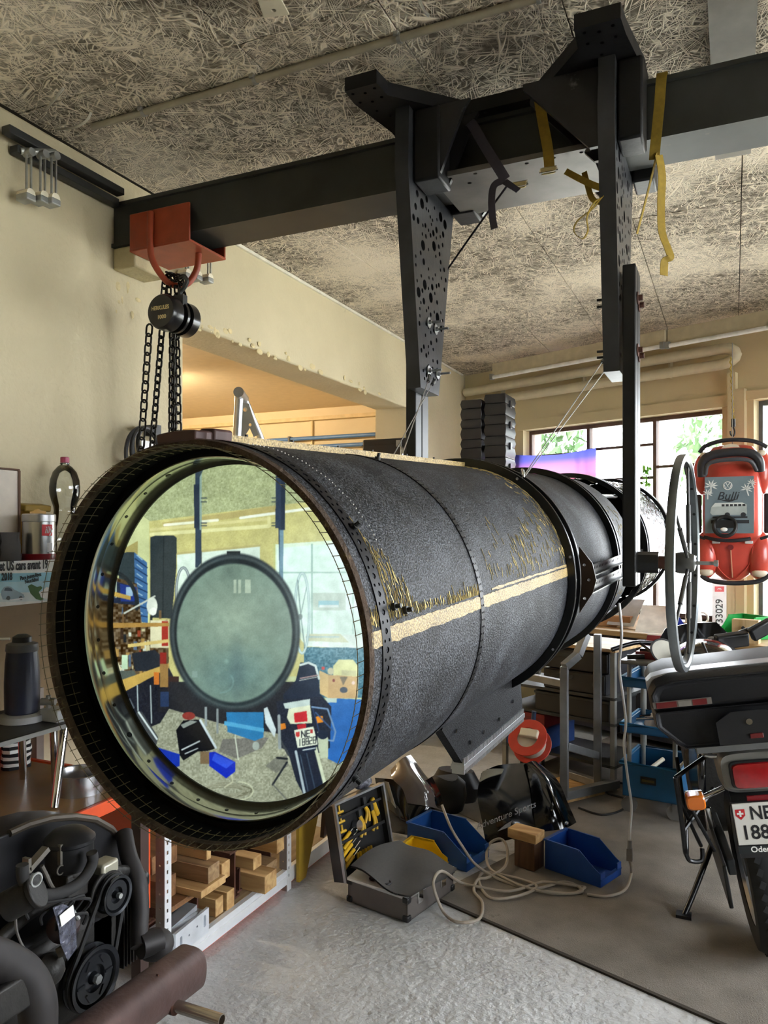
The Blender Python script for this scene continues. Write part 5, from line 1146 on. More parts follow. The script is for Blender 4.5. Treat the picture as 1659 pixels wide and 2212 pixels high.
# tall cabinet at the back with the cases stacked on it
c0 = at(994, 1000, d=6.1); zc = 2.02; SXc, SYc = .20, .22
tc_ = thing('tall_cabinet', 'tall dark cabinet in the corner carrying the black case stacks', 'cabinet', (c0.x+.19,c0.y+.17,0))
inv = Matrix.Translation((c0.x,c0.y,0))
obj('cabinet_body', MB(inv).box((0,0,0), (.385,.34,zc)), mat('dark cabinet', (62,62,66), .5), tc_)
for k in range(2): obj('cabinet_door', MB(inv).box((.01+.19*k,-.015,.06), (.185+.19*k,-.001,zc-.05)), mat('dark cabinet door', (70,70,74), .5), tc_)
def case(label, x, z, w_, h):
    t = thing('tool_case', label, 'case', tuple(inv @ Vector((x+w_/2,.15,z))), 0, 'black cases stacked on the tall cabinet')
    def shell(nm, z0, z1): obj(nm, MB(inv).loft([[Vector((x+g,g,zz)), Vector((x+w_-g,g,zz)), Vector((x+w_-g,.30-g,zz)), Vector((x+g,.30-g,zz))] for zz, g in ((z0,.008),(z0+(z1-z0)*.5,0),(z1,.008))]), CASE, t, bev=.004)
    shell('case_shell', z, z+h*.55); shell('case_lid', z+h*.56, z+h)
    obj('latch', MB(inv).box((x+w_-.004,.10,z+h*.40), (x+w_+.010,.15,z+h*.74)), mat('dark latch', (52,52,56), .3, .4), t, bev=.003)
for i, nm in enumerate(('bottom', 'second', 'third', 'top')):
    case(nm+' black case of the shorter stack beside the cream wall', 0, zc+.001+i*.157, .178, .155); case(nm+' black case of the taller stack nearest the window', .195, zc+.001+i*.165, .178, .163)
o = obj('white_panel', MB().box((-2.495,6.5,1.6), (-2.485,7.1,2.25)), WHITE); tag(o, 'white panel on the wall behind the black mount post', 'board')  # plain white sheet flat on the wall
# ================================================================== air-cooled car engine in the foreground
en_ = thing('car_engine', 'dark air cooled car engine with belt pulleys and a rusty muffler', 'engine', (-1.55,1.42,0))
ENB = mat('oily black engine tin', (26,26,29), .4, .3, var=.35, vs=10); ENG = mat('grimy engine casting', (40,38,36), .55, .4, var=.35, vs=22, bump=.25, bs=60)
HOSE = mat('dusty black hose', (36,35,35), .8, var=.2); CASTA = mat('dull cast aluminium', (108,104,96), .5, .6, var=.2)
E_ = lambda px, py, x=-1.45: at(px, py, x=x)
# fan shroud
sp_ = [(20,1800),(60,1782),(110,1768),(160,1764),(205,1770),(240,1790),(265,1822),(282,1870),(284,1905),(270,1930),(180,1940),(60,1960),(-60,1960),(-60,1830)]
pts = [(E_(x, y, -1.62).y, E_(x, y, -1.62).z) for x, y in sp_]
fs_ = obj('fan_shroud', MB().prism(pts[::-1], .12, YZ(-1.74)), ENB, en_, bev=.02, seg=3)
obj('shroud_edge', MB().tube([Vector((-1.62,p[0],p[1])) for p in pts[:10]], .010, 8), mat('worn shroud edge', (74,66,56), .45, .4, var=.3), fs_)
# crankcase, cylinder tin, stand
c = E_(150, 2080); obj('crankcase', MB().cbox((-1.60,1.40,.50), (.22,.36,.26)), ENG, en_, bev=.03, seg=3)
obj('cylinder_tin', MB().cbox((-1.62,1.40,.62), (.24,.62,.05)), ENB, en_, bev=.015)
for i in range(8): obj('cooling_fin', MB().box((-1.70,1.60+i*.012,.42), (-1.50,1.604+i*.012,.60)), ENG, en_)
# crank pulley
def pulley(name, c, r, w_, m, holes=0):
    M = Matrix.Translation(c) @ Matrix.Rotation(PI/2, 4, 'Y')
    o = obj(name, MB().lathe([(.001,.004),(r*.16,.006),(r*.2,-.006),(r*.36,-.008),(r*.42,.002),(r*.74,.002),(r*.8,-.006),(r*.86,.006),(r,.008),(r,.003),(r*.88,-w_/2),(r,-w_),(r,-w_-.004),(r*.5,-w_-.004)], 56, M), m, en_)
    obj('pulley_nut', MB().cyl(c+Vector((.004,0,0)), c+Vector((.016,0,0)), r*.15, n=6), GALV, o)
    for k in range(holes):
        a = 2*PI*k/holes; p = c+Vector((.001,math.cos(a)*r*.58,math.sin(a)*r*.58)); obj('pulley_rib', MB().cbox(p, (.008,.006,r*.3), (-a+PI/2,0,0)), m, o)
    return o
PUL = mat('black pulley', (58,60,64), .25, .7, var=.15)
cp = E_(204, 2113); pulley('crank_pulley', cp, .078, .022, PUL, 6); ap = E_(251, 1933); pulley('alternator_pulley', ap, .049, .02, PUL)
d = ap-cp; nrm = Vector((0,-d.z,d.y)).normalized(); belt = []
a0 = math.atan2(nrm.z, nrm.y)
for i in range(13): a = a0+PI*i/12; belt.append(cp+Vector((-.011, .074*math.cos(a), .074*math.sin(a))))
for i in range(13): a = a0+PI+PI*i/12; belt.append(ap+Vector((-.011, .046*math.cos(a), .046*math.sin(a))))
obj('fan_belt', MB().tube(belt, .0065, 6, True), RUBBER, en_)
obj('alternator', MB().cyl(ap+Vector((-.03,0,0)), ap+Vector((-.2,0,0)), .055, n=28).cyl(ap+Vector((-.025,0,0)), ap+Vector((-.035,0,0)), .06, n=28), ENG, en_, bev=.004)
ast = E_(245, 2010); obj('alternator_pedestal', MB().box((-1.60,ap.y-.045,.50), (-1.49,ap.y+.035,ap.z-.04)), ENB, en_, bev=.01)
vp = E_(225, 1880, -1.50); obj('voltage_regulator', MB().cbox(vp, (.05,.058,.055)), mat('pale regulator can', (170,166,148), .4, .5), en_, bev=.008); obj('regulator_base', MB().cbox(vp-Vector((0,0,.032)), (.06,.07,.012)), ENG, en_)
# air cleaner
ac = E_(150, 1830, -1.52); MA = Matrix.Translation(ac-Vector((0,0,.05)))
ak = obj('air_cleaner', MB().lathe([(.05,0),(.058,.004),(.058,.062),(.062,.066),(.062,.074),(.056,.08),(.04,.094),(.02,.100),(.001,.101)], 40, MA), mat('brushed black air cleaner', (36,36,38), .42, .5, var=.2), en_)
obj('cleaner_clip', MB().box(tuple(ac+Vector((.02,-.056,-.02))), tuple(ac+Vector((.03,-.048,.03)))).torus(ac+Vector((.03,-.055,-.03)), (1,0,0), .011, .002, 14, 6), CASTA, ak)
obj('carburettor', MB().cbox(ac-Vector((0,0,.09)), (.06,.07,.07)).cyl(ac-Vector((0,0,.07)), ac-Vector((0,0,.04)), .035, n=16), ENG, en_, bev=.006)
obj('intake_manifold', MB().tube(smoothpath([ac+Vector((-.02,-.25,-.17)), ac+Vector((-.01,-.12,-.12)), ac+Vector((0,0,-.11)), ac+Vector((0,.14,-.12)), ac+Vector((-.02,.26,-.17))]), .016, 10), ENG, en_)
# big breather hose looping in front
hp_ = [E_(x, y, -1.43) for x, y in ((48,1868),(50,1895),(62,1918),(90,1932),(125,1930),(160,1915),(185,1892),(200,1862),(198,1842))]
obj('breather_hose', MB().tube(smoothpath(hp_, 5), .0135, 12), HOSE, en_)
obj('snorkel_bracket', MB().cbox(E_(80, 1855, -1.46), (.02,.06,.012), (.5,0,0)).cbox(E_(58, 1872, -1.46), (.02,.008,.04)), CASTA, en_)
# coil / oil filler on the left, hoses, plastic bag, mechanical pump
oc = E_(12, 1960, -1.47); obj('oil_filler', MB().cyl(oc, oc+Vector((.05,.03,.03)), .034, n=20).cyl(oc+Vector((.05,.03,.03)), oc+Vector((.06,.036,.036)), .04, n=20), ENG, en_, bev=.003); obj('filler_handle', MB().torus(oc+Vector((.06,.03,.06)), (1,0,0), .014, .003, 14, 6), GALV, en_)
dc = E_(125, 2010, -1.47); obj('distributor_cap', MB().lathe([(.025,0),(.034,.005),(.034,.04),(.024,.055),(.001,.057)], 20, Matrix.Translation(dc) @ Matrix.Rotation(.9,4,'Y')), mat('brown bakelite', (48,34,34), .45), en_)
for i in range(5):
    a = dc+Vector((.03,.02*math.cos(i),.02*math.sin(i)+.02)); b = E_(60+30*i, 1985+12*(i%3), -1.44); obj('ignition_lead', MB().tube(smoothpath([a, a+Vector((.03,-.01*i+.02,.05)), b+Vector((.01,0,.03)), b]), .0038, 6), RUBBER, en_)
obj('loose_wire', MB().tube(smoothpath([E_(34,1975), E_(36,2010), E_(50,2045), E_(72,2072)]), .003, 6), mat('grey wire', (96,92,88), .5), en_); obj('breather_pipe', MB().tube(smoothpath([E_(90,1870), E_(100,1890), E_(110,1912), E_(120,1925)]), .005, 8), CASTA, en_)
obj('dipstick_tube', MB().cyl(E_(140,1945,-1.43), E_(170,1985,-1.42), .005, n=8), GALV, en_); obj('fuel_pump', MB().lathe([(.03,0),(.036,.004),(.036,.02),(.02,.04),(.001,.045)], 24, Matrix.Translation(E_(100,2095,-1.47)) @ Matrix.Rotation(1.2,4,'Y')), ENG, en_)
obj('crank_dipper', MB().cyl(E_(124,2060,-1.44), E_(140,2050,-1.43), .012, n=10).ball(E_(130,2094,-1.44), .012, 10, 6), CASTA, en_)
rb = random.Random(5); mb = MB(); bgp = [(115,1960),(135,1952),(160,1962),(164,2010),(166,2045),(145,2075),(132,2040),(124,2000)]
rings = []
for dx in (0, .006, .012): rings.append([E_(x+rb.uniform(-1.5,1.5), y+rb.uniform(-1.5,1.5), -1.415+dx+rb.uniform(-.004,.004)) for x, y in bgp])
obj('plastic_bag', MB().loft(rings), mat('crinkled clear bag', (96,98,112), .12, .2, var=.5, vs=40, bump=1.0, bs=45, trans=.3), en_); obj('bag_label', MB().cbox(E_(145,1978,-1.398), (.002,.04,.028), (.2,0,0)), WHITE, en_)
# exhaust: J pipe, heat box, muffler, tail pipe
PIPE = mat('sooty exhaust steel', (46,43,43), .6, .4, var=.25, wear=(92,80,70), wl=.66)
obj('exhaust_riser', MB().tube(smoothpath([E_(268,1800,-1.6), E_(278,1850,-1.55), E_(298,1905,-1.50), E_(303,1960,-1.48), E_(300,2010,-1.46), E_(302,2045,-1.44)],5), .024, 16), PIPE, en_)
obj('heat_box', MB().ball(E_(335,2040,-1.44), (.05,.052,.04), 20, 12).cyl(E_(302,2045,-1.44), E_(345,2030,-1.42), .032, n=16), PIPE, en_)
obj('front_exhaust_pipe', MB().tube(smoothpath([E_(-60,2060,-1.3), E_(0,2075,-1.3), E_(55,2110,-1.29), E_(80,2165,-1.28), E_(82,2230,-1.28)],6), .038, 18), PIPE, en_); q_ = E_(20,2160,-1.27); obj('front_tin', MB().cbox(q_, (.02,.09,.07)), ENG, en_, bev=.006)
m1_ = E_(418, 2083, -1.30); m0_ = Vector((-1.34,.75,m1_.z-.0)); dm = (m1_-m0_).normalized(); xm, ym = frame(dm)
rings = []
for t, sc in ((-.0,1),(.03,1),((m1_-m0_).length-.012,1),((m1_-m0_).length,.86)):
    rings.append([m0_+dm*t+xm*(math.copysign(abs(math.cos(a))**.75, math.cos(a))*.052*sc)+ym*(math.copysign(abs(math.sin(a))**.75, math.sin(a))*.056*sc) for a in np.linspace(0,2*PI,37)[:-1]])
obj('muffler', MB().loft(rings), mat('rusty muffler steel', (82,62,58), .55, .4, var=.3, vs=12, bump=.15, bs=70, wear=(140,110,70), wl=.64, ws=18), en_)
tpa = E_(372, 2170, -1.27); tpb = tpa+Vector((.15,.0,-.005))
obj('tail_pipe', MB().lathe([(.0145,0),(.0145,.15),(.012,.15),(.012,.02)], 20, basis(tpa, (0,1,0), (0,0,1)), caps=False), mat('scuffed chrome pipe', (170,160,150), .25, .9, var=.2), en_)
obj('pipe_clamp', MB().cyl(tpa+Vector((-.01,0,0)), tpa+Vector((.014,0,0)), .022, n=14).cbox(tpa+Vector((.0,.01,.03)), (.02,.03,.02)), RUST, en_); obj('muffler_bracket', MB().prism([(tpa.y-.06,tpa.z-.02),(tpa.y+.03,tpa.z),(tpa.y-.035,tpa.z+.09)], .006, YZ(tpa.x-.02)), RUST, en_)
obj('engine_dolly', MB().box((-1.82,1.05,.10), (-1.34,1.10,.16)).box((-1.82,1.62,.10), (-1.34,1.67,.16)).box((-1.66,1.05,.16), (-1.56,1.67,.22)).box((-1.64,1.3,.22), (-1.56,1.5,.40)), DARKSTEEL, en_)
for (x, y) in ((-1.80,1.075), (-1.36,1.075), (-1.80,1.645), (-1.36,1.645)): obj('castor', MB().cyl((x,y-.012,.045), (x,y+.012,.045), .045, n=16).box((x-.012,y-.018,.045), (x+.012,y+.018,.10)), RUBBER, en_)
# ================================================================== things on the floor
G_ = lambda px, py, z=.006: at(px, py, z=z)
def bin_(label, corner, ang, L, W_, H, m, grp=None, hf=.55, tilt=0):
    # open-front storage bin: back at local x=0, open low front at x=L
    t = thing('storage_bin', label, 'bin', tuple(corner), ang, grp); th = .004
    side = [(0,0),(L,0),(L,H*hf*.75),(L-.03,H*hf),(L*.62,H),(0,H)]
    for y in (0, W_-th):
        obj('side_wall', MB().prism(side, th, Matrix.Translation((0,y+th,0)) @ Matrix.Rotation(PI/2,4,'X')), m, t, world=False, bev=.001, seg=1)
    obj('base', MB().box((0,0,0), (L,W_,th)), m, t, world=False); obj('back_wall', MB().box((0,0,0), (th,W_,H)), m, t, world=False)
    obj('front_lip', MB().box((L-th,0,0), (L,W_,H*hf*.45)).box((L-.014,0,H*hf*.45-.003), (L+.004,W_,H*hf*.45)), m, t, world=False)
    obj('rim', MB().box((-.006,-.004,H-.008), (.012,W_+.004,H)).box((0,-.005,H-.008), (L*.62,.004,H)).box((0,W_-.004,H-.008), (L*.62,W_+.005,H)), m, t, world=False)
    for y in (.04, W_-.055): obj('front_post', MB().box((L-th-.002,y-.04 if y < .1 else y+.02,0), (L,y if y < .1 else y+.056,H*hf*.8)), m, t, world=False)
    return t
BLUE = mat('blue bin plastic', (26,72,150), .4, var=.08); YELB = mat('yellow bin plastic', (226,186,28), .4, var=.06); GRNB = mat('green bin plastic', (40,176,84), .4, var=.06)
# blue bin beside the wooden block, open end towards the camera side
a = G_(1190, 1880); b = G_(1288, 1915); ang = math.atan2((b-a).y, (b-a).x)
bin_('royal blue open front bin beside the wooden block on the carpet', Vector((a.x-.03,a.y+.01,.0065)), ang, .29, .19, .14, BLUE)
a = G_(880, 1845); b = G_(1000, 1882); ang = math.atan2((b-a).y, (b-a).x)
bin_('blue bin with dark inside between the tool case and the fairing', Vector((a.x,a.y,.0065)), ang, .34, .21, .16, mat('duller blue plastic', (24,74,140), .45, var=.1))
a = G_(858, 1880); b = G_(950, 1890); ang = math.atan2((b-a).y, (b-a).x)
bin_('small yellow bin behind the open tool case', Vector((a.x+.01,a.y+.02,.0065)), ang-.25, .19, .12, .115, YELB)
# wooden blocks under the fairing
W4 = wood_mat('dark block wood', (108,76,52), (76,52,34), 2)
a = G_(1142, 1880); o = obj('timber_support', MB().cbox((a.x-.01,a.y+.05,.07), (.11,.09,.127), (0,0,-.3)), W4, bev=.003); tag(o, 'dark upright wooden block under the black fairing', 'timber')
o = obj('timber_support', MB().cbox((a.x-.025,a.y+.05,.158), (.15,.09,.045), (0,0,-.25)), W1, bev=.003); tag(o, 'short pale plank lying on the wooden block', 'timber')
# open tool case -------------------------------------------------------------
ca, cb, cc_ = G_(752, 1950, 0), G_(880, 1997, 0), G_(955, 1905, 0)
ex = (cb-ca).normalized(); ey = Vector((-ex.y, ex.x, 0)); TL = (cb-ca).length; TW = abs((cc_-cb).dot(ey)); TW = min(max(TW, .28), .36); MT = basis(Vector((ca.x,ca.y,.0065)), ex, ey)
tcs = thing('tool_case_open', 'open grey aluminium tool case full of yellow handled tools on the floor', 'tool case', (ca.x,ca.y,0))
GRC = mat('grey case shell', (104,98,94), .45, .3, var=.1); FOAM = mat('dark grey foam mat', (78,76,74), .9, var=.06, vs=90)
obj('case_base', MB(MT).box((0,0,0), (TL,.006,.10)).box((0,TW-.006,0), (TL,TW,.10)).box((0,0,0), (.006,TW,.10)).box((TL-.006,0,0), (TL,TW,.10)).box((0,0,0), (TL,TW,.006)).box((.01,.01,.006), (TL-.01,TW-.01,.085)), GRC, tcs)
obj('base_rim', MB(MT).box((-.003,-.003,.092), (TL+.003,.008,.104)).box((-.003,TW-.008,.092), (TL+.003,TW+.003,.104)).box((TL-.008,0,.092), (TL+.003,TW,.104)), ALU, tcs)
for (x, y) in ((0,0), (TL,0), (TL,TW), (0,TW)):
    for z in (.0, .075): obj('corner_cap', MB(MT).cbox((x+(.008 if x == 0 else -.008), y+(.008 if y == 0 else -.008), z+.0135), (.030,.030,.027)), BLACKPL, tcs, bev=.006)
for f in (.25, .75): obj('latch', MB(MT).box((TL,TW*f-.018,.05), (TL+.008,TW*f+.018,.105)), CHROME, tcs, bev=.002)
LH = .33; LT = .07      # lid stands along the x=0 edge
ML = MT @ Matrix.Translation((-.01,0,.075)) @ Matrix.Rotation(-.20, 4, 'Y')
lid = obj('lid_shell', MB(ML).box((-LT,0,0), (-LT+.005,TW,LH)).box((-LT,0,0), (0,.005,LH)).box((-LT,TW-.005,0), (0,TW,LH)).box((-LT,0,LH-.005), (0,TW,LH)).box((-LT,0,0), (0,TW,.005)), mat('dark lid shell', (52,50,50), .4, .3), tcs)
obj('lid_rim', MB(ML).box((-.012,-.003,0), (.003,.008,LH)).box((-.012,TW-.008,0), (.003,TW+.003,LH)).box((-.03,-.003,LH-.004), (.003,TW+.003,LH+.005)), ALU, tcs)
obj('tool_board', MB(ML).box((-LT+.006,.008,.008), (-LT+.03,TW-.008,LH-.008)), mat('black tool board', (16,16,18), .8), tcs)
YH = mat('yellow tool handle', (222,176,34), .4, var=.08); rt = random.Random(8); x_ = -LT+.045
for i in range(5):
    z = .05+i*.026; q = obj('screwdriver', MB(ML).cyl((x_,.03+.01*(i%2),z), (x_,.10+.01*(i%2),z+.03), .009, n=10), YH, tcs); obj('screwdriver_shaft', MB(ML).cyl((x_,.10+.01*(i%2),z+.03), (x_,.15+.01*(i%2),z+.052), .003, n=6), CHROME, q)
for i in range(3):
    z = .20+i*.042; q = obj('tee_key', MB(ML).cyl((x_,.03,z), (x_,.075,z), .006, n=8).cyl((x_,.052,z), (x_,.052,z+.03), .005, n=8), YH, tcs)
for i in range(3):
    y = .17+i*.045; q = obj('pliers', MB(ML).tube(smoothpath([(x_,y,.14+.05*(i%2)), (x_,y+.022,.18+.05*(i%2)), (x_,y+.012,.23+.03*(i%2))],4), .007, 8).tube(smoothpath([(x_,y+.03,.14+.05*(i%2)), (x_,y+.035,.18+.05*(i%2)), (x_,y+.018,.23+.03*(i%2))],4), .007, 8), YH, tcs); obj('pliers_jaw', MB(ML).cbox((x_,y+.015,.25+.03*(i%2)), (.010,.02,.045)), DARKSTEEL, q)
for i in range(6): obj('bit_driver', MB(ML).cyl((x_,.13+.02*i,.05), (x_,.13+.02*i,.085), .006, n=8), YH, tcs)
obj('knife_handle', MB(ML).cbox((x_,TW-.06,.24), (.018,.024,.09), (.3,0,0)), YH, tcs, bev=.006); obj('tape_measure', MB(ML).cyl((x_-.01,.15,.20), (x_+.02,.15,.20), .022, n=20), CHROME, tcs)
obj('retaining_strap', MB(ML).box((x_+.010,.015,.155), (x_+.013,TW-.02,.168)).box((x_+.010,.015,.262), (x_+.013,TW-.02,.272)), BLACKPL, tcs)
r_ = random.Random(4); vs = []; nx, ny = 14, 12
for j in range(ny+1):
    for i in range(nx+1):
        u, v = i/nx, j/ny; zz = .112+.022*math.sin(u*3+1)*math.sin(v*2.4+.4)+.012*math.sin(u*7+v*4)+(.035*(1-u)**2)
        vs.append(MT @ Vector((.02+u*(TL+.0)-.0, -.01+v*(TW+.01), zz)))
N_ = len(vs); vs += [p+Vector((0,0,.008)) for p in vs]; fs = []
for j in range(ny):
    for i in range(nx):
        a = j*(nx+1)+i; fs += [(a,a+1,a+nx+2,a+nx+1), (N_+a,N_+a+nx+1,N_+a+nx+2,N_+a+1)]
fm = MB().add(vs, fs); o = obj('foam_mat', fm, FOAM, tcs)
obj('manual_booklet', MB(MT).cbox((TL*.42,.04,.108), (.26,.09,.010), (.15,0,.05)), WHITE, tcs); obj('red_booklet', MB(MT).cbox((.06,.10,.135), (.05,.05,.004), (0,.5,.3)), mat('red booklet', (196,40,34), .5), tcs)
for i in range(2): obj('grip_ring', MB(MT).torus((TL*.38+.07*i,.028,.120), (0,0,1), .016, .005, 16, 6), BLACKPL, tcs)
mb = MB(); rb = random.Random(9)
obj('clear_bag', MB(ML).ball((-.04,TW*.72,LH+.03), (.03,.06,.028), 14, 8), mat('crinkled clear bag', ()), tcs)
# ------------------------------------------------------------------ black fairings -----------------------------------
def sheet(rows, th, m=None):
    # rows of points (grid) turned into a thick curved sheet
    nr, nc = len(rows), len(rows[0]); mb = MB(); V_ = [p for r in rows for p in r]; N = len(V_); NN = []
    for i in range(nr):
        for j in range(nc):
            du = rows[min(i+1,nr-1)][j]-rows[max(i-1,0)][j]; dv = rows[i][min(j+1,nc-1)]-rows[i][max(j-1,0)]; n = du.cross(dv); NN.append(n.normalized() if n.length > 1e-9 else Vector((0,0,1)))
    V2 = [p+n*th for p, n in zip(V_, NN)]; fs = []
    for i in range(nr-1):
        for j in range(nc-1):
            a = i*nc+j; fs += [(a,a+1,a+nc+1,a+nc), (N+a,N+a+nc,N+a+nc+1,N+a+1)]
    for j in range(nc-1): fs += [(j,N+j,N+j+1,j+1), ((nr-1)*nc+j,(nr-1)*nc+j+1,N+(nr-1)*nc+j+1,N+(nr-1)*nc+j)]
    for i in range(nr-1): fs += [(i*nc,(i+1)*nc,N+(i+1)*nc,N+i*nc), (i*nc+nc-1,N+i*nc+nc-1,N+(i+1)*nc+nc-1,(i+1)*nc+nc-1)]
    return mb.add(V_+V2, fs)
def gridpx(rows):   # rows of (px, py, depth) refined
    R1 = [smoothpath([at(x, y, d=d) for x, y, d in r], 5) for r in rows]; cols = list(zip(*R1))
    C1 = [smoothpath(list(c), 5) for c in cols]; return [list(r) for r in zip(*C1)]
f1 = thing('motorcycle_fairing', 'gloss black motorcycle side fairing with silver Adventure Sports lettering leaning on the block', 'fairing', tuple(G_(1060, 1825)))
obj('side_panel', sheet(gridpx([[(1040,1672,4.05),(1075,1655,4.08),(1135,1650,4.12)], [(1031,1715,3.98),(1085,1712,3.99),(1148,1705,4.04)], [(1040,1770,3.93),(1092,1768,3.93),(1154,1762,3.97)], [(1050,1826,3.90),(1078,1818,3.90),(1158,1800,3.93)]]), .012), BLACKGL, f1)
obj('front_cowl', sheet(gridpx([[(1132,1651,4.10),(1152,1647,4.16),(1172,1660,4.3)], [(1146,1705,4.03),(1180,1690,4.06),(1202,1690,4.2)], [(1153,1762,3.96),(1200,1745,3.98),(1224,1740,4.12)], [(1158,1798,3.93),(1215,1790,3.95),(1241,1778,4.08)]]), .012), BLACKGL, f1)
obj('silver_flash', sheet(gridpx([[(1042,1668,4.03),(1060,1662,4.04),(1088,1662,4.05)], [(1036,1690,3.99),(1056,1680,4.0),(1084,1672,4.02)]]), .006), mat('silver decal', (150,150,142), .3, .3), f1)
obj('inner_bracket', MB().tube(smoothpath([at(1052,1664,d=4.1), at(1085,1672,d=4.12), at(1110,1668,d=4.12), at(1135,1655,d=4.14)]), .008, 8), DARKSTEEL, f1)
SIL = mat('silver lettering', (196,198,200), .35, .4)
cam_r = Vector((CY,SY,0)); up_ = Vector((0,0,1))
text('fairing_lettering', 'Adventure Sports', .046, basis(at(1092,1762,d=3.905), cam_r*.93+up_*.36, up_), SIL, f1, shear=.35, sx=.98)
obj('lettering_flash', MB().prism([(-.04,0),(.03,.0),(.05,.025),(.01,.018)], .001, basis(at(1090,1790,d=3.90), cam_r*.93+up_*.36, up_)), SIL, f1)
for (x, y) in ((1196,1783), (1222,1779)): p = at(x, y, d=3.96); obj('fixing_rubber', MB().cyl(p, p+Vector((0,0,.008)), .014, n=14), CHROME, f1)
f2 = thing('windscreen_fairing', 'black motorcycle fairing with smoked windscreen standing behind the tool case', 'fairing', tuple(G_(860, 1800)))
obj('cowl', sheet(gridpx([[(812,1680,4.2),(850,1685,4.15),(905,1690,4.1),(930,1680,4.2)], [(822,1725,4.15),(870,1740,4.05),(925,1735,4.05),(948,1718,4.15)], [(836,1765,4.1),(885,1775,4.0),(934,1768,4.05),(956,1752,4.15)], [(850,1795,4.1),(898,1802,4.0),(938,1796,4.05),(960,1778,4.15)]]), .012), BLACKGL, f2)
obj('windscreen', sheet(gridpx([[(845,1665,4.2),(868,1640,4.22),(886,1632,4.3)], [(850,1685,4.12),(890,1672,4.1),(912,1668,4.22)], [(870,1705,4.06),(915,1705,4.04),(938,1705,4.15)], [(880,1735,4.03),(925,1742,4.02),(955,1752,4.12)]]), .005), mat('smoked screen', (96,88,84), .08, 0, var=.1, coat=.6), f2)
obj('silver_flash', sheet(gridpx([[(824,1690,4.12),(832,1688,4.12),(840,1690,4.1)], [(838,1730,4.07),(848,1735,4.06),(856,1745,4.02)]]), .005), mat('silver decal', ()), f2)
f3 = thing('saddle_cushion', 'black motorcycle saddle cushion lying behind the fairings on the carpet', 'cushion', tuple(G_(965, 1745)))
obj('seat_pad', MB().loft([[at(960+dx, 1715+dy, d=4.45)+Vector((w_*math.cos(a)*.7,w_*math.sin(a)*.5,w_*.5*math.sin(2*a)*.2+h)) for a in np.linspace(0,2*PI,17)[:-1]] for dx, dy, w_, h in ((0,40,.16,.03),(0,25,.19,.06),(2,10,.17,.09),(4,0,.10,.10))]), mat('black vinyl', (22,22,24), .45), f3); obj('seat_rear', MB().loft([[at(985,1695+dy,d=4.6)+Vector((w_*math.cos(a),w_*math.sin(a)*.6,h)) for a in np.linspace(0,2*PI,17)[:-1]] for dy, w_, h in ((40,.12,.02),(20,.16,.06),(0,.11,.09))]), mat('black vinyl', ()), f3)
# ------------------------------------------------------------------ grey cable on the floor
cbl = thing('cable_on_floor', 'grey electric cable looped in a tangle on the carpet', 'cable', tuple(G_(1050, 1900)))
CAB = mat('grey cable', (156,146,132), .5, var=.08); rc = random.Random(12)
pts = [(955,1740,.32),(975,1790,.26),(1000,1830,.18),(1028,1868,.06),(1080,1900,.014),(1150,1920,.012),(1220,1905,.014),(1258,1925,.012),(1200,1930,.014),(1130,1915,.02),(1075,1890,.02),(1045,1885,.02),(1035,1905,.014),(1060,1940,.012),(1120,1935,.015),(1160,1915,.02),(1120,1898,.018),(1070,1885,.02),(1052,1862,.03),(1056,1825,.06),(1080,1812,.08),(1095,1830,.06),(1092,1870,.03),(1055,1895,.02),(1032,1900,.02),(1024,1925,.014),(1042,1950,.012),(1035,1985,.012),(990,1992,.012),(962,1975,.014),(946,1945,.06),(936,1905,.15),(955,1882,.16),(992,1905,.03),(1030,1915,.02),(1100,1925,.016),(1160,1908,.02),(1175,1905,.02),(1205,1908,.02),(1255,1915,.014),(1262,1918,.012),(1235,1930,.012),(1170,1925,.02)]
obj('cable_run', MB().tube(smoothpath([at(x, y, z=h) for x, y, h in pts], 6), .0065, 8), CAB, cbl)
hcb = thing('hanging_cable', 'thin grey cable hanging from the telescope with an inline plug', 'cable', tuple(G_(1358, 1880)))
dz = 3.42
hpts = [at(1343,1368,y=3.2)+Vector((-.01,0,.12)), at(1343,1368,y=3.2), at(1338,1440,d=3.25), at(1345,1500,d=3.3), at(1352,1560,d=3.35), at(1348,1610,d=3.38), at(1356,1680,d=3.4), at(1364,1740,d=3.42), at(1361,1790,d=3.42), at(1360,1815,d=3.42)]
obj('cable_run', MB().tube(smoothpath(hpts, 6), .0055, 8), mat('pale grey cable', (190,188,184), .5), hcb)
p = at(1360,1815,d=3.42); obj('inline_plug', MB().cyl(p, p-Vector((0,0,.035)), .010, n=12).cbox(p-Vector((0,0,.062)), (.026,.026,.055)), mat('grey plug', (128,124,120), .5), hcb, bev=.002)
q = p-Vector((0,0,.09)); obj('lower_cable', MB().tube(smoothpath([q, at(1364,1885,z=.05), at(1350,1922,z=.0135), at(1310,1936,z=.0135), at(1268,1932,z=.0135)], 6), .006, 8), CAB, hcb)
# ================================================================== motorcycle on its side stand
bkp = Vector((.135,3.30,.014)); BK = Matrix.Translation(bkp) @ Matrix.Rotation(math.radians(8), 4, 'Z') @ Matrix.Rotation(math.radians(-9.5), 4, 'Y')
bike = thing('motorcycle', 'black and grey motorcycle with top case and Swiss number plate on its side stand', 'motorcycle', tuple(bkp))
FB = lambda x, y, z: BK @ Vector((x, y, z))           # bike coordinates
FX = lambda o: BK @ basis(o, (1,0,0), (0,0,1))          # plane facing backwards
GREYP = mat('grey silver tail paint', (128,126,120), .35, .4, var=.08); TUBEB = mat('black rack tube', (20,20,22), .3, .3)
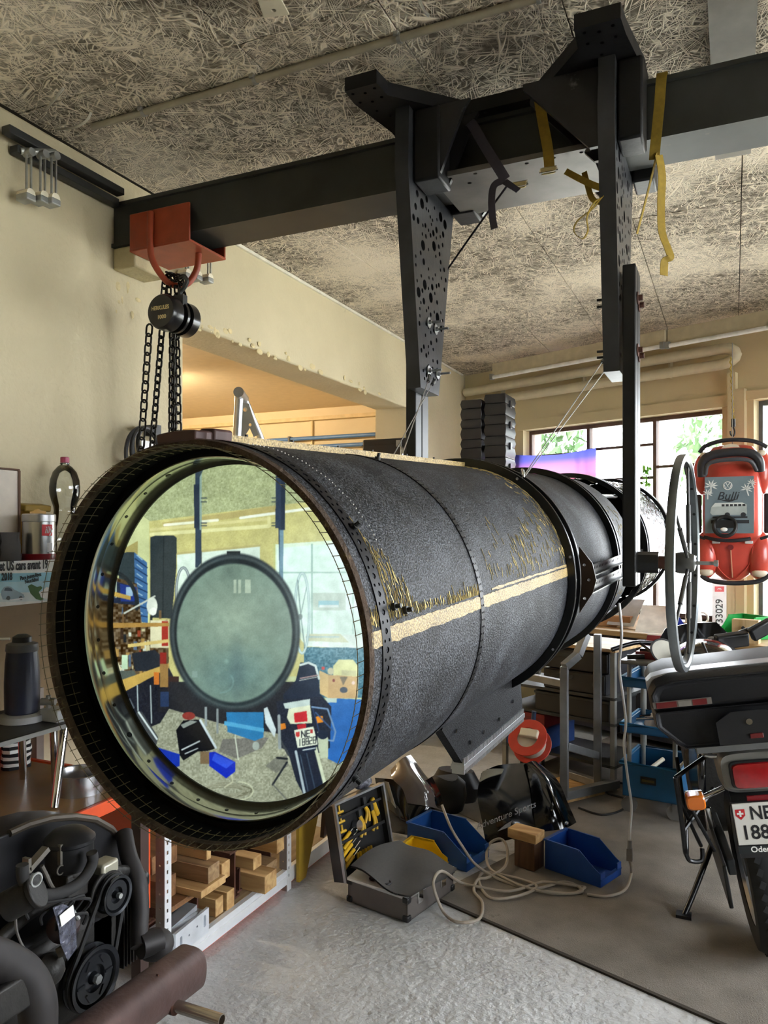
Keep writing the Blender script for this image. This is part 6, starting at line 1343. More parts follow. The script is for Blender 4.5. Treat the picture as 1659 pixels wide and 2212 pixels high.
# wheels
def wheel(y, r, w_):
    M = BK @ Matrix.Translation((0,y,r)) @ Matrix.Rotation(PI/2, 4, 'Y')
    t = obj('tyre', MB().lathe([(r-.10,-w_*.42),(r-.05,-w_*.5),(r-.02,-w_*.46),(r-.004,-w_*.25),(r,0),(r-.004,w_*.25),(r-.02,w_*.46),(r-.05,w_*.5),(r-.10,w_*.42)], 72, M, caps=False), RUBBER, bike)
    mb = MB()
    for i in range(48):
        a = 2*PI*i/48
        for s in (-1, 1): mb.cbox((0,0,0), (0,0,0)) if False else mb.box((-.009,-.012,-.003), (.009,.012,.004), M @ Matrix.Rotation(a+.03*s,4,'Z') @ Matrix.Translation((r-.003,0,s*w_*.2)) @ Matrix.Rotation(PI/2,4,'Y') @ Matrix.Rotation(.5*s,4,'Z'))
    stuff(obj('tread_blocks', mb, RUBBER, t))
    rm = obj('wheel_rim', MB().lathe([(r-.10,-w_*.40),(r-.115,-w_*.3),(r-.12,0),(r-.115,w_*.3),(r-.10,w_*.40)], 48, M, caps=False), ALU, bike)
    obj('hub', MB().cyl(FB(-.05,y,r), FB(.05,y,r), .045, n=20), DARKSTEEL, bike)
    for i in range(16):
        a = 2*PI*i/16; obj('spoke', MB().cyl(M @ Vector((.042*math.cos(a+.3),.042*math.sin(a+.3),(-1)**i*.04)), M @ Vector(((r-.118)*math.cos(a),(r-.118)*math.sin(a),0)), .002, n=5), CHROME, rm)
wheel(0, .315, .13); wheel(1.40, .33, .095)
# frame bulk, seat, tank, mudguard, swing arm
obj('swing_arm', MB(BK).box((-.11,-.02,.28), (-.08,.62,.34)).box((.08,-.02,.28), (.11,.62,.34)), DARKSTEEL, bike, bev=.006)
obj('chain_guard', MB(BK).box((-.135,-.12,.20), (-.12,.5,.36)), BLACKPL, bike, bev=.004)
obj('rear_mudguard', MB(BK).loft([[Vector((x, y, z)) for x in (-.085,.085) for y in (0,)][:0] or [Vector((-.085,y0,z0)), Vector((.085,y0,z0)), Vector((.085,y0+.012,z0-.004)), Vector((-.085,y0+.012,z0-.004))] for y0, z0 in ((-.40,.50),(-.405,.60),(-.37,.70),(-.28,.76),(-.1,.78),(.1,.76))]), BLACKPL, bike)
obj('engine_block', MB(BK).cbox((0,.72,.45), (.34,.42,.42)), ENG, bike, bev=.04, seg=3)
obj('fuel_tank', MB(BK).ball((0,.85,.90), (.20,.32,.17), 24, 14), BLACKGL, bike); obj('seat', MB(BK).loft([[Vector((w_*math.cos(a), y, z+h*max(math.sin(a),-.35))) for a in np.linspace(0,2*PI,21)[:-1]] for y, z, w_, h in ((-.30,.86,.11,.05),(-.1,.86,.14,.07),(.25,.83,.15,.07),(.55,.82,.10,.06))]), mat('black vinyl', ()), bike)
obj('side_cover', MB(BK).cbox((-.15,.12,.66), (.03,.38,.22), (0,.15,0)), BLACKGL, bike, bev=.012); obj('side_cover', MB(BK).cbox((.15,.12,.66), (.03,.38,.22), (0,-.15,0)), BLACKGL, bike, bev=.012)
obj('silencer', MB(BK).cyl((.20,-.25,.52), (.20,.35,.42), .055, n=24), ALU, bike, bev=.006)
# tail unit
th = obj('tail_housing', MB(BK).loft([[Vector((math.copysign(abs(math.cos(a))**.45, math.cos(a))*w_, y, .785+math.copysign(abs(math.sin(a))**.45, math.sin(a))*h)) for a in np.linspace(0,2*PI,33)[:-1]] for y, w_, h in ((-.385,.098,.062),(-.395,.10,.066),(-.38,.105,.072),(-.30,.108,.075),(-.12,.10,.06))]), GREYP, bike)
obj('lens_surround', MB(BK).loft([[Vector((math.copysign(abs(math.cos(a))**.3, math.cos(a))*w_, y, .778+math.copysign(abs(math.sin(a))**.3, math.sin(a))*h)) for a in np.linspace(0,2*PI,33)[:-1]] for y, w_, h in ((-.399,.074,.046),(-.392,.076,.048))]), BLACKPL, th)
obj('tail_lens', MB(BK).loft([[Vector((math.copysign(abs(math.cos(a))**.32, math.cos(a))*w_, y, .776+math.copysign(abs(math.sin(a))**.32, math.sin(a))*h)) for a in np.linspace(0,2*PI,33)[:-1]] for y, w_, h in ((-.412,.058,.034),(-.410,.066,.040),(-.398,.069,.042))]), mat('red tail lens', (150,18,26), .15, 0, var=.15, vs=40, coat=.8), th)
obj('rear_reflector', MB(BK).cbox((.005,-.405,.697), (.085,.008,.026)), mat('dark red reflector', (120,22,30), .25), bike, bev=.002)
# number plate
PZ = .622; npl = obj('number_plate', MB(BK).box((-.090,-.424,PZ-.07), (.090,-.420,PZ+.07)), mat('plate white', (214,212,204), .4, var=.02), bike, bev=.003)
obj('plate_holder', MB(BK).box((-.093,-.420,PZ-.098), (.093,-.410,PZ+.072)), BLACKPL, npl); obj('dealer_strip', MB(BK).box((-.093,-.424,PZ-.098), (.093,-.4205,PZ-.073)), mat('dealer strip black', (24,30,32), .4), npl)
text('plate_canton', 'NE', .062, FX((-.005,-.4245,PZ+.034)), INK, npl, bold=.0012, sx=.85); text('plate_number', '18828', .066, FX((.0,-.4245,PZ-.030)), INK, npl, bold=.0012, sx=.92)
text('dealer_name', 'Odermatt', .027, FX((.0,-.4248,PZ-.0855)), WHITE, npl, bold=.0005)
def shield(cx, cz, s, m, nm): obj(nm, MB().prism([(-s,s*1.1),(s,s*1.1),(s,-s*.3),(0,-s*1.25),(-s,-s*.3)], .0006, FX((cx,-.4242,cz))), m, npl)
shield(-.068, PZ+.034, .015, mat('shield red', (190,34,40), .4), 'swiss_shield'); obj('shield_cross', MB().box((-.010,-.003,0), (.010,.003,.0005), FX((-.068,-.4249,PZ+.036))).box((-.003,-.010,0), (.003,.010,.0005), FX((-.068,-.4249,PZ+.036))), WHITE, npl)
shield(.066, PZ+.034, .015, mat('shield green', (40,120,70), .4), 'canton_shield'); obj('canton_stripe', MB().box((.0,-.014,0), (.014,.015,.0005), FX((.066,-.4249,PZ+.034))), mat('shield red', ()), npl)
# indicators
for s in (-1, 1):
    st_ = obj('indicator_stalk', MB().cyl(FB(s*.10,-.34,.72), FB(s*.17,-.36,.70), .010, n=10), CHROME, bike)
    il = obj('indicator', MB(BK).loft([[Vector((s*.20+math.copysign(abs(math.cos(a))**.5, math.cos(a))*w_, y, .698+math.copysign(abs(math.sin(a))**.5, math.sin(a))*h)) for a in np.linspace(0,2*PI,25)[:-1]] for y, w_, h in ((-.415,.026,.020),(-.41,.031,.025),(-.365,.032,.026))]), mat('amber lens', (206,108,24), .2, 0, var=.12, coat=.6), bike)
    obj('indicator_back', MB(BK).cbox((s*.20,-.355,.698), (.06,.02,.05)), CHROME, il, bev=.005)
# pannier racks
for s in (-1, 1):
    R1_ = [(s*.25,-.33,.765),(s*.255,-.32,.60),(s*.26,-.30,.49),(s*.25,-.18,.46),(s*.23,.05,.50),(s*.22,.15,.70)]
    obj('pannier_rack', MB().tube([FB(*p) for p in smoothpath(R1_, 6)], .0085, 10), TUBEB, bike)
    obj('rack_stay', MB().cyl(FB(s*.25,-.33,.765), FB(s*.12,-.20,.80), .008, n=8), TUBEB, bike); obj('rack_stay', MB().cyl(FB(s*.255,-.31,.57), FB(s*.12,-.15,.66), .008, n=8), TUBEB, bike)
    obj('rack_stay', MB().cyl(FB(s*.25,-.32,.68), FB(s*.20,-.20,.47), .007, n=8), TUBEB, bike); obj('rack_stay', MB().cyl(FB(s*.22,-.30,.66), FB(s*.16,-.25,.47), .007, n=8), TUBEB, bike)
    obj('rack_foot', MB().tube([FB(*p) for p in smoothpath([(s*.26,-.30,.49),(s*.25,-.29,.455),(s*.21,-.27,.445),(s*.20,-.25,.48)], 5)], .008, 8), TUBEB, bike)
# rear carrier and top case
CARR = mat('grey carrier steel', (120,122,122), .4, .5); obj('rear_carrier', MB(BK).box((-.17,-.40,.872), (.17,.05,.884)).box((-.17,-.41,.862), (.17,-.395,.890)), CARR, bike, bev=.004)
for s in (-1, 1): obj('carrier_tube', MB().tube([FB(*p) for p in smoothpath([(s*.15,-.3,.87),(s*.14,-.33,.835),(s*.08,-.34,.83)], 4)], .007, 8), CHROME, bike)
tcq = mat('textured black case', (19,19,22), .5, spec=.35, var=.12, bump=.1, bs=150)
def sect(y, w0, w1, z0, z1, rr=.05):
    return [Vector((-w0,y,z0)), Vector((w0,y,z0)), Vector((w0+(w1-w0)*.25,y,z0+(z1-z0)*.12)), Vector((w1,y,z0+(z1-z0)*.6)), Vector((w1,y,z1)), Vector((-w1,y,z1)), Vector((-w1,y,z0+(z1-z0)*.6)), Vector((-w0-(w1-w0)*.25,y,z0+(z1-z0)*.12))]
tb = obj('top_case_base', MB(BK).loft([sect(-.47,.20,.275,.905,1.03), sect(-.50,.20,.283,.91,1.035), sect(-.45,.21,.29,.895,1.04), sect(-.05,.21,.29,.895,1.04), sect(-.02,.20,.28,.905,1.035)]), tcq, bike, bev=.008)
def lsect(y, w_, z0, z1): return [Vector((-w_,y,z0)), Vector((w_,y,z0)), Vector((w_,y,z0+(z1-z0)*.55)), Vector((w_*.93,y,z1*.0+z0+(z1-z0)*.85)), Vector((w_*.75,y,z1)), Vector((-w_*.75,y,z1)), Vector((-w_*.93,y,z0+(z1-z0)*.85)), Vector((-w_,y,z0+(z1-z0)*.55))]
tl = obj('top_case_lid', MB(BK).loft([lsect(-.485,.268,1.045,1.125), lsect(-.505,.285,1.045,1.135), lsect(-.45,.292,1.045,1.152), lsect(-.10,.292,1.045,1.152), lsect(-.03,.28,1.045,1.135)]), tcq, bike, bev=.008)
obj('lid_trim', MB(BK).loft([[p+Vector((0,0,0)) for p in lsect(-.43,.2935,1.10,1.1545)], lsect(-.36,.2945,1.10,1.1565)]), mat('silver lid strip', (206,208,214), .3, .3), tl)
for s in (-1, 1):
    x0, x1 = sorted((s*.30, s*.10)); dcl = obj('stripe_decal', MB(BK).prism([(0,0),(1,0),(1,1),(0,1)], .001) if False else MB(BK).box((min(x0,x1)+.0145,-.507,1.051), (max(x0,x1),-.5045,1.073)), mat('silver decal stripe', (112,106,98), .4), tl)
    obj('red_inlay', MB(BK).box((s*.20-.075,-.5085,1.052), (s*.20-.01,-.5065,1.071)), mat('decal red', (96,22,24), .4), dcl); obj('red_inlay', MB(BK).box((s*.20+.04,-.5085,1.052), (s*.20+.085,-.5065,1.071)), mat('decal red', ()), dcl)
    obj('grey_inlay', MB(BK).box((s*.20-.005,-.5085,1.054), (s*.20+.035,-.5065,1.069)), mat('decal grey', (120,114,106), .5), dcl)
lk = obj('lock_panel', MB(BK).loft([[Vector((-.10,y,.915)), Vector((.10,y,.915)), Vector((.10,y,.99)), Vector((.05,y,1.02)), Vector((-.05,y,1.02)), Vector((-.10,y,.99))] for y in (-.503,-.514)]), BLACKPL, tb)
obj('key_lock', MB().cyl(FB(.0,-.514,.985), FB(.0,-.52,.985), .010, n=16), CHROME, lk); obj('red_button', MB(BK).cbox((.015,-.517,.938), (.04,.006,.016)), mat('decal red', ()), lk, bev=.002)
# side stand, peg, fork, bars, instruments, mirror
obj('side_stand', MB().tube([FB(*p) for p in smoothpath([(-.10,.35,.34),(-.15,.30,.25),(-.24,.22,.12),(-.30,.16,.045)], 5)], .012, 10), TUBEB, bike)
p = FB(-.30,.16,.045); obj('stand_foot', MB().cbox((p.x,p.y,.014), (.06,.05,.012)), TUBEB, bike)
obj('foot_peg', MB().cyl(FB(-.14,.30,.42), FB(-.24,.28,.42), .016, n=12), RUBBER, bike); obj('peg_bracket', MB(BK).cbox((-.13,.30,.40), (.03,.08,.10)), CHROME, bike, bev=.006)
for s in (-1, 1): obj('fork_leg', MB().cyl(FB(s*.09,1.48,.33), FB(s*.09,1.16,1.02), .024, n=14), ALU, bike)
obj('handlebar', MB().tube([FB(*p) for p in smoothpath([(-.42,.92,1.06),(-.28,1.0,1.07),(-.12,1.10,1.02),(.12,1.10,1.02),(.28,1.0,1.07),(.42,.92,1.06)], 5)], .012, 10), TUBEB, bike)
mp = at(1436, 1408, d=3.75); mo = obj('mirror_head', MB().loft([[mp+Vector((CY,SY,0))*(.068*r_*math.cos(a))+Vector((0,0,1))*(.064*r_*math.sin(a))+Vector((CY,SY,0))*(.02*r_*math.sin(a))*-1+Vector((SY,-CY,0))*dp for a in np.linspace(0,2*PI,33)[:-1]] for r_, dp in ((1.0,.004),(1.02,.0),(.8,-.03),(.3,-.045))]), BLACKPL, bike)
obj('mirror_glass', MB().loft([[mp+Vector((CY,SY,0))*(.062*r_*math.cos(a)-.018*r_*math.sin(a))+Vector((0,0,1))*(.058*r_*math.sin(a))+Vector((SY,-CY,0))*dp for a in np.linspace(0,2*PI,33)[:-1]] for r_, dp in ((1,.0045),(.98,.006))]), mat('dusty mirror glass', (190,186,172), .45, .2), mo)
obj('mirror_stem', MB().tube(smoothpath([mp+Vector((.03,.01,-.05)), mp+Vector((.10,.0,-.12)), FB(-.28,1.0,1.07)], 5), .007, 8), TUBEB, bike)
ip = at(1580, 1383, d=3.9); obj('instrument_box', MB().cbox(ip, (.165,.05,.075), (.25,-.14,.4)), BLACKPL, bike, bev=.01); obj('instrument_stalk', MB().cyl(ip-Vector((0,0,.03)), FB(0,1.10,1.02), .02, n=10), BLACKPL, bike)
obj('windscreen', MB().loft([[FB(w_*math.sin(t), 1.36-.12*abs(math.sin(t))-(z-.95)*.35, z) for t in np.linspace(-1.2,1.2,12)]+[FB(w_*math.sin(t), 1.355-.12*abs(math.sin(t))-(z-.95)*.35, z) for t in np.linspace(1.2,-1.2,12)] for w_, z in ((.22,.92),(.20,1.02),(.14,1.10))]), BLACKGL, bike)
gp = at(1645, 1360, d=3.8); obj('hand_guard', MB().cbox(gp, (.12,.04,.07), (.2,-.5,.4)), BLACKPL, bike, bev=.01)
obj('aerial', MB().cyl(at(1517,1388,d=3.6), at(1531,1420,d=3.55), .006, n=8), BLACKPL, bike)
# ================================================================== back of the workshop
BW_ = lambda k, o, z: bw(k, -o, z)
wbk = thing('back_workbench', 'long wooden workbench under the window with dark cabinets', 'workbench', tuple(BW_(2.2,.4,0)), BA)
obj('bench_top', MB(BM).box((1.0,-.72,.81), (5.2,-.055,.85)), wood_mat('bench beech', (196,166,118), (160,126,80), 0), wbk, bev=.004)
DKC = mat('dark cabinet paint', (30,30,38), .5)
for i in range(6): 
    cbn = obj('under_cabinet', MB(BM).box((1.5+i*.6,-.66,.06), (2.08+i*.6,-.07,.808)), DKC, wbk, bev=.004); obj('cabinet_handle', MB(BM).box((1.7+i*.6,-.675,.68), (1.88+i*.6,-.66,.70)), GREYSTEEL, cbn)
obj('bench_leg', MB(BM).box((1.02,-.70,0), (1.08,-.64,.81)), DARKSTEEL, wbk); obj('bench_leg', MB(BM).box((5.1,-.70,0), (5.16,-.64,.81)), DARKSTEEL, wbk)
on = lambda px, py: at(px, py, z=.851)
def loose(name, label, cat, mb, m, bev=0, grp=None): return tag(obj(name, mb, m, bev=bev), label, cat, grp)
RB = BA
def rbox(p, d, rz=0, tilt=0): return MB().cbox(Vector(p)+Vector((0,0,d[2]/2)), d, (tilt,0,RB+rz))
# green bin with wood block
g = at(1535, 1392, o=.62); gb_ = bin_('bright green open bin on the back bench below the toy car', Vector((g.x+.02,g.y+.02,.851)), RB-1.9, .24, .22, .16, GRNB); gb_.location = tuple(at(1606, 1385, o=.28)[:2])+(.851,)
p = at(1612, 1388, o=.66); t = thing('wood_offcut', 'pale wooden offcut with a dark knot on the back bench', 'timber', (p.x,p.y,.851)); obj('offcut_block', rbox((p.x,p.y,.851), (.17,.06,.16), .1), wood_mat('pale plywood', (216,190,146), (190,160,112), 2), t, bev=.003); obj('dark_knot', MB().cyl(Vector((p.x-.02,p.y-.034,.955)), Vector((p.x-.02,p.y-.038,.955)), .012, n=10), DARKSTEEL, t)
for i, (px, py, rz, tl, sz, lb) in enumerate(((1418,1352,.3,.55,(.26,.34,.002),'large white paper sheet sloping over the papers on the back bench'), (1385,1345,-.2,.25,(.24,.30,.002),'creamy paper sheet lying under the sloping sheet'), (1352,1322,.1,.7,(.22,.30,.002),'grey plastic folder propped behind the paper sheets'))):
    p = at(px, py, o=.42+.1*(i == 0)); p.z = max(p.z, .855+sz[1]/2*math.sin(tl)); loose('paper_sheet', lb, 'paper', MB().cbox(p, sz, (tl,0,RB+rz)), mat(['white paper','cream paper','grey folder'][i], [(238,234,224),(228,206,180),(206,208,212)][i], .7))
p = at(1330, 1372, o=.40); loose('cardboard_box', 'low brown cardboard box behind the hanging cable on the back bench', 'box', rbox((p.x,p.y,.851), (.34,.24,.09), .1), mat('brown cardboard', (176,132,92), .8), .003)
p = at(1450, 1368, o=.34); t = bin_('small blue bin behind the handwheel on the back bench', Vector((p.x-.08,p.y,.851)), RB, .16, .12, .09, mat('violet blue plastic', (52,72,176), .4))
p = at(1498, 1390, o=.45); t = thing('white_jug', 'white plastic jug behind the handwheel on the back bench', 'jug', (p.x,p.y,.851)); MJ = Matrix.Translation((p.x,p.y,.851)); obj('jug_body', MB().lathe([(.05,0),(.06,.004),(.058,.12),(.045,.19),(.046,.24),(.042,.245)], 24, MJ), WHITE, t); obj('jug_handle', MB().torus(Vector((p.x+.06,p.y,.97)), (0,1,0), .04, .008, 18, 8), WHITE, t)
p = at(1522, 1398, o=.62); loose('grey_dish', 'shallow grey dish beside the green bin', 'dish', MB().lathe([(.05,0),(.07,.002),(.085,.028),(.08,.028),(.065,.008),(.001,.006)], 24, Matrix.Translation((p.x,p.y,.851))), GREYSTEEL)
# equipment cart behind: red tool boxes on a stand
REDB = mat('dark red tool box', (112,26,32), .4)
# grey number plate strip and toy car
P0 = at(1554, 1345, o=.16); P1 = at(1550, 1262, o=.16)
npx = thing('export_plate', 'white export number plate standing on end by the window pillar', 'number plate', tuple(P0)); ND = Vector((CY,SY,0)); hgt = .52
Mn = basis(P0, ND, (0,0,1)); obj('plate_sheet', MB(Mn).box((-.055,.853-P0.z,-.004), (.055,.34,0)), mat('plate off white', (228,230,232), .4), npx, bev=.002)
Mt = basis(P0+Vector((0,0,.06))+Vector((SY,-CY,0))*.003, (0,0,1), -ND); text('plate_text', 'E·33029', .078, Mt, INK, npx, bold=.0006, sx=.95)
obj('red_field', MB(Mn).box((-.035,.235,.001), (.035,.275,.002)), mat('plate red', (206,50,52), .4), npx); text('red_field_digit', '3', .04, basis(P0+Vector((0,0,.255))+Vector((SY,-CY,0))*.004, (0,0,1), -ND), WHITE, npx); text('plate_mark', '7', .05, basis(P0+Vector((0,0,.305))+Vector((SY,-CY,0))*.004, (0,0,1), -ND), INK, npx)
# ------------------------------------------------------------------ red toy car hung upright
TD = 5.30; tcn = at(1582, 1108, d=TD); vr = (tcn-Vector((0,0,1.6))); face = Vector((-vr.x,-vr.y,0)).normalized(); rgt = Vector((face.y*-1, face.x, 0)); rgt = rgt if rgt.dot(Vector((CY,SY,0))) > 0 else -rgt
MV = basis(tcn, rgt, (0,0,1)); K = TD/FPX
toy = thing('toy_car', 'red ride-on toy beetle car hung upright by the window pillar', 'toy car', tuple(tcn))
REDP = mat('red toy plastic', (204,76,62), .3, var=.08, coat=.3); cu_ = lambda px, py, w_=0: MV @ Vector(((px-1582)*K, (1108-py)*K, w_))
def ts_(v, a, h):
    n = 24; out = []
    for i in range(n):
        t = 2*PI*i/n; ct, s_ = math.cos(t), math.sin(t); out.append(MV @ Vector((math.copysign(abs(ct)**.6, ct)*a, v, (abs(s_)**.7*h if s_ > 0 else s_*.05))))
    return out
prf = [(.465,.08,.04),(.45,.13,.09),(.40,.165,.14),(.30,.18,.19),(.22,.185,.225),(.10,.19,.235),(-.05,.19,.23),(-.13,.188,.215),(-.18,.185,.16),(-.25,.17,.14),(-.35,.14,.12),(-.42,.11,.09),(-.46,.06,.05)]
obj('car_body', MB().loft([ts_(*q) for q in prf]), REDP, toy)
for s in (-1, 1):
    obj('rear_fender', MB(MV).ball((s*.175,.27,.05), (.075,.15,.10), 20, 12), REDP, toy); obj('front_fender', MB(MV).ball((s*.165,-.29,.05), (.085,.165,.10), 20, 12), REDP, toy)
    obj('running_board', MB(MV).box((s*.215-.02,-.14,.0), (s*.215+.02,.13,.04)), mat('dark toy trim', (44,44,48), .4), toy, bev=.01); obj('wheel', MB(MV).cyl((s*.23,.27,.0), (s*.18,.27,.0), .085, n=24), RUBBER, toy); obj('wheel', MB(MV).cyl((s*.23,-.29,.0), (s*.18,-.29,.0), .085, n=24), RUBBER, toy)
    hl = obj('headlight', MB(MV).ball((s*.165,-.405,.105), (.048,.03,.03), 16, 10), mat('toy headlight', (228,214,190), .2), toy); obj('tail_light', MB(MV).ball((s*.175,.395,.11), (.03,.022,.02), 12, 8), mat('toy headlight', ()), toy)
    obj('side_mirror', MB(MV).cbox((s*.20,-.165,.17), (.07,.02,.02), (0,0,s*.35)), mat('dark toy trim', ()), toy, bev=.004); obj('vent_lamp', MB(MV).cbox((s*.10,-.20,.165), (.05,.02,.01)), mat('toy silver', (206,208,206), .3), toy, bev=.004)
TRIM = mat('dark toy trim', ())
obj('rear_bumper', MB(MV).tube(smoothpath([(-.205,.415,.10),(-.17,.455,.11),(-.08,.485,.12),(.02,.49,.12),(.13,.475,.115),(.21,.435,.10)],5), .014, 10), TRIM, toy); obj('front_bumper', MB(MV).tube(smoothpath([(-.195,-.43,.10),(-.15,-.46,.11),(-.05,-.475,.12),(.05,-.475,.12),(.16,-.46,.11),(.225,-.42,.10)],5), .016, 10), TRIM, toy)
obj('seat_back_arch', MB(MV).tube(smoothpath([(-.185,.245,.21),(-.185,.32,.235),(-.14,.375,.25),(-.02,.392,.255),(.10,.385,.25),(.155,.34,.24),(.165,.27,.21)],6), .030, 12), TRIM, toy); obj('seat_back_edge', MB(MV).tube(smoothpath([(-.165,.255,.232),(-.14,.325,.262),(-.02,.345,.275),(.10,.335,.265),(.145,.27,.232)],6), .014, 10), mat('grey toy trim', (74,76,82), .4), toy)
obj('engine_badge', MB(MV).prism([(-.06,-.0),(.06,0),(.045,.022),(0,.032),(-.045,.022)], .006, Matrix.Translation((-.01,.435,.092))), mat('toy headlight', ()), toy)
obj('windscreen_strip', MB(MV).tube(smoothpath([(-.175,-.165,.175),(-.09,-.185,.20),(.02,-.188,.205),(.11,-.175,.19)],5), .012, 8), TRIM, toy)
obj('hood_seam', MB(MV).tube(smoothpath([(-.01,-.25,.145),(-.005,-.35,.127),(.0,-.44,.085)],5), .004, 6), mat('toy seam cream', (206,150,120), .4), toy); obj('hood_seam', MB(MV).tube(smoothpath([(-.13,-.225,.15),(-.11,-.33,.115),(-.06,-.41,.10),(.0,-.455,.07),(.06,-.41,.10),(.11,-.33,.115),(.125,-.225,.15)],5), .003, 6), mat('toy seam red', (214,84,70), .4), toy)
obj('hood_emblem', MB(MV).cyl((-.01,-.235,.148), (-.01,-.235,.154), .018, n=18), mat('dark red emblem', (120,40,40), .4), toy)
# picture card on the seat
WC = .245; card = obj('picture_card', MB(MV).box((-.168,-.14,WC-.003), (.128,.235,WC)), mat('slate blue card', (112,128,136), .5, var=.06), toy); card['label'] = 'slate blue card with a van and Bulli lettering'
CWH = mat('card white print', (226,228,226), .6); CDK = mat('card dark print', (44,46,50), .6); CGR = mat('card grey print', (170,178,176), .6)
FC = lambda u, v, e=.001: MV @ Matrix.Translation((u, v, WC+e))
cx_, cv = -.028, .175
mb = MB(FC(cx_, cv)); mb.torus((0,0,0), (0,0,1), .026, .0025, 28, 6); obj('round_emblem', mb, CWH, card)
mb = MB(FC(cx_, cv)); 
for L_ in ([(-.013,.02),(0,-.0),(.013,.02)], [(-.022,.008),(-.011,-.021),(0,.0),(.011,-.021),(.022,.008)]): mb.ribbon([Vector((x,y,0)) for x, y in L_], (0,0,1), .001, .005)
obj('emblem_letters', mb, CWH, card)
text('card_title', 'Bulli', .075, FC(-.03,.105), CDK, card, shear=.3, bold=.0006)
obj('title_swash', MB(FC(-.02,.078)).prism([(-.05,0),(.05,.008),(.02,-.006),(0,-.012)], .0006), CDK, card)
van = [(-.135,-.005),(-.128,.035),(-.105,.062),(.06,.062),(.085,.05),(.088,-.008),(.08,-.018),(-.12,-.02)]
obj('printed_van', MB(FC(0,0)).prism(van, .0006), CGR, card); obj('van_roof', MB(FC(0,0,.0018)).prism([(-.125,.036),(-.105,.062),(.06,.062),(.08,.05),(.08,.044)], .0006), mat('card pale', (206,212,208), .6), card)
for i in range(6): obj('van_window', MB(FC(0,0,.0026)).prism([(-.065+.025*i,.038),(-.047+.025*i,.038),(-.047+.025*i,.052),(-.065+.025*i,.052)], .0005), CDK, card)
for c in (-.03, .065): obj('van_wheel', MB(FC(c,-.018,.0026)).lathe([(.001,0),(.016,0),(.016,.0005),(.001,.0005)], 18), CDK, card)
obj('ground_strip', MB(FC(0,0,.0016)).box((-.13,-.075,0), (.10,-.052,.0006)).box((-.12,-.04,0), (.09,-.028,.0006)), CDK, card)
def palm(u, v, s, fl):
    mb = MB(FC(u, v))
    for a in (-.5,.1,.6,1.2,1.9,2.6,3.3): mb.prism([(0,0),(s*.5*math.cos(a+.22),s*.5*math.sin(a+.22)),(s*math.cos(a),s*math.sin(a)),(s*.5*math.cos(a-.22),s*.5*math.sin(a-.22))], .0006)
    mb.prism([(-.004,0),(.004,0),(.004+fl*.012,-s*1.1),(-.004+fl*.012,-s*1.1)], .0006); obj('printed_palm', mb, CWH, card)
palm(-.13,.175,.045,0); palm(-.15,.125,.035,0); palm(.085,.15,.04,1); palm(.115,.19,.03,1)
swm = obj('steering_wheel', MB(MV).torus((-.045,-.095,.275), (0,.25,1), .066, .013, 32, 10).prism([(-.06,-.02),(.06,-.02),(.05,.03),(-.05,.03)], .014, Matrix.Translation((-.045,-.085,.27))), BLACKPL, toy); obj('horn_button', MB(MV).ball((-.05,-.115,.288), (.022,.014,.008), 14, 8), WHITE, swm)
obj('hanging_wire', MB().tube([MV @ Vector((0,.45,.05)), Vector((tcn.x,tcn.y,zz1+.02))+ (bw(0,-.2,0)-bw(0,-.2,0))], .003, 6), GREYSTEEL, toy)
# ------------------------------------------------------------------ rainbow cloth in the window
fk0, fk1 = atb(1126, 1000).x, atb(1292, 985).x; fz1 = atb(1200, 976).z; fz0 = atb(1200, 1040).z
vs = []; nx, nz = 30, 8
for j in range(nz+1):
    for i in range(nx+1):
        u, v = i/nx, j/nz; vs.append(bw(fk0-.05+(fk1-fk0+.05)*u, -.03-.012*math.sin(u*22)*v-.01*math.sin(u*9), fz1-.03*math.sin(u*PI)*(1-v)-(fz1-fz0)*v))
o = obj('rainbow_cloth', MB().add(vs, [(j*(nx+1)+i, j*(nx+1)+i+1, (j+1)*(nx+1)+i+1, (j+1)*(nx+1)+i) for j in range(nz) for i in range(nx)]), cloth_mat('translucent rainbow cloth', [(240,120,150),(232,140,190),(190,130,210),(110,110,220),(90,100,210)], 'Z', fz0, fz1), fix=False); tag(o, 'translucent violet to pink cloth stretched across the window panes', 'cloth')
rl = random.Random(3); t = thing('window_plant', 'small bright green plant in the window beside the mount post', 'plant', tuple(at(1395, 1100, o=.02))); mb = MB(); b0 = at(1396, 1095, o=.03)
obj('stem', MB().tube(smoothpath([Vector((b0.x,b0.y,zbot)), b0, at(1398,1045,o=.03), at(1392,1012,o=.03)]), .004, 6), mat('plant stem', (90,120,60), .6), t)
for i in range(26):
    c = at(1395+rl.uniform(-11,11), rl.uniform(1008,1050), o=.04+rl.uniform(-.03,.03)); e = Euler((rl.uniform(0,6),rl.uniform(0,6),rl.uniform(0,6))).to_matrix(); obj('leaf', MB().add([c+e@Vector(q)*.028 for q in ((-1,0,0),(-.3,-.5,.1),(1,0,0),(-.3,.5,.1))], [(0,1,2),(0,2,3)]), mat('bright leaf', (120,190,60), .5), t, smooth=False)
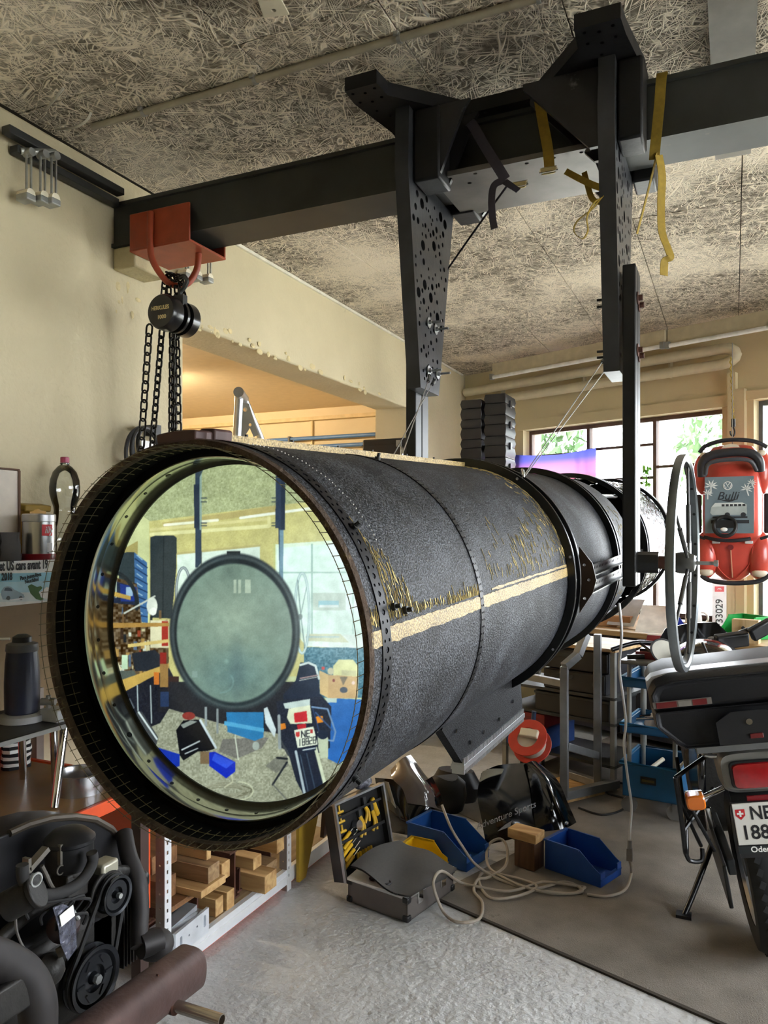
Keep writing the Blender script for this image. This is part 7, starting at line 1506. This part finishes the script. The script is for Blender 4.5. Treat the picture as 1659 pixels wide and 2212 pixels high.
# ------------------------------------------------------------------ blue service trolley
TRB = mat('teal blue trolley plastic', (24,82,124), .4, var=.08); pT = at(1345, 1755, z=0); pT2 = at(1500, 1785, z=0)
tx = (pT2-pT).normalized(); ty = Vector((-tx.y, tx.x, 0)); ty = ty if ty.y > 0 else -ty; Mtr = basis(pT, tx, ty); TWd, TDp = .31, .38
trl = thing('service_trolley', 'blue plastic three tray service trolley loaded with tools', 'trolley', tuple(pT))
def tray(z, h, nm='tray'):
    o = obj(nm, MB(Mtr).box((0,0,z), (TWd,TDp,z+.006)).box((0,0,z), (TWd,.008,z+h)).box((0,TDp-.008,z), (TWd,TDp,z+h)).box((0,0,z), (.008,TDp,z+h)).box((TWd-.008,0,z), (TWd,TDp,z+h)), TRB, trl)
    obj('tray_rim', MB(Mtr).tube([(-.008,-.008,z+h),(TWd+.008,-.008,z+h),(TWd+.008,TDp+.008,z+h),(-.008,TDp+.008,z+h)], .012, 8, True), mat('teal rim', (34,104,148), .4), o); return o
lt_ = tray(.10, .19); tray(.46, .05); tray(.72, .05); obj('label_plate', MB(Mtr).box((.10,-.004,.185), (.185,-.001,.225)), mat('black label', (20,20,18), .4), lt_); obj('label_stripe', MB(Mtr).box((.108,-.0055,.197), (.177,-.004,.211)), mat('ochre label print', (92,80,40), .5), lt_)
for (x, y) in ((.03,.03), (TWd-.03,.03), (.03,TDp-.03), (TWd-.03,TDp-.03)):
    obj('corner_post', MB(Mtr).cyl((x,y,.09), (x,y,.86), .013, n=12), GREYSTEEL, trl); obj('castor', MB(Mtr).cyl((x,y-.014,.045), (x,y+.014,.045), .044, n=18).box((x-.012,y-.02,.05), (x+.012,y+.02,.095)), mat('grey castor', (110,108,104), .5), trl)
obj('top_shelf', MB(Mtr).box((-.02,-.02,.85), (TWd+.02,TDp+.02,.872)), mat('grey trolley top', (110,112,112), .5), trl, bev=.008)
tt = lambda x, y, z: Mtr @ Vector((x, y, z))
t = thing('red_tool_box', 'dark red metal tool box with open lid on the trolley top', 'tool box', tuple(tt(.25,.2,.873))); obj('box_base', MB(Mtr).box((.05,.08,.873), (.25,.26,.915)), REDB, t, bev=.004); obj('open_lid', MB(Mtr).box((0,0,0), (.20,.015,.13), Matrix.Translation((.05,.26,.90)) @ Matrix.Rotation(-.9,4,'X')), REDB, t, bev=.004); obj('contents', MB(Mtr).box((.07,.10,.915), (.23,.24,.93)), BLACKPL, t)
for i, (x, y, lb) in enumerate(((.02,.02,'black grip lying at the trolley top corner'), (.36,.05,'black handle lying by the red tool box'))): loose('hand_tool', lb, 'tool', MB(Mtr).cyl((x,y,.887), (x+.09,y+.03,.893), .014, n=10), BLACKPL)
loose('crumpled_rag', 'crumpled grey rag on the middle trolley tray', 'cloth', MB(Mtr).loft([[Vector((.17+r_*.8*math.cos(a)*(1+.3*math.sin(3*a)), .2+r_*.8*math.sin(a), .467+h)) for a in np.linspace(0,2*PI,15)[:-1]] for r_, h in ((.12,0),(.11,.03),(.07,.07),(.02,.10))]), mat('grey rag', (176,172,170), .9))
for i, lb in enumerate(('long steel spanner on the middle trolley tray', 'short steel spanner beside the long one')): loose('spanner', lb, 'tool', MB(Mtr).cyl((.05,.10+.08*i,.52), (.24-.06*i,.16+.08*i,.535), .008, n=8), CHROME)
for i, lb in enumerate(('wooden handled hammer in the lower trolley tub', 'white spray nozzle in the lower trolley tub')): loose('tub_tool', lb, 'tool', MB(Mtr).cyl((.10+.14*i,.08,.22), (.18+.12*i,.2,.285), .012, n=8), IVORY)
p = tt(.2,.25,.72); loose('red_bottle_cap', 'small red capped bottle in the upper trolley tray', 'bottle', MB().cyl((p.x,p.y,.727), (p.x,p.y,.79), .022, n=12).cyl((p.x,p.y,.79), (p.x,p.y,.81), .015, n=12), mat('red cap', (190,30,36), .4))
# ------------------------------------------------------------------ grey frame on a dolly
q_ = lambda px, py, d=4.5: at(px, py, d=d)
fr = thing('frame_stand', 'grey steel frame stand on a castor dolly beside the trolley', 'stand', tuple(at(1240,1740,z=0)))
FRM = mat('grey frame tube', (132,134,136), .4, .4)
def bar(a, b, w_=.045, nm='frame_bar'):
    a = Vector(a); b = Vector(b); x, y = frame(b-a); M = Matrix.Translation(a) @ Matrix(((x.x,y.x,(b-a).normalized().x,0),(x.y,y.y,(b-a).normalized().y,0),(x.z,y.z,(b-a).normalized().z,0),(0,0,0,1))); return obj(nm, MB(M).box((-w_/2,-w_/2,0), (w_/2,w_/2,(b-a).length)), FRM, fr, bev=.003)
A1, A2 = q_(1219,1722), q_(1219,1440); B1, B2 = q_(1291,1690,4.75), q_(1291,1370,4.75)
bar(A1, A2, nm='upright'); bar(B1, B2, nm='upright'); bar(A2, q_(1248,1415,4.55)); bar(q_(1248,1415,4.55), q_(1266,1370,4.6)); bar(q_(1222,1612), q_(1290,1632,4.75), nm='cross_bar'); zb_ = min(A1.z,B1.z)
A1.z = B1.z = zb_; off = Vector((.1,.35,0)); bar(A1-Vector((CY,SY,0))*.05, B1+Vector((CY,SY,0))*.12, .05, 'base_bar'); bar(A1, A1+Vector((-.25,.14,0)), .045, 'base_bar'); bar(B1, B1+Vector((-.25,.14,0)), .045, 'base_bar')
bar(A2+Vector((0,0,-.1)), A2+Vector((-.25,.14,-.1)), .04, 'cross_bar')
dl = obj('dolly_board', MB().add([A1+Vector((-.05,-.05,-.05)), B1+Vector((.05,-.05,-.05)), B1+Vector((-.22,.16,-.05)), A1+Vector((-.3,.16,-.05)), A1+Vector((-.05,-.05,-.025)), B1+Vector((.05,-.05,-.025)), B1+Vector((-.22,.16,-.025)), A1+Vector((-.3,.16,-.025))], [(0,3,2,1),(4,5,6,7),(0,1,5,4),(1,2,6,5),(2,3,7,6),(3,0,4,7)]), W1, fr)
for p in (A1+Vector((0,-.02,0)), B1+Vector((0,-.02,0)), B1+Vector((-.2,.13,0)), A1+Vector((-.26,.13,0))): r_ = (zb_-.05)/2; obj('castor', MB().cyl((p.x-.014,p.y,r_+.0005), (p.x+.014,p.y,r_+.0005), r_, n=20), mat('grey castor', ()), fr)
# ------------------------------------------------------------------ equipment rack with black units, cable reel, boxes
rk0 = at(1075, 1650, z=0); Rk = Matrix.Translation((at(1085,1640,d=5.3).x, at(1085,1640,d=5.3).y, 0)) @ Matrix.Rotation(RB+.05, 4, 'Z')
rk = thing('equipment_rack', 'low dark rack holding two black audio units', 'rack', tuple(Rk.translation))
for (x, y) in ((0,0), (.80,0), (0,.42), (.80,.42)): obj('rack_post', MB(Rk).box((x,y,0), (x+.03,y+.03,.86)), GREYSTEEL, rk)
for z in (.14, .40, .56): obj('rack_shelf', MB(Rk).box((0,0,z), (.83,.45,z+.018)), DARKSTEEL, rk)
obj('rack_top', MB(Rk).box((-.01,-.01,.86), (.84,.46,.88)), wood_mat('bench beech', (), ()), rk)
def unit(label, x, z, w_, h):
    t = thing('audio_unit', label, 'amplifier', tuple(Rk @ Vector((x+w_/2,.2,z))), RB+.05, 'black audio units'); obj('unit_case', MB(Rk).box((x,.02,z), (x+w_,.40,z+h)), mat('black unit case', (34,35,40), .4, .2), t, bev=.003); obj('unit_front', MB(Rk).box((x+.005,.008,z+.008), (x+w_-.005,.02,z+h-.008)), BLACKPL, t)
    obj('knob', MB(Rk).cyl((x+w_-.06,.008,z+h/2), (x+w_-.06,-.008,z+h/2), .018, n=18), DARKSTEEL, t); obj('display_strip', MB(Rk).box((x+.05,.006,z+h*.6), (x+.22,.0085,z+h*.8)), mat('dark display', (20,28,30), .15), t)
unit('upper black audio unit on the dark rack', .32, .716, .46, .13); unit('lower black audio unit under the first on the rack', .32, .579, .44, .13)
t = thing('dark_box', 'flat black box on the lower rack shelf', 'box', tuple(Rk @ Vector((.6,.2,.42)))); obj('box_body', MB(Rk).box((.25,.02,.419), (.78,.4,.53)), BLACKPL, t, bev=.004); obj('box_lid', MB(Rk).box((.245,.015,.53), (.785,.405,.545)), DARKSTEEL, t)
t = thing('parts_carton', 'white and blue parts carton on the bottom rack shelf', 'box', tuple(Rk @ Vector((.2,.2,.16)))); obj('carton_body', MB(Rk).box((.04,.0,.159), (.34,.38,.30)), mat('blue carton', (40,70,130), .6), t); obj('carton_label', MB(Rk).box((.12,-.003,.16), (.22,-.001,.295)), WHITE, t)
t = thing('red_carton', 'dark red box on top of the parts carton', 'box', tuple(Rk @ Vector((.2,.2,.301)))); obj('box_body', MB(Rk).box((.06,.02,.301), (.32,.36,.385)), mat('dark red board', (120,30,34), .6), t); obj('box_lid', MB(Rk).box((.055,.015,.365), (.325,.365,.39)), mat('dark red lid', (134,34,38), .6), t)
cr_ = at(1145, 1660, d=4.55); cr_.z = .0
rl_ = thing('cable_reel', 'orange red cable reel with black stand and white cable on the floor', 'cable reel', (cr_.x,cr_.y,0)); cq = Vector((cr_.x,cr_.y,.36)); ax = Vector((-.1,-.75,.65)).normalized()
Mr = Matrix.Translation(cq) @ ax.to_track_quat('Z', 'Y').to_matrix().to_4x4(); OR = mat('orange red reel', (196,60,44), .45)
for z in (-.05, .05): obj('reel_flange', MB(Mr).lathe([(.062 if z > 0 else .03,z),(.115,z),(.118,z+.004),(.115,z+.008),(.062 if z > 0 else .03,z+.008)], 36, closed=True), OR, rl_)
obj('wound_cable', MB(Mr).lathe([(.02,-.042),(.085,-.042),(.088,0),(.085,.048),(.02,.048)], 32), mat('white cable wound', (196,190,176), .6), rl_); obj('socket_hub', MB(Mr).cbox((.01,.02,.07), (.11,.05,.03)), IVORY, rl_, bev=.006)
obj('reel_stand', MB().tube(smoothpath([cq+Vector((-.06,.06,-.35)), cq+Vector((-.06,.06,-.1)), cq+Vector((0,.06,.05)), cq+Vector((.06,.06,-.1)), cq+Vector((.06,.06,-.35))]), .012, 8).tube([cq+Vector((-.12,.0,-.35)), cq+Vector((.12,.0,-.35))], .012, 8), BLACKPL, rl_); obj('reel_handle', MB().cyl(cq+Vector((0,.05,.03)), cq+Vector((.01,.06,.17)), .014, n=10), mat('dark blue grip', (36,60,96), .5), rl_)
o = obj('dark_cable', MB().tube(smoothpath([at(x, y, z=.012) for x, y in ((1250,1745),(1300,1760),(1345,1748),(1350,1725),(1310,1712),(1330,1690),(1365,1700))], 6), .006, 8), RUBBER); tag(o, 'black cable curling on the floor around the dolly castors', 'cable')
